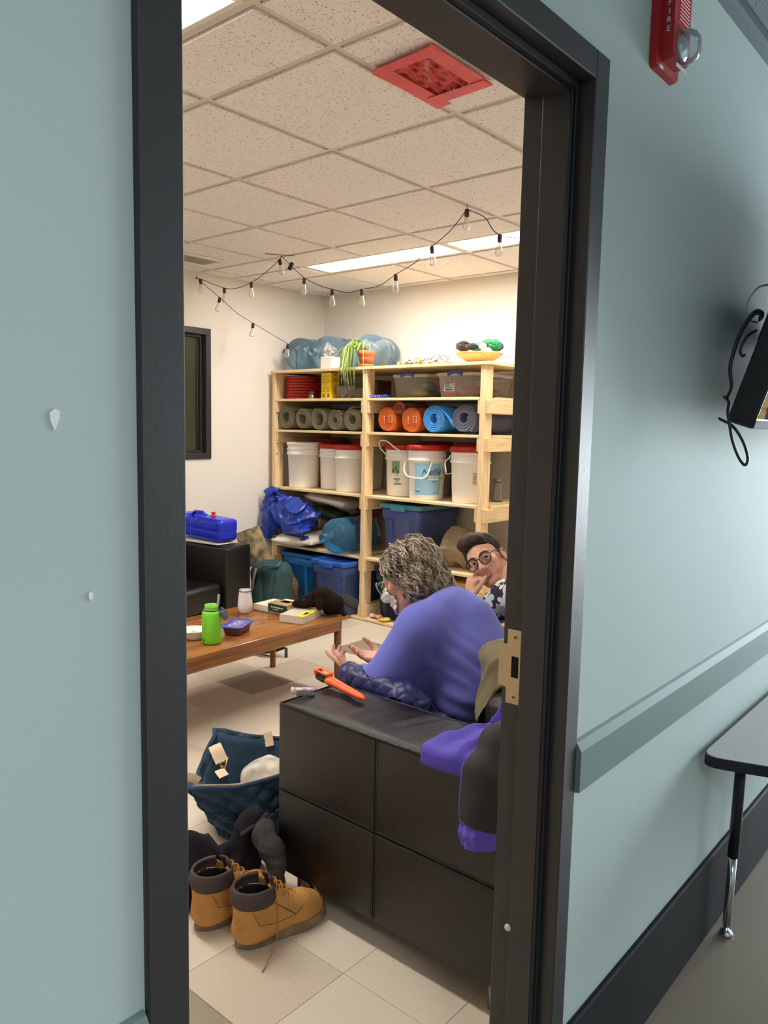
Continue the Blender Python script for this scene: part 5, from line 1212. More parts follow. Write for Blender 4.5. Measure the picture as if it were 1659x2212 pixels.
b = MB(); b.tube(catmull([W(-0.10, -0.10, 0.40), W(-0.115, -0.12, 0.33), W(-0.13, -0.10, 0.24)], 5), 0.013, 8, flat=0.5); b.build('zip_flap', mat('taupe_lining', srgb(150, 138, 122), 0.8), t)
t = thing('camouflage_roll', 'open camouflage cloth tube propped behind the backpack', 'cloth roll', (3.815, 4.480, 0.405), rot=(0, 0, 0))
M_camo = mat('camouflage_cloth', srgb(70, 72, 46), 0.85, col2=srgb(168, 142, 108), vscale=16, detail=1.0)
ax_ = Vector(W(-0.35, -0.25, 0.9)).normalized()
b = MB(); b.lathe([(0.098, 0.0), (0.098, 0.265), (0.090, 0.266), (0.090, 0.0)], 24, M=basis(W(0.0, 0.02, -0.015), tuple(f_), ax_), cap=False, ell=(0.75, 1.0)); b.build('cloth', M_camo, t)
t = thing('fur_pelt', 'scrap of brown fur beside the open blue bin', 'fur', (4.03, 4.40, 0))
def f(P): return np.maximum(s_ell(P, (0, 0, 0.15), (0.075, 0.09, 0.16))+waves(P, 14, 150, 0.006, 97)+waves(P, 8, 40, 0.012, 98), 0.001-P[:, 2])
sdf_obj('pelt', f, (-0.12, -0.13, -0.01), (0.12, 0.13, 0.35), 0.008, mat('brown_fur', srgb(116, 84, 58), 0.95, var=0.4, vscale=50, bump=0.6, bscale=200), t)
t = thing('jerrycan', 'bright blue container just showing between the far sofa arm and the backpack', 'container', (3.612, 4.565, 0))
b = MB(); b.box((0, 0, 0.23), (0.13, 0.22, 0.46), b=0.03, seg=3); b.build('can', M_jc, t)
b = MB(); b.lathe([(0.018, 0.46), (0.018, 0.48), (0.0001, 0.481)], 14, M=Matrix.Translation((0, -0.06, 0))); b.build('cap', mat('red_plastic', srgb(206, 44, 36), 0.4), t)
# strap and stick on the floor beneath the table
t = thing('hip_belt', 'black padded belt lying on the floor beneath the coffee table', 'belt', (3.14, 3.62, 0))
M_blk = mat('black_cloth', srgb(26, 24, 26), 0.85)
b = MB(); b.tube(catmull([(-0.14, 0.16, 0.03), (-0.02, 0.10, 0.035), (0.0, -0.02, 0.04), (0.07, -0.09, 0.055)], 6), [0.032]*12+[0.030, 0.028, 0.026, 0.024, 0.020, 0.016, 0.012], 10, flat=0.7); b.build('padding', M_blk, t)
b = MB(); b.box((0.060, -0.115, 0.032), (0.006, 0.026, 0.062), b=0.002); b.build('webbing', mat('teal_webbing', srgb(50, 92, 92), 0.8), t)
t = thing('stick', 'thin dark stick on the floor beyond the coffee table', 'stick', (3.70, 3.80, 0.005))
b = MB(); b.tube([(-0.10, 0.07, 0), (0.07, -0.05, 0)], 0.0048, 8); b.build('rod', M_blk, t)

# ================================================================== ON THE NEAR SOFA
AT = 0.6200
t = thing('gum_packet', 'small silver foil packet at the front corner of the sofa arm', 'packet', (1.602, 1.668, AT), -0.75)
b = MB(); b.box((0, 0, 0.0095), (0.058, 0.026, 0.019), b=0.0015); b.build('foil', mat('silver_foil', srgb(206, 204, 206), 0.22, metal=0.9, bump=0.2, bscale=90), t)
b = MB(); b.box((0.0, 0, 0.0194), (0.056, 0.024, 0.0008)); b.build('wrapper_print', mat('mauve_print', srgb(120, 90, 130), 0.4, col2=srgb(226, 220, 226), vscale=60), t)
b = MB(); b.tube([(-0.029, 0.010, 0.001), (-0.036, 0.011, 0.010), (-0.033, 0.012, 0.018)], 0.003, 6, flat=3); b.build('torn_flap', mat('white_paper', srgb(232, 228, 222), 0.8), t)
t = thing('sheath_knife', 'knife with a black handle in a bright orange sheath on the sofa arm', 'knife', (1.685, 1.600, AT))
M_os = mat('bright_orange_plastic', srgb(250, 98, 30), 0.4)
rings = []
for (s, wd, th) in ((0.0, 0.0185, 0.0135), (0.012, 0.0195, 0.0145), (0.02, 0.0175, 0.013), (0.05, 0.0165, 0.012), (0.09, 0.0155, 0.011), (0.13, 0.0140, 0.010), (0.160, 0.012, 0.009), (0.176, 0.0085, 0.007), (0.183, 0.0035, 0.003)):
    c = Vector((0.022, 0.070, 0.020)).lerp(Vector((-0.012, -0.112, 0.013)), s/0.183); dn = Vector((-0.034, -0.182, 0)).normalized(); sd = Vector((-dn.y, dn.x, 0))
    rings.append([tuple(c+sd*wd*math.cos(a)+Vector((0, 0, 1))*th*math.sin(a)) for a in [2*PI*k/16 for k in range(16)]])
V, F = loft(rings); b = MB(); b.add(V, F, True); b.build('sheath', M_os, t)
dn = Vector((-0.034, -0.182, 0)).normalized(); sd = Vector((-dn.y, dn.x, 0)); hp = Vector((0.022, 0.070, 0.020))
Mh = basis(hp-dn*0.03+Vector((0, 0, 0.012)), tuple(-dn), (0, 0, 1))
b = MB()
for (c, s) in (((0.0, 0.012, 0.008), (0.066, 0.007, 0.004)), ((0.0, -0.012, 0.008), (0.066, 0.007, 0.004)), ((0.031, 0, 0.008), (0.010, 0.03, 0.004)), ((-0.031, 0, 0.008), (0.010, 0.03, 0.004)), ((0.031, 0, 0.0), (0.008, 0.028, 0.018)), ((-0.032, 0, 0.003), (0.006, 0.024, 0.012))):
    b.box(c, s, M=Mh, b=0.0015)
b.build('belt_clip', M_os, t)
b = MB(); b.tube([hp+Vector((0, 0, -0.002)), hp-dn*0.03+Vector((0, 0, -0.004)), hp-dn*0.062+Vector((0, 0, -0.004))], [0.0115, 0.0125, 0.0105], 12); b.build('handle', mat('black_rubber_grip', srgb(28, 28, 30), 0.65), t)
# purple jacket draped over the rear of the arm
t = thing('jacket', 'purple jacket with black sleeve panels draped over the rear of the sofa arm', 'jacket', (1.65, 1.02, AT))
M_pur = mat('purple_canvas', srgb(86, 72, 186), 0.75, var=0.08, vscale=12, bump=0.15, bscale=220)
M_blkp = mat('black_canvas', srgb(34, 34, 36), 0.75, bump=0.15, bscale=220)
def drape(u, v):
    # u 0..1 across the arm from the outer face to the seat side, v 0..1 from the front edge backwards
    s = u*0.50-0.045
    x = np.where(s < 0, -0.139, np.minimum(s-0.139, 0.124)); z = np.where(s < 0, 0.016+s*0.9, 0.016)+np.maximum(s-0.263, 0)*0.45
    z = z+0.03*np.clip(v*1.3-0.2, 0, 1)*np.sin(np.clip(u*1.1, 0, 1)*PI)
    y0 = 0.125-0.20*np.clip((u-0.15)/0.85, 0, 1)**1.5*0.4
    y = y0-v*(0.24+0.02*u)
    z = z+0.006*np.sin(v*17+u*6)*np.clip(u*4, 0, 1)+0.004*np.sin(u*30+v*5)*np.clip(u*3, 0, 1)+0.010*np.exp(-((v-0.42)/0.04)**2)*np.clip(u*5, 0, 1)
    # front hem curls past the arm edge at the outer corner
    return np.stack([x-0.004*np.sin(v*9), y, z], 1)
V, F = sheet(drape, 50, 40, 0.007); link('body_panel', mesh_from('body_panel', V, F, M_pur, True), t)
b = MB(); pts = [tuple(drape(np.array([u]), np.array([0.42]))[0]+np.array([-0.002, 0, 0.004])) for u in np.linspace(0.06, 0.9, 14)]; b.tube(pts, 0.0022, 6); b.build('seam', mat('deep_purple_thread', srgb(52, 42, 130), 0.8), t)
def sleeve(P):
    d = s_chain(P, [(0.10, -0.100, 0.050), (-0.02, -0.092, 0.072), (-0.105, -0.086, 0.062), (-0.158, -0.082, 0.020), (-0.172, -0.080, -0.05), (-0.174, -0.082, -0.150)], [0.055, 0.060, 0.056, 0.046, 0.040, 0.040], 0.02)
    e = s_box(P, (-0.166, -0.084, -0.062), (0.030, 0.068, 0.105), 0.028)
    d = smin(d, e, 0.03)
    d = d+np.where(P[:, 2] < -0.095, 0.0022*np.sin(P[:, 1]*230)+0.003*np.sin(P[:, 2]*150+P[:, 1]*30), 0)+waves(P, 5, 26, 0.003, 105)
    arm_ = np.maximum(-0.1345-P[:, 0], P[:, 2]-0.014)      # stay clear of the sofa arm
    d = np.maximum(d, -arm_)
    d = np.maximum(d, P[:, 0]-0.124)
    d = np.maximum(d, -0.152-P[:, 2]-0.25*(P[:, 1]+0.084))
    return np.maximum(d, -s_ell(P, (-0.172, -0.084, -0.158), (0.024, 0.050, 0.040)))
def smat(c): return np.where(c[:, 2] < -0.095, 0, np.where((c[:, 1] > -0.030) & (c[:, 0] < -0.12), 0, 1))
sdf_obj('sleeve', sleeve, (-0.235, -0.18, -0.19), (0.17, 0.02, 0.15), 0.004, M_pur, t, mats=[M_pur, M_blkp], matfn=smat)
M_brass = mat('antique_brass', srgb(150, 126, 84), 0.35, metal=0.9)
b = MB(); pr = Vector(drape(np.array([0.14]), np.array([0.60]))[0])+Vector((-0.004, 0, 0.008))
b.tube([tuple(pr+Vector((0.010*math.sin(a)*0.75, 0.013*math.cos(a), 0.002-0.006*math.sin(a)))) for a in [2*PI*k/16 for k in range(16)]], 0.0020, 6, closed=True); b.tube([tuple(pr+Vector((0, 0.012, 0.001))), tuple(pr+Vector((0, -0.012, 0.001)))], 0.0035, 6); b.build('d_ring', M_brass, t)
b = MB(); pr = Vector(drape(np.array([0.05]), np.array([0.04]))[0]); b.box((0, 0, 0), (0.004, 0.016, 0.020), M=Matrix.Translation(pr+Vector((-0.005, -0.006, 0.002))), b=0.0015); b.build('corner_plate', M_brass, t)
# ================================================================== ON THE FLOOR BY THE SOFA
# quilted tote bag
t = thing('tote_bag', 'large navy quilted tote bag standing open on the floor beside the sofa', 'bag', (1.75, 2.05, 0))
O = np.array([1.75, 2.05, 0.0])
bot = [np.array(p)-O for p in ((1.615, 2.085, 0.004), (1.790, 1.880, 0.004), (1.900, 1.985, 0.004), (1.735, 2.185, 0.004))]
rim = [np.array(p)-O for p in ((1.512, 2.140, 0.200), (1.800, 1.850, 0.275), (1.985, 2.020, 0.262), (1.763, 2.312, 0.283))]
M_quilt = mat('navy_quilted_cotton', srgb(30, 60, 82), 0.85, var=0.12, vscale=18, bump=0.2, bscale=240, sheen=0.1)
M_line = mat('cream_lining', srgb(206, 186, 150), 0.8)
def bagside(i, j, inset=0.0, quilt=True):
    def fn(u, v):
        a = bot[i][None]*(1-u)[:, None]+bot[j][None]*u[:, None]; c = rim[i][None]*(1-u)[:, None]+rim[j][None]*u[:, None]
        p = a*(1-v)[:, None]+c*v[:, None]
        n = np.cross(bot[j]-bot[i], np.array([0, 0, 1.0])); n /= np.linalg.norm(n)
        e = np.sin(np.clip(u, 0, 1)*PI)*np.sin(np.clip(v, 0.0, 1)*PI*0.75+0.2)
        L = np.linalg.norm(rim[j]-rim[i]); q = (u*L*1.0+v*0.29)/0.088; r = (u*L*1.0-v*0.29)/0.088
        puff = 0.017*np.sqrt(np.abs(np.sin(q*PI/1.0)*np.sin(r*PI/1.0))) if quilt else 0
        sag = 0.012*np.sin(u*9+v*4)*e
        p = p+n[None]*(0.016*e+puff-inset+sag)[:, None]
        p[:, 2] -= 0.02*np.sin(u*PI)*v
        if i == 3: p[:, 2] -= 0.05*np.sin(u*PI)**2*v
        return p
    return fn
body = None
for (i, j) in ((0, 1), (1, 2), (2, 3), (3, 0)):
    V, F = sheet(bagside(i, j), 60, 34, 0.010)
    link('quilted_side', mesh_from('quilted_side', V, F, M_quilt, True), t)
    V, F = sheet(bagside(i, j, 0.016, False), 14, 10, 0.002); link('lining', mesh_from('lining', V, F, M_quilt if i in (2, 3) else M_line, True), t)
b = MB(); b.add([tuple(p) for p in bot], [(3, 2, 1, 0)]); b.build('base', M_quilt, t)
b = MB(); pts = []
for (i, j) in ((0, 1), (1, 2), (2, 3), (3, 0)):
    f0 = bagside(i, j)
    for u in np.linspace(0, 0.92, 12): pts.append(tuple(f0(np.array([u]), np.array([1.0]))[0]))
b.tube(pts, 0.0085, 8, closed=True); b.build('rim_binding', M_quilt, t)
# pocket across the front
fs = bagside(0, 1)
def pocket(u, v):
    vv = v*(0.46+0.10*np.sin(np.clip(u*1.3, 0, 1)*PI*2+1.2)*0.7); p = fs(u*0.98+0.01, vv)
    n = np.cross(bot[1]-bot[0], np.array([0, 0, 1.0])); n /= np.linalg.norm(n)
    return p+n[None]*(0.006+0.012*np.sin(u*PI)*v)[:, None]
V, F = sheet(pocket, 60, 20, 0.008); link('pocket', mesh_from('pocket', V, F, M_quilt, True), t)
M_web = mat('beige_webbing', srgb(222, 196, 164), 0.75, bump=0.2, bscale=300)
M_gold = mat('gold_metal', srgb(206, 170, 96), 0.3, metal=0.95)
def ribbon(pts, wd, nm, up, m_=M_web, th=0.0016):
    P = catmull(pts, 6); b = MB(); b.tube(P, wd/2, 4, flat=th*2/wd, upv=up, smooth=False); return b.build(nm, m_, t)
ribbon([np.array((1.545, 2.125, 0.215))-O, np.array((1.520, 2.150, 0.232))-O, np.array((1.497, 2.175, 0.205))-O, np.array((1.500, 2.190, 0.12))-O, np.array((1.515, 2.215, 0.05))-O, np.array((1.46, 2.16, 0.008))-O], 0.030, 'shoulder_strap', (-0.75, -0.6, 0.25))
ribbon([np.array((1.70, 2.245, 0.262))-O, np.array((1.672, 2.200, 0.272))-O, np.array((1.668, 2.160, 0.235))-O], 0.046, 'strap_tab', (-0.5, -0.4, 0.75))
ribbon([np.array((1.885, 2.165, 0.278))-O, np.array((1.880, 2.150, 0.250))-O, np.array((1.875, 2.140, 0.235))-O], 0.032, 'back_tab', (-0.76, -0.65, 0.15))
ribbon([np.array((1.60, 2.06, 0.235))-O, np.array((1.612, 2.10, 0.240))-O, np.array((1.632, 2.125, 0.228))-O], 0.034, 'front_tab', (-0.3, -0.3, 0.9))
b = MB(); c = Vector(np.array((1.655, 2.135, 0.236))-O)
b.tube([tuple(c+Vector((0.010*math.cos(a), -0.004*math.cos(a), 0.012*math.sin(a)))) for a in [2*PI*k/14 for k in range(14)]], 0.0022, 6, closed=True)
b.tube([tuple(c+Vector((-0.012+0.006*math.cos(a), -0.010, -0.012+0.014*math.sin(a)))) for a in [2*PI*k/14 for k in range(14)]], 0.0022, 6, closed=True)
b.tube([tuple(c+Vector((0.02, 0.0, 0.022))), tuple(c+Vector((0.004, -0.006, -0.006))), tuple(c+Vector((-0.010, -0.012, -0.026)))], 0.003, 6); b.build('snap_hook', M_gold, t)
def f(P): return s_ell(P, (0.06, 0.02, 0.155), (0.10, 0.10, 0.065))+waves(P, 8, 60, 0.006, 121)
sdf_obj('contents', f, (-0.08, -0.12, 0.06), (0.2, 0.16, 0.26), 0.007, mat('marbled_cloth', srgb(150, 158, 150), 0.8, col2=srgb(222, 206, 190), vscale=26), t)
# charcoal sweater heap
t = thing('sweater', 'dark charcoal sweater heaped on the floor behind the boots', 'sweater', (1.42, 1.79, 0))
M_char = mat('charcoal_fleece', srgb(40, 38, 42), 0.95, var=0.15, vscale=18, bump=0.35, bscale=260, spec=0.1)
def f(P):
    W_ = P+np.stack([waves(P, 4, 18, 0.012, 131), waves(P, 4, 18, 0.012, 132), waves(P, 4, 18, 0.012, 133)], 1)
    d = s_ell(W_, (-0.09, 0.12, 0.070), (0.12, 0.10, 0.110))
    d = smin(d, s_cap(W_, (-0.075, 0.12, 0.05), (-0.095, 0.10, 0.170), 0.07, 0.030), 0.04)
    d = smin(d, s_cap(W_, (0.075, 0.085, 0.05), (0.095, 0.050, 0.170), 0.070, 0.036), 0.02)
    d = smin(d, s_cap(W_, (0.035, 0.09, 0.105), (0.115, 0.020, 0.190), 0.030, 0.034), 0.012)
    d = smin(d, s_ell(W_, (0.0, 0.11, 0.04), (0.18, 0.10, 0.05)), 0.03)
    d = d-0.010*(1-np.abs(np.sin(P @ np.array([26, -20, 22], np.float32)+waves(P, 3, 12, 1.8, 134))))**3
    d = d+0.010*np.exp(-((P[:, 0]-0.02-0.35*(P[:, 2]-0.1)-0.3*P[:, 1])/0.014)**2)
    d = np.maximum(d, 0.020-P[:, 1]-0.6*np.clip(P[:, 2]-0.165, 0, 0.2)); d = np.maximum(d, -0.215-P[:, 0])
    return np.maximum(d, 0.001-P[:, 2])
sdf_obj('knit', f, (-0.24, -0.06, -0.005), (0.22, 0.26, 0.26), 0.006, M_char, t)
b = MB(); b.tube(catmull([(0.050, 0.022, 0.168), (0.090, 0.000, 0.195), (0.130, -0.014, 0.222)], 5), 0.010, 8, flat=0.6); b.build('placket', mat('charcoal_rib', srgb(40, 38, 42), 0.95), t)
b = MB(); b.lathe([(0.0001, 0.003), (0.004, 0.002), (0.005, 0.0)], 10, M=basis((0.088, -0.010, 0.182), (1, 0, 0), (-0.4, -0.8, 0.2))); b.build('button', mat('grey_button', srgb(96, 94, 96), 0.5), t)
def f(P):
    d = s_chain(P, [(0.115, -0.020, 0.185), (0.064, -0.072, 0.195), (0.058, -0.112, 0.170), (0.052, -0.142, 0.130), (0.044, -0.153, 0.108), (0.044, -0.156, 0.084)], [0.030, 0.033, 0.035, 0.029, 0.021, 0.028], 0.012)
    d = d+waves(P, 5, 60, 0.002, 135)+0.0012*np.sin(P[:, 2]*240)*(P[:, 2] < 0.19)
    return np.maximum(d, -s_ell(P, (0.044, -0.162, 0.052), (0.020, 0.020, 0.028)))
M_heath = mat('grey_heather_knit', srgb(62, 60, 60), 0.95, var=0.25, vscale=120, spec=0.1)
sdf_obj('sleeve', f, (0.01, -0.23, 0.02), (0.18, 0.03, 0.25), 0.0045, M_heath, t, mats=[M_heath, M_char], matfn=lambda c: (c[:, 2] < 0.088).astype(int))
# boots
M_tan = mat('tan_nubuck', srgb(188, 134, 68), 0.8, var=0.16, vscale=16, bump=0.25, bscale=160)
M_coll = mat('brown_padded_collar', srgb(66, 52, 48), 0.75, bump=0.1, bscale=120)
M_sole = mat('dirty_rubber_sole', srgb(150, 126, 92), 0.75, var=0.2, vscale=25, bump=0.3, bscale=60, col2=srgb(104, 82, 58))
M_dk = mat('dark_boot_lining', srgb(22, 17, 15), 0.9)
M_lace = mat('ochre_lace', srgb(176, 116, 48), 0.7)
def outline(k=1.0, n=44):
    pts = []
    for i in range(n):
        a = 2*PI*i/n; x = 0.145+0.145*math.cos(a)
        wv = np.interp(x, [0, 0.02, 0.06, 0.12, 0.19, 0.25, 0.28, 0.29], [0.004, 0.026, 0.036, 0.035, 0.047, 0.044, 0.026, 0.004])
        pts.append((x, math.copysign(wv*k, math.sin(a)) if abs(math.sin(a)) > 1e-6 else 0.0))
    return pts
def boot(label, loc, rotz, lace):
    t = thing('boot', label, 'boot', loc, rotz, 'tan work boots')
    def shell(P, g=0.0):
        foot = s_chain(P, [(0.046, 0, 0.052), (0.12, 0, 0.056), (0.20, 0, 0.050), (0.240, 0, 0.046)], [0.040-g, 0.042-g, 0.043-g, 0.039-g], 0.02)
        foot = np.maximum(foot, np.abs(P[:, 1])-(0.048-g))
        shaft = s_cap(P*np.array([0.80, 1, 1], np.float32), (0.052*0.80, 0, 0.05), (0.048*0.80, 0, 0.155), 0.044-g, 0.043-g)
        ins = s_cap(P, (0.10, 0, 0.11), (0.20, 0, 0.062), 0.034-g, 0.030-g)
        return smin(smin(foot, shaft, 0.03), ins, 0.03)
    def f(P):
        d = np.maximum(shell(P), 0.020-P[:, 2]); top = 0.150-0.10*np.clip(P[:, 0]-0.085, 0, 1)
        d = np.maximum(d, P[:, 2]-top)
        cav = np.maximum(shell(P, 0.0065), 0.045-P[:, 2]); return np.maximum(d, -cav)+waves(P, 6, 60, 0.0012, 141)
    sdf_obj('upper', f, (-0.02, -0.06, 0.015), (0.30, 0.06, 0.17), 0.0035, M_tan, t, mats=[M_tan, M_dk], matfn=lambda c: (shell(c.astype(np.float32)) < -0.004).astype(int))
    O_ = outline(); b = MB()
    rings = []
    for z, k in ((0.0, 0.94), (0.004, 0.985), (0.007, 1.0), (0.0085, 0.975), (0.010, 1.0), (0.0135, 1.0), (0.015, 0.975), (0.0165, 1.0), (0.020, 1.0), (0.0215, 0.975), (0.023, 0.995), (0.030, 0.97)):
        lift = lambda x: 0.012*max(0, (x-0.20)/0.09)**2
        rings.append([(0.145+(p[0]-0.145)*k, p[1]*k*1.03, z+lift(p[0])) for p in O_])
    V, F = loft(rings); b.add(V, F, True); b.build('sole', M_sole, t)
    # padded collar: back and sides, open at the front
    def col(u, v):
        a = PI+(u-0.5)*4.3; rx, ry = 0.0565, 0.0455
        z = 0.128+v*0.044-0.006*np.cos(a-PI)*0; puff = 0.006*np.sin(v*PI)
        return np.stack([0.060+(rx+puff)*np.cos(a), (ry+puff)*np.sin(a), z], 1)
    V, F = sheet(col, 40, 10, -0.009); link('collar', mesh_from('collar', V, F, M_coll, True), t)
    def tong(u, v):
        y = (u-0.5)*0.052*(1-0.15*v); x = 0.150-0.045*v-0.014*v*v*0-0.012*(2*u-1)**2; z = 0.092+0.095*v
        return np.stack([x, y, z], 1)
    V, F = sheet(tong, 12, 14, 0.005); link('tongue', mesh_from('tongue', V, F, M_coll, True), t)
    # front flaps with eyelets
    for s in (-1, 1):
        def flap(u, v):
            x = 0.085+u*0.085+0.010*(1-v); z = 0.172-0.085*u-0.045*(1-v)*(1-0.2*u); y = s*(0.044-0.020*v-0.002*u)
            return np.stack([x, y, z], 1)
        V, F = sheet(flap, 14, 10, 0.004*s); link('flap', mesh_from('flap', V, F, M_tan, True), t)
        b = MB(); b.tube([tuple(flap(np.array([u]), np.array([0.0]))[0]*np.array([1, 1.04, 1])) for u in np.linspace(0, 1, 8)], 0.0012, 5)
        b.tube([(0.03, s*0.047, 0.118), (0.05, s*0.0485, 0.075), (0.10, s*0.0495, 0.066), (0.16, s*0.0505, 0.068), (0.185, s*0.048, 0.085)], 0.0009, 5); b.build('stitching', mat('brown_thread', srgb(108, 66, 26), 0.8), t)
        for u in (0.05, 0.26, 0.47, 0.68, 0.9):
            p = flap(np.array([u]), np.array([0.75]))[0]; b = MB()
            b.tube([(p[0]+0.0042*math.cos(a), p[1]+s*0.001, p[2]+0.0042*math.sin(a)) for a in [2*PI*k/10 for k in range(10)]], 0.0013, 5, closed=True); b.build('eyelet', M_gold, t)
    b = MB(); E = [(0.090+0.085*u, 0.027, 0.165-0.085*u) for u in (0.05, 0.26, 0.47, 0.68, 0.9)]
    for k in range(1, 5):
        a, c = E[k], E[k-1]
        b.tube(catmull([(a[0], a[1], a[2]), (a[0]+0.010, 0.0, a[2]+0.020), (c[0]+0.004, -c[1], c[2]-0.003)], 5), 0.0019, 6); b.tube(catmull([(a[0], -a[1], a[2]), (a[0]+0.011, 0.0, a[2]+0.024), (c[0]+0.004, c[1], c[2]-0.003)], 5), 0.0019, 6)
    b.tube(catmull(lace, 7), 0.0018, 6); b.build('laces', M_lace, t)
    b = MB(); b.box((0.108, 0.0, 0.148), (0.002, 0.022, 0.012), M=Matrix.Rotation(0.2, 4, 'Y') @ Matrix.Translation((-0.03, 0, 0.018))); b.build('size_tag', mat('grey_tag', srgb(190, 186, 178), 0.8), t)
    return t
boot('tan leather work boot in front, toe pointing at the sofa leg, lace trailing', (1.272, 1.590, 0), -0.215, [(0.098, -0.030, 0.158), (0.105, -0.046, 0.12), (0.098, -0.062, 0.06), (0.075, -0.085, 0.025), (0.03, -0.115, 0.006), (0.015, -0.125, 0.003)])
boot('tan leather work boot standing behind the other, nearer the left jamb', (1.243, 1.735, 0), -0.13, [(0.098, -0.030, 0.158), (0.112, -0.048, 0.12), (0.112, -0.058, 0.08), (0.106, -0.062, 0.045)])
t = thing('shoe', 'pale shoe tip showing from behind the left door jamb', 'shoe', (1.085, 1.955, 0), -0.3)
b = MB(); V, F = loft([[(p[0]*0.8, p[1]*0.9, z) for p in outline(k)] for z, k in ((0, 0.95), (0.018, 1.0), (0.030, 0.95), (0.05, 0.7), (0.06, 0.4))]); b.add(V, F, True); b.build('upper', mat('off_white_canvas', srgb(206, 200, 186), 0.85), t)
# ================================================================== PEOPLE
M_skin = mat('skin', srgb(216, 162, 138), 0.5, var=0.05, vscale=30)
M_skin2 = mat('skin_fair', srgb(222, 172, 148), 0.5, var=0.05, vscale=30)
M_stub = mat('stubbled_skin', srgb(188, 138, 112), 0.6, var=0.12, vscale=160)
M_lip = mat('lip', srgb(190, 122, 108), 0.5)
M_trou = mat('dark_trousers', srgb(44, 46, 58), 0.85, var=0.1, bump=0.2, bscale=200)
def frame(o, fwd, up):
    """rows: local axes (left, forward, up) in world"""
    f_ = Vector(fwd).normalized(); u = Vector(up); u = (u-f_*u.dot(f_)).normalized(); l = u.cross(f_).normalized()*-1
    l = f_.cross(u)*-1
    return np.array([list(l), list(f_), list(u)], np.float32), np.array(o, np.float32)
def head_sdf(Q, jaw=1.0):
    """Q in head coordinates: x to the person's left, y forward, z up; origin mid-head, about 23 cm tall"""
    A = np.abs(Q); S = np.stack([A[:, 0], Q[:, 1], Q[:, 2]], 1)
    d = s_ell(Q, (0, -0.012, 0.036), (0.075, 0.094, 0.082))
    d = smin(d, s_ell(Q, (0, 0.022, -0.030), (0.060, 0.066, 0.078)), 0.02)
    d = smin(d, s_cap(S, (0.048, -0.005, -0.050), (0.020, 0.062, -0.094), 0.019*jaw, 0.020), 0.03)
    d = smin(d, s_ell(Q, (0, 0.072, -0.100), (0.020, 0.018, 0.016)), 0.02)
    d = smin(d, s_ell(S, (0.043, 0.058, -0.014), (0.020, 0.020, 0.018)), 0.02)
    d = smin(d, s_cap(S, (0.0, 0.084, 0.026), (0.036, 0.074, 0.026), 0.010, 0.009), 0.015)
    d = smax(d, -s_ell(S, (0.031, 0.094, 0.006), (0.019, 0.017, 0.0115)), 0.012)
    d = smin(d, s_cap(Q, (0, 0.086, 0.016), (0, 0.110, -0.026), 0.0085, 0.0125), 0.012)
    d = smin(d, s_ell(S, (0.012, 0.099, -0.030), (0.0085, 0.012, 0.008)), 0.006)
    d = smin(d, s_cap(S, (0.0, 0.093, -0.0565), (0.020, 0.080, -0.061), 0.0055, 0.003), 0.006)
    d = smin(d, s_cap(S, (0.0, 0.0915, -0.0675), (0.017, 0.081, -0.065), 0.0065, 0.003), 0.005)
    d = smax(d, -s_cap(S, (0.0, 0.101, -0.0620), (0.022, 0.085, -0.0635), 0.0016), 0.003)
    ear = s_ell(S, (0.078, -0.012, -0.002), (0.009, 0.020, 0.032)); ear = smax(ear, -s_ell(S, (0.088, -0.006, 0.0), (0.008, 0.011, 0.020)), 0.004)
    return smin(d, ear, 0.006)
def hand_sdf(P, wrist, fwd, palm, curl, thumb=1.0, size=1.0, side=1, spread=0.06):
    """wrist point, finger direction, palm normal (the way the fingers curl); side +1: thumb towards fwd x palm"""
    F_ = Vector(fwd).normalized(); N_ = Vector(palm); N_ = (N_-F_*N_.dot(F_)).normalized(); S_ = F_.cross(N_)*side
    W_ = Vector(wrist); s = size
    c = W_+F_*0.048*s
    M = np.stack([np.array(F_), np.array(S_), np.array(N_)], 1)
    d = s_box(P, tuple(c), (0.046*s, 0.038*s, 0.013*s), 0.012*s, M)
    for k, (o, L, r) in enumerate(((0.029, 0.072, 0.0088), (0.010, 0.082, 0.0092), (-0.010, 0.076, 0.0088), (-0.029, 0.060, 0.0078))):
        b0 = W_+F_*0.088*s+S_*o*s; dv = (F_+S_*o*spread/0.03).normalized(); cc = curl[k] if hasattr(curl, '__len__') else curl
        pts = [b0]; ang = cc*0.5
        for seg, q in ((0.44, 0.5), (0.32, 1.0), (0.24, 0.7)):
            dd = dv*math.cos(ang)+N_*math.sin(ang); pts.append(pts[-1]+dd*L*seg*s); ang += cc*q
        d = smin(d, s_chain(P, [tuple(p) for p in pts], [r*s, r*0.95*s, r*0.9*s, r*0.78*s], 0.002), 0.006)
    t0 = W_+F_*0.028*s+S_*0.032*s; t1 = t0+(F_*0.6+S_*0.75*thumb+N_*0.35).normalized()*0.040*s; t2 = t1+(F_*0.85+S_*0.25*thumb+N_*0.45).normalized()*0.032*s; t3 = t2+(F_*0.9+N_*0.4).normalized()*0.024*s
    return smin(d, s_chain(P, [tuple(t0), tuple(t1), tuple(t2), tuple(t3)], [0.016*s, 0.0115*s, 0.010*s, 0.008*s], 0.004), 0.010)

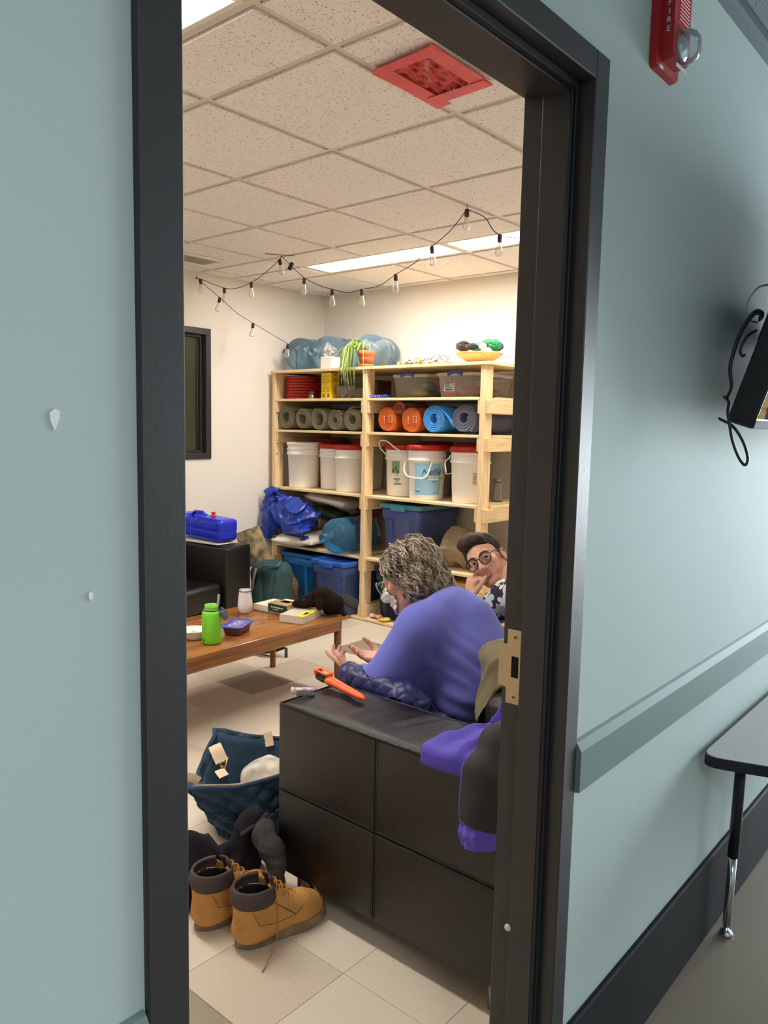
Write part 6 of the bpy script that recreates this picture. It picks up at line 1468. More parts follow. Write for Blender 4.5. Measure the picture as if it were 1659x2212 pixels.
# ------------------------------------------------------------------ the woman, seen from behind
WO = np.array([2.12, 1.36, 0.0], np.float32)
woman = thing('person', 'seated person with grey wavy hair in a violet-blue sweater, back turned', 'person', tuple(WO.tolist()))
hc_w = (2.106, 1.672, 0.918)
RW, CW = frame(hc_w, (-0.36, 0.78, -0.50), (0.0, 0.40, 0.92))
def wl(p): return tuple((np.array(p, np.float32)-WO).tolist())
def hw(q): return tuple((np.array(q, np.float32) @ RW+CW-WO).tolist())     # head coords -> woman's local coords
LSH, LEL, LWR = (1.965, 1.500, 0.790), (1.880, 1.600, 0.600), (1.960, 1.765, 0.578)
RSH, REL, RWR = (2.262, 1.500, 0.725), (2.320, 1.630, 0.560), (2.140, 1.800, 0.580)
def w_body(P):
    Q = (P+WO-CW) @ RW.T
    d = head_sdf(Q)
    d = smin(d, s_cap(P, hw((0, -0.03, -0.06)), wl((2.12, 1.52, 0.82)), 0.052, 0.052), 0.03)
    d = smin(d, s_chain(P, [wl((2.12, 1.50, 0.80)), wl((2.13, 1.42, 0.66)), wl((2.13, 1.36, 0.52))], [0.062, 0.10, 0.12], 0.05), 0.03)
    d = smin(d, s_chain(P, [wl(LSH), wl(LEL), wl(LWR)], [0.045, 0.036, 0.025], 0.02), 0.03)
    d = smin(d, s_chain(P, [wl(RSH), wl(REL), wl(RWR)], [0.045, 0.036, 0.025], 0.02), 0.03)
    d = smin(d, hand_sdf(P, wl(LWR), (-0.10, 0.90, 0.30), (0.35, -0.25, 0.90), (0.15, 0.55, 0.75, 0.9), 1.0, 0.92, side=-1), 0.012)
    d = smin(d, hand_sdf(P, wl(RWR), (-0.75, 0.55, 0.25), (0.0, -0.3, 0.95), (0.2, 0.3, 0.4, 0.5), 1.0, 0.92, side=1), 0.012)
    for s in (-1, 1):
        d = smin(d, s_chain(P, [wl((2.13+s*0.09, 1.36, 0.50)), wl((2.12+s*0.10, 1.80, 0.47)), wl((2.12+s*0.10, 1.84, 0.10)), wl((2.12+s*0.10, 1.87, 0.05)), wl((2.11+s*0.11, 2.00, 0.035))], [0.075, 0.055, 0.038, 0.036, 0.030], 0.03), 0.02)
    return d
V, F = nets(w_body, (-0.36, -0.22, 0.0), (0.36, 0.74, 1.10), 0.0046)
link('body', mesh_from('body', V, F, M_skin, True), woman)
def w_sweat(P):
    X = P+WO
    d = s_chain(P, [wl((2.125, 1.365, 0.50)), wl((2.120, 1.375, 0.60)), wl((2.108, 1.425, 0.68)), wl((2.122, 1.465, 0.775)), wl((2.116, 1.510, 0.815))], [0.135, 0.138, 0.126, 0.105, 0.078], 0.06)
    d = smin(d, s_ell(P, wl((2.12, 1.385, 0.57)), (0.175, 0.140, 0.140)), 0.05)
    d = smin(d, s_ell(P, wl((2.105, 1.445, 0.70)), (0.155, 0.125, 0.105)), 0.05)
    d = smin(d, s_chain(P, [wl((2.03, 1.49, 0.825)), wl(LSH), wl(LEL)], [0.060, 0.080, 0.070], 0.04), 0.05)
    d = smin(d, s_chain(P, [wl(LEL), wl((1.950, 1.745, 0.580))], [0.066, 0.042], 0.03), 0.03)
    d = smin(d, s_chain(P, [wl((2.19, 1.490, 0.79)), wl(RSH), wl(REL)], [0.060, 0.066, 0.058], 0.04), 0.05)
    d = smin(d, s_chain(P, [wl(REL), wl((2.17, 1.775, 0.580))], [0.056, 0.040], 0.03), 0.03)
    d = smin(d, s_cap(P, wl((1.945, 1.56, 0.63)), wl((2.03, 1.50, 0.60)), 0.055, 0.06), 0.04)
    # stand collar
    c0 = np.array(wl((2.116, 1.540, 0.840)), np.float32); ax = np.array([-0.05, 0.55, 0.83], np.float32); ax /= np.linalg.norm(ax)
    h_ = (P-c0) @ ax; rad = np.linalg.norm(P-c0-h_[:, None]*ax, axis=1)
    col = np.maximum(np.abs(rad-0.066)-0.004, np.abs(h_+0.004)-0.020)
    d = smin(d, col, 0.014)
    hole = np.maximum(rad-0.060, -h_-0.01); d = np.maximum(d, -hole)
    # folds: sagging creases low on the back and at the armpit, seams
    lowb = np.exp(-((X[:, 2]-0.60)/0.075)**2)*np.clip((1.46-X[:, 1])/0.1, 0, 1)
    d = d+0.0050*lowb*np.sin(X[:, 2]*95+6*X[:, 0]-20*X[:, 1]+1.6*np.sin(X[:, 0]*13))
    ap = np.exp(-(((X[:, 0]-1.99)/0.05)**2+((X[:, 2]-0.68)/0.10)**2)); d = d+0.005*ap*np.sin((X[:, 0]+X[:, 2]*0.6)*120)
    d = d+waves(P, 5, 20, 0.0035, 151)
    seam = np.abs((X[:, 0]-2.005)-0.55*(X[:, 2]-0.78)-0.35*(1.45-X[:, 1])); d = d+0.0022*np.exp(-(seam/0.0035)**2)*(X[:, 2] < 0.80)*(X[:, 1] < 1.47)
    arm_seam = np.abs(np.linalg.norm((X-np.array([1.955, 1.515, 0.775], np.float32))*np.array([1.25, 0.9, 0.9], np.float32), axis=1)-0.088); d = d+0.002*np.exp(-(arm_seam/0.0035)**2)
    d = np.maximum(d, 0.418-X[:, 2]-0.0)
    d = np.maximum(d, np.maximum(1.7835-X[:, 0], X[:, 2]-10)) if False else d
    return np.maximum(d, -np.maximum(np.maximum(X[:, 0]-1.7845, X[:, 2]-0.625), -10))
M_sweat = mat('violet_blue_sweater', srgb(102, 110, 200), 0.85, var=0.04, vscale=8, bump=0.12, bscale=420, sheen=0.12)
V, F = nets(w_sweat, (-0.36, -0.22, 0.40), (0.36, 0.45, 0.92), 0.005); sw = link('sweater', mesh_from('sweater', V, F, M_sweat, True), woman)
def w_trou(P):
    d = None
    for s in (-1, 1):
        e = s_chain(P, [wl((2.13+s*0.095, 1.38, 0.495)), wl((2.12+s*0.105, 1.80, 0.475)), wl((2.12+s*0.105, 1.845, 0.10))], [0.088, 0.072, 0.052], 0.04); d = e if d is None else smin(d, e, 0.03)
    d = smin(d, s_ell(P, wl((2.13, 1.36, 0.50)), (0.185, 0.14, 0.095)), 0.04)
    return np.maximum(d+waves(P, 4, 30, 0.003, 152), np.maximum(0.07-P[:, 2], 0.404-P[:, 2]-np.clip((P[:, 1]+WO[1]-1.70)*40, 0, 1)))
V, F = nets(w_trou, (-0.32, -0.2, 0.04), (0.32, 0.58, 0.64), 0.008); link('trousers', mesh_from('trousers', V, F, M_trou, True), woman)
for s in (-1, 1):
    def f(P, s=s): return np.maximum(s_chain(P, [wl((2.12+s*0.10, 1.835, 0.07)), wl((2.12+s*0.10, 1.86, 0.042)), wl((2.11+s*0.11, 2.03, 0.040))], [0.046, 0.042, 0.040], 0.02), 0.001-P[:, 2])
    V, F = nets(f, (-0.3, 0.38, -0.006), (0.3, 0.76, 0.13), 0.007); link('shoe', mesh_from('shoe', V, F, mat('dark_shoe', srgb(48, 42, 40), 0.6), True), woman)
# mask, glasses, hair
def f(P):
    Q = (P+WO-CW) @ RW.T; d = head_sdf(Q)
    m_ = s_ell(Q, (0, 0.085, -0.050), (0.060, 0.050, 0.052))
    return np.maximum(np.maximum(d-0.011, m_), -(d-0.006))+0.0012*np.sin(Q[:, 2]*330)
V, F = nets(f, hw((0, 0.06, -0.05))[0:0] or tuple(np.array(hw((0, 0.07, -0.05)))-0.10), tuple(np.array(hw((0, 0.07, -0.05)))+0.10), 0.003)
mk = link('face_mask', mesh_from('face_mask', V, F, mat('white_mask', srgb(232, 230, 228), 0.7), True), woman); mk['label'] = 'white face mask'
b = MB()
for s in (-1, 1):
    b.tube(catmull([hw((s*0.052, 0.070, -0.028)), hw((s*0.070, 0.02, -0.018)), hw((s*0.083, -0.022, -0.004))], 5), 0.0014, 6); b.tube(catmull([hw((s*0.050, 0.062, -0.078)), hw((s*0.069, 0.015, -0.05)), hw((s*0.083, -0.024, -0.018))], 5), 0.0014, 6)
b.build('ear_loops', mat('white_mask', srgb(232, 230, 228), 0.7), mk)
def glasses(parent, H, lens_r, col, rimr=0.0022, squ=0.92, lensm=None, z=0.006):
    g = MB()
    for s in (-1, 1):
        g.tube([H((s*0.034+lens_r*math.cos(a), 0.112-0.10*abs(s*0.034+lens_r*math.cos(a))*0.35-0.0, z+lens_r*squ*math.sin(a))) for a in [2*PI*k/26 for k in range(26)]], rimr, 8, closed=True)
        g.tube(catmull([H((s*(0.034+lens_r), 0.104, z+0.008)), H((s*0.076, 0.085, z+0.010)), H((s*0.083, 0.0, z+0.010)), H((s*0.084, -0.022, z-0.006))], 6), rimr*0.9, 8)
    g.tube(catmull([H((-0.034+lens_r, 0.112, z+0.004)), H((0, 0.116, z+0.010)), H((0.034-lens_r, 0.112, z+0.004))], 5), rimr, 8)
    o = g.build('glasses', col, parent)
    for s in (-1, 1):
        q = MB(); n = 20; c = [H((s*0.034+lens_r*0.97*math.cos(a), 0.1125-0.035*abs(s*0.034+lens_r*math.cos(a)), z+lens_r*squ*0.97*math.sin(a))) for a in [2*PI*k/n for k in range(n)]]
        c2 = [H((s*0.034+lens_r*0.97*math.cos(a), 0.1108-0.035*abs(s*0.034+lens_r*math.cos(a)), z+lens_r*squ*0.97*math.sin(a))) for a in [2*PI*k/n for k in range(n)]]
        V, F = loft([c2, c]); q.add(V, F); q.build('lens', clear('lens_glass', (0.97, 0.97, 0.97), 0.015, 0.02, body=(0.1, 0.1, 0.1)), o)
    return o
gl = glasses(woman, hw, 0.023, mat('green_glasses_rim', srgb(120, 176, 160), 0.3), 0.002); gl['label'] = 'green-rimmed glasses'
def w_hair(P):
    Q = (P+WO-CW) @ RW.T
    d = s_ell(Q, (0, -0.020, 0.034), (0.098, 0.108, 0.094))
    d = smin(d, s_ell(Q, (0, -0.074, -0.066), (0.080, 0.048, 0.088)), 0.05)
    d = smin(d, s_ell(Q, (0.074, -0.020, -0.030), (0.028, 0.055, 0.060)), 0.03); d = smin(d, s_ell(Q, (-0.074, -0.020, -0.030), (0.028, 0.055, 0.060)), 0.03)
    cut = np.maximum(Q[:, 1]-(0.045+0.55*(Q[:, 2]-0.0)), -1); d = smax(d, np.where(Q[:, 2] < 0.095, Q[:, 1]-(0.040+0.75*np.clip(Q[:, 2], -0.03, 0.06)), -1), 0.012)
    ang = np.arctan2(Q[:, 0], -Q[:, 1]+0.02)
    d = d+0.0055*np.sin(ang*17+18*Q[:, 2]+2.2*np.sin(Q[:, 2]*46+ang*3))+0.004*np.sin(ang*31-26*Q[:, 2]+2*np.sin(Q[:, 2]*60))
    return d+waves(P, 6, 75, 0.004, 153)
M_hair = [mat('grey_hair_%d' % k, c, 0.45, var=0.25, vscale=60) for k, c in enumerate((srgb(112, 99, 84), srgb(152, 138, 119), srgb(190, 177, 157), srgb(84, 73, 61)))]
V, F = nets(w_hair, tuple(np.array(hw((0, -0.02, 0)))-0.19), tuple(np.array(hw((0, -0.02, 0)))+0.19), 0.0042)
hr = link('hair', mesh_from('hair', V, F, M_hair[0], True), woman)
def hairdist(p):
    return float(w_hair(np.array([p], np.float32))[0])
rs = random.Random(17); nrs = np.random.RandomState(17); strands = [MB() for _ in range(4)]
NS = 1500                                     # wavy strands combed down over the hair mass
dirs = nrs.normal(size=(NS, 3)).astype(np.float32); dirs[:, 1] -= 0.5; dirs /= np.linalg.norm(dirs, axis=1, keepdims=True)
ctr = np.array([0, -0.03, 0.0], np.float32)
def HD(q): return w_hair((q @ RW+CW-WO).astype(np.float32))
pos = ctr+dirs*0.19
for _ in range(14): pos = pos-dirs*(HD(pos)*0.8)[:, None]
ok = (np.linalg.norm(pos-ctr, axis=1) > 0.03) & (np.abs(HD(pos)) < 0.006)
pos, dirs = pos[ok], dirs[ok]; n_ = len(pos)
L = nrs.uniform(0.035, 0.085, n_); ph = nrs.uniform(0, 6.3, n_); amp = nrs.uniform(0.0, 0.010, n_); swp = nrs.uniform(-0.5, 0.5, n_)
dn_ = np.stack([0.12*np.sign(pos[:, 0]), np.full(n_, -0.30), np.full(n_, -1.0)], 1)
track = [pos.copy()]; p = pos.copy()
for i in range(8):
    out = p-ctr; out /= np.linalg.norm(out, axis=1, keepdims=True)
    dd = dn_-out*(dn_*out).sum(1, keepdims=True); dd /= np.linalg.norm(dd, axis=1, keepdims=True)+1e-6; sd_ = np.cross(out, dd)
    p = p+dd*(L/8)[:, None]+sd_*((swp*L/8)+amp*np.cos(ph+i*0.95)*0.9)[:, None]
    lift = 0.0015+0.0035*np.sin(PI*i/8)*(0.5+0.5*np.sin(ph*3))+(0.006 if i > 5 else 0)*np.clip(np.sin(ph*5), 0, 1)
    p = p+out*(lift-HD(p))[:, None]; track.append(p.copy())
T_ = np.stack(track, 1) @ RW+CW-WO
for k in range(n_):
    w_ = rs.uniform(0.0009, 0.0020)
    strands[rs.choice([0, 1, 1, 2, 2, 3])].tube([tuple(map(float, q)) for q in T_[k]], [w_*(0.5+1.1*math.sin(PI*min(1, 0.15+0.8*i/8)))*(1.0 if i < 7 else 0.45) for i in range(9)], 4)
for k, b in enumerate(strands):
    o = b.build('hair_strands', M_hair[k], hr)

# ------------------------------------------------------------------ the man, leaning on his hand
MO = np.array([2.84, 1.45, 0.0], np.float32)
man = thing('person', 'seated person with dark hair, glasses and floral shirt, chin on hand, facing the doorway', 'person', tuple(MO.tolist()))
hc_m = (2.850, 1.838, 0.862)
RM, CM = frame(hc_m, (-0.955, -0.262, 0.10), (-0.02, 0.584, 0.812))
def ml(p): return tuple((np.array(p, np.float32)-MO).tolist())
def hm(q): return tuple((np.array(q, np.float32) @ RM+CM-MO).tolist())
mLSH, mLEL, mLWR = (2.715, 1.645, 0.750), (2.690, 1.805, 0.598), (2.722, 1.836, 0.716)
mRSH, mREL, mRWR = (2.965, 1.650, 0.745), (3.020, 1.815, 0.625), (2.960, 1.940, 0.575)
KX = {-1: 0.15, 1: 0.095}
def m_body(P):
    Q = (P+MO-CM) @ RM.T
    d = head_sdf(Q, 1.08)
    d = smin(d, s_cap(P, hm((0, -0.035, -0.06)), ml((2.85, 1.665, 0.765)), 0.052, 0.060), 0.03)
    d = smin(d, s_chain(P, [ml((2.85, 1.62, 0.72)), ml((2.85, 1.48, 0.60)), ml((2.85, 1.36, 0.52))], [0.09, 0.10, 0.10], 0.05), 0.04)
    d = smin(d, s_chain(P, [ml(mLSH), ml(mLEL), ml(mLWR)], [0.045, 0.040, 0.026], 0.02), 0.02)
    d = smin(d, s_chain(P, [ml(mRSH), ml(mREL), ml(mRWR)], [0.045, 0.038, 0.026], 0.02), 0.02)
    d = smin(d, hand_sdf(P, ml(mLWR), (0.12, -0.05, 1.0), (0.75, -0.35, 0.1), (2.2, 2.2, 2.2, 2.1), 0.15, 0.90, side=-1, spread=0.02), 0.010)
    d = smin(d, hand_sdf(P, ml(mRWR), (-0.6, 0.5, -0.2), (-0.2, -0.3, -0.9), 0.6, 1.0, 0.95, side=-1), 0.010)
    for s in (-1, 1):
        d = smin(d, s_chain(P, [ml((2.85+s*0.09, 1.34, 0.50)), ml((2.84+s*KX[s], 1.79, 0.480)), ml((2.84+s*KX[s], 1.84, 0.10)), ml((2.84+s*KX[s], 1.87, 0.05)), ml((2.84+s*KX[s], 2.02, 0.035))], [0.075, 0.055, 0.038, 0.036, 0.030], 0.03), 0.02)
    return d
def m_mat(c):
    Q = (c.astype(np.float32)+MO-CM) @ RM.T; A = np.abs(Q[:, 0])
    onf = np.abs(head_sdf(Q, 1.08)) < 0.0035
    lip = onf & (A < 0.021) & (Q[:, 2] < -0.0515) & (Q[:, 2] > -0.0735+0.15*A) & (Q[:, 1] > 0.078)
    stub = ((Q[:, 2] < -0.040-0.55*np.clip(Q[:, 1]-0.03, 0, 1)+0.0) | ((Q[:, 1] < 0.050) & (Q[:, 2] < 0.002))) & (Q[:, 1] > 0.004) & (Q[:, 2] > -0.125) & (np.linalg.norm(Q, axis=1) < 0.16)
    stub |= (A < 0.026) & (Q[:, 2] < -0.0745) & (Q[:, 1] > 0.06) & (Q[:, 2] > -0.125)
    stub &= (A < 0.085) & onf
    ear = (A > 0.072) & (Q[:, 1] < 0.012) & (Q[:, 2] > -0.04)
    return np.where(lip, 2, np.where(stub & ~ear, 1, 0))
V, F = nets(m_body, (-0.36, -0.26, 0.0), (0.42, 0.66, 1.06), 0.0036)
link('body', mesh_from('body', V, F, M_skin2, True, [M_skin2, M_stub, M_lip], m_mat(V[F].mean(axis=1))), man)
# floral shirt
def floral():
    m = bpy.data.materials.new('floral_shirt'); m.use_nodes = True; nt = m.node_tree; b = nt.nodes['Principled BSDF']; b.inputs['Roughness'].default_value = 0.8
    N = nt.nodes.new; L = nt.links.new
    tc = N('ShaderNodeTexCoord'); mp = N('ShaderNodeMapping'); mp.inputs['Scale'].default_value = (19, 19, 19); L(tc.outputs['Object'], mp.inputs[0])
    v = N('ShaderNodeTexVoronoi'); v.inputs['Randomness'].default_value = 0.75; v.inputs['Scale'].default_value = 1.0; L(mp.outputs[0], v.inputs['Vector'])
    sub = N('ShaderNodeVectorMath'); sub.operation = 'SUBTRACT'; L(mp.outputs[0], sub.inputs[0]); L(v.outputs['Position'], sub.inputs[1])
    sx = N('ShaderNodeSeparateXYZ'); L(sub.outputs[0], sx.inputs[0])
    def math_(op, a, c=None):
        n = N('ShaderNodeMath'); n.operation = op
        for i, x in enumerate((a, c)):
            if x is None: continue
            if isinstance(x, (int, float)): n.inputs[i].default_value = x
            else: L(x, n.inputs[i])
        return n.outputs[0]
    ang = math_('ARCTAN2', sx.outputs[2], math_('SUBTRACT', sx.outputs[1], sx.outputs[0]))
    sc = N('ShaderNodeSeparateColor'); L(v.outputs['Color'], sc.inputs[0])
    pet = math_('ABSOLUTE', math_('SINE', math_('ADD', math_('MULTIPLY', ang, 2.5), math_('MULTIPLY', sc.outputs[0], 6.0))))
    rad = math_('ADD', math_('MULTIPLY', pet, 0.36), 0.32)
    inside = math_('LESS_THAN', v.outputs['Distance'], rad)
    vein = math_('GREATER_THAN', math_('ABSOLUTE', math_('SINE', math_('ADD', math_('MULTIPLY', ang, 12.0), math_('MULTIPLY', v.outputs['Distance'], 9.0)))), 0.86)
    ramp = N('ShaderNodeValToRGB'); ramp.color_ramp.interpolation = 'CONSTANT'
    cols = ((0, srgb(232, 230, 228)), (0.35, srgb(206, 206, 208)), (0.55, srgb(150, 156, 168)), (0.70, srgb(186, 208, 214)), (0.88, srgb(70, 122, 168)))
    ramp.color_ramp.elements[0].color = (*cols[0][1], 1); ramp.color_ramp.elements[1].position = cols[1][0]; ramp.color_ramp.elements[1].color = (*cols[1][1], 1)
    for p, c in cols[2:]:
        e = ramp.color_ramp.elements.new(p); e.color = (*c, 1)
    L(sc.outputs[1], ramp.inputs[0])
    mx0 = N('ShaderNodeMix'); mx0.data_type = 'RGBA'; L(math_('MULTIPLY', vein, 0.55), mx0.inputs[0]); L(ramp.outputs[0], mx0.inputs[6]); mx0.inputs[7].default_value = (*srgb(60, 62, 84), 1)
    mx = N('ShaderNodeMix'); mx.data_type = 'RGBA'; L(inside, mx.inputs[0]); mx.inputs[6].default_value = (*srgb(28, 28, 62), 1); L(mx0.outputs[2], mx.inputs[7])
    L(mx.outputs[2], b.inputs['Base Color']); return m
def m_shirt(P):
    X = P+MO
    d = s_chain(P, [ml((2.85, 1.34, 0.52)), ml((2.85, 1.46, 0.62)), ml((2.85, 1.60, 0.725)), ml((2.85, 1.655, 0.765))], [0.145, 0.145, 0.125, 0.075], 0.06)
    d = smin(d, s_ell(P, ml((2.85, 1.58, 0.700)), (0.175, 0.11, 0.105)), 0.05)
    e = s_chain(P, [ml((2.79, 1.62, 0.765)), ml(mLSH), ml((2.680, 1.745, 0.650))], [0.060, 0.070, 0.068], 0.03); e = smax(e, X[:, 1]-1.765-0.7*(X[:, 2]-0.66), 0.004)
    d = smin(d, e, 0.03)
    e = s_chain(P, [ml((2.92, 1.62, 0.765)), ml(mRSH), ml((2.995, 1.755, 0.690))], [0.060, 0.066, 0.060], 0.03); d = smin(d, e, 0.03)
    c0 = np.array(ml((2.852, 1.672, 0.775)), np.float32); ax = np.array([0, 0.62, 0.78], np.float32); h_ = (P-c0) @ ax; rad = np.linalg.norm(P-c0-h_[:, None]*ax, axis=1)
    d = smin(d, np.maximum(np.abs(rad-0.072-0.2*np.abs(h_))-0.004, np.abs(h_+0.002)-0.024), 0.010)
    d = np.maximum(d, -np.maximum(rad-0.063, -h_-0.012))
    return np.maximum(d+waves(P, 5, 26, 0.004, 161), 0.42-X[:, 2])
V, F = nets(m_shirt, (-0.30, -0.26, 0.4), (0.34, 0.36, 0.86), 0.0048); link('shirt', mesh_from('shirt', V, F, floral(), True), man)
def m_trou(P):
    d = None
    for s in (-1, 1):
        e = s_chain(P, [ml((2.84+s*0.085, 1.36, 0.495)), ml((2.84+s*KX[s], 1.79, 0.480)), ml((2.84+s*KX[s], 1.845, 0.10))], [0.088, 0.070, 0.052], 0.04); d = e if d is None else smin(d, e, 0.03)
    d = smin(d, s_ell(P, ml((2.84, 1.34, 0.50)), (0.160, 0.13, 0.092)), 0.04)
    return np.maximum(d+waves(P, 4, 30, 0.003, 162), np.maximum(0.07-P[:, 2], 0.404-P[:, 2]-np.clip((P[:, 1]+MO[1]-1.70)*40, 0, 1)))
V, F = nets(m_trou, (-0.35, -0.3, 0.04), (0.35, 0.5, 0.64), 0.008); link('trousers', mesh_from('trousers', V, F, M_trou, True), man)
for s in (-1, 1):
    def f(P, s=s): return np.maximum(s_chain(P, [ml((2.84+s*KX[s], 1.835, 0.07)), ml((2.84+s*KX[s], 1.86, 0.042)), ml((2.84+s*KX[s], 2.05, 0.040))], [0.046, 0.042, 0.040], 0.02), 0.001-P[:, 2])
    V, F = nets(f, (-0.35, 0.30, -0.006), (0.35, 0.7, 0.13), 0.007); link('shoe', mesh_from('shoe', V, F, mat('dark_shoe', srgb(48, 42, 40), 0.6), True), man)
# eyes, brows, hair, glasses
camdir = (Vector((0, 0, CAMH))-Vector(hc_m)).normalized(); gaze = Vector((RM @ np.array(camdir, np.float32)).tolist())
for s in (-1, 1):
    c = Vector((s*0.031, 0.0785, 0.0065))
    b = MB(); M_ = Matrix.Translation(hm(tuple(c))); b.lathe([(0.0001, -0.0118), (0.006, -0.0102), (0.0102, -0.006), (0.0118, 0), (0.0102, 0.006), (0.006, 0.0102), (0.0001, 0.0118)], 18, M=M_)
    ey = b.build('eye', mat('eye_white', srgb(226, 220, 214), 0.25), man)
    g3 = Vector((np.array(gaze, np.float32) @ RM).tolist())
    b = MB(); b.lathe([(0.0001, 0.0124), (0.0050, 0.0116), (0.0064, 0.0102)], 16, M=basis(hm(tuple(c)), (0.3, 0.2, 1), tuple(g3))); b.build('iris', mat('brown_iris', srgb(54, 36, 26), 0.15), ey)
    b = MB(); b.tube(catmull([hm((s*0.0175, 0.0905, 0.0100)), hm((s*0.026, 0.0930, 0.0142)), hm((s*0.036, 0.0905, 0.0138)), hm((s*0.0455, 0.081, 0.0075))], 5), 0.0034, 8); b.build('upper_lid', M_skin2, man)
    b = MB(); b.tube(catmull([hm((s*0.0185, 0.0895, 0.0035)), hm((s*0.027, 0.0915, -0.0015)), hm((s*0.037, 0.0885, -0.0010)), hm((s*0.0455, 0.080, 0.0045))], 5), 0.0026, 8); b.build('lower_lid', M_skin2, man)
    b = MB(); b.tube(catmull([hm((s*0.013, 0.0955, 0.026)), hm((s*0.028, 0.0940, 0.0315)), hm((s*0.042, 0.084, 0.030)), hm((s*0.052, 0.072, 0.024))], 5), [0.0030, 0.0036, 0.0038, 0.0038, 0.0038, 0.0038, 0.0037, 0.0036, 0.0034, 0.0032, 0.003, 0.0028, 0.0025, 0.0022, 0.0018, 0.0014], 8); b.build('eyebrow', mat('dark_brown_hair', srgb(48, 36, 28), 0.5), man)
gl = glasses(man, hm, 0.0265, mat('black_glasses_rim', srgb(24, 20, 18), 0.3), 0.0020, 0.94, z=0.003); gl['label'] = 'round black glasses'
def m_hair(P):
    Q = (P+MO-CM) @ RM.T; A = np.abs(Q[:, 0])
    d = s_ell(Q, (0, -0.016, 0.040), (0.082, 0.100, 0.088))
    d = smin(d, s_cap(Q, (-0.030, 0.062, 0.096), (0.035, 0.060, 0.092), 0.021, 0.020), 0.03)
    d = smin(d, s_ell(Q, (-0.020, 0.030, 0.108), (0.050, 0.050, 0.026)), 0.03)
    hl = Q[:, 1]-(0.030+np.where(Q[:, 2] > 0.040, 1.25*(Q[:, 2]-0.040), 0)-0.10*np.clip(A-0.05, 0, 1)*6*np.clip(0.06-Q[:, 2], 0, 0.06)*4)
    d = smax(d, np.where(Q[:, 2] < 0.125, hl, hl-0.03), 0.008)
    d = smax(d, -(Q[:, 2]+0.010+0.9*np.clip(-Q[:, 1]-0.01, -0.02, 0.06)), 0.006)
    ph = Q[:, 0]*150+26*np.sin(Q[:, 1]*16)+Q[:, 2]*30
    return d+0.0022*np.sin(ph)+0.0014*np.sin(ph*2.3+1)+waves(P, 5, 60, 0.0022, 163)
V, F = nets(m_hair, tuple(np.array(hm((0, -0.01, 0.05)))-0.17), tuple(np.array(hm((0, -0.01, 0.05)))+0.17), 0.0034)
link('hair', mesh_from('hair', V, F, mat('brown_hair', srgb(52, 39, 30), 0.55, var=0.35, vscale=40, spec=0.3), True), man)

# ------------------------------------------------------------------ jackets beside the woman
# navy quilted bundle beside the arm
t = thing('quilted_jacket', 'navy quilted jacket rolled along the inner side of the sofa arm', 'jacket', (1.852, 1.56, 0.404))
M_nq = mat('navy_quilted_nylon', srgb(28, 38, 96), 0.45, var=0.1, vscale=20)
def f(P):
    c = s_chain(P, [(-0.015, 0.150, 0.215), (-0.010, 0.05, 0.205), (-0.010, -0.10, 0.190), (0.0, -0.145, 0.180)], [0.036, 0.046, 0.050, 0.036], 0.02)
    c = smin(c, s_box(P, (0.0, -0.02, 0.09), (0.040, 0.13, 0.088), 0.03), 0.03)
    c = smin(c, s_cap(P, (0.0, -0.14, 0.15), (0.03, -0.21, 0.14), 0.03, 0.02), 0.02)
    ang = np.arctan2(P[:, 2]-0.2, P[:, 0]); a = (P[:, 1]*1.0+ang*0.05); q1 = np.abs(np.sin(a*62)); q2 = np.abs(np.sin((P[:, 1]-ang*0.05)*62))
    d = np.maximum(c-0.0045*np.sqrt(np.minimum(q1, q2))+waves(P, 6, 50, 0.003, 101), 0.002-P[:, 2])
    X = P+np.array([1.852, 1.56, 0.404], np.float32)
    d = np.maximum(d, np.maximum(1.7865-X[:, 0], 0)*1.0) if False else np.maximum(d, 1.7865-X[:, 0])
    return np.maximum(d, 0.004-w_sweat(X-WO))
sdf_obj('quilting', f, (-0.065, -0.25, -0.005), (0.08, 0.20, 0.275), 0.0042, M_nq, t)
# khaki jacket behind the woman
t = thing('khaki_jacket', 'khaki jacket slumped over the sofa back behind the woman', 'jacket', (1.985, 1.10, 0.55))
def f(P):
    d = s_box(P, (0.0, 0.0, 0.125), (0.125, 0.115, 0.135), 0.05)
    d = smin(d, s_cap(P, (-0.06, 0.10, 0.20), (-0.07, 0.115, 0.06), 0.045, 0.03), 0.03)
    d = d+waves(P, 6, 24, 0.010, 111)-0.008*(1-np.abs(np.sin(P @ np.array([30, 18, 14], np.float32)+waves(P, 3, 12, 1.5, 112))))**3
    cush = s_box(P, (0.115, -0.03, 0.0), (0.320, 0.094, 0.158), 0.05)
    back = s_box(P, (0.245, -0.14, -0.1), (0.48, 0.104, 0.215), 0.05)
    d = np.maximum(np.maximum(d, -cush), -back)
    return np.maximum(d, 0.004-w_sweat(P+np.array([1.985, 1.10, 0.55], np.float32)-WO))
V, F = nets(f, (-0.14, -0.16, -0.03), (0.16, 0.18, 0.30), 0.006); link('cloth', mesh_from('cloth', V, F, mat('khaki_cloth', srgb(126, 118, 92), 0.85, var=0.18, vscale=9, bump=0.2, bscale=160), True), t)

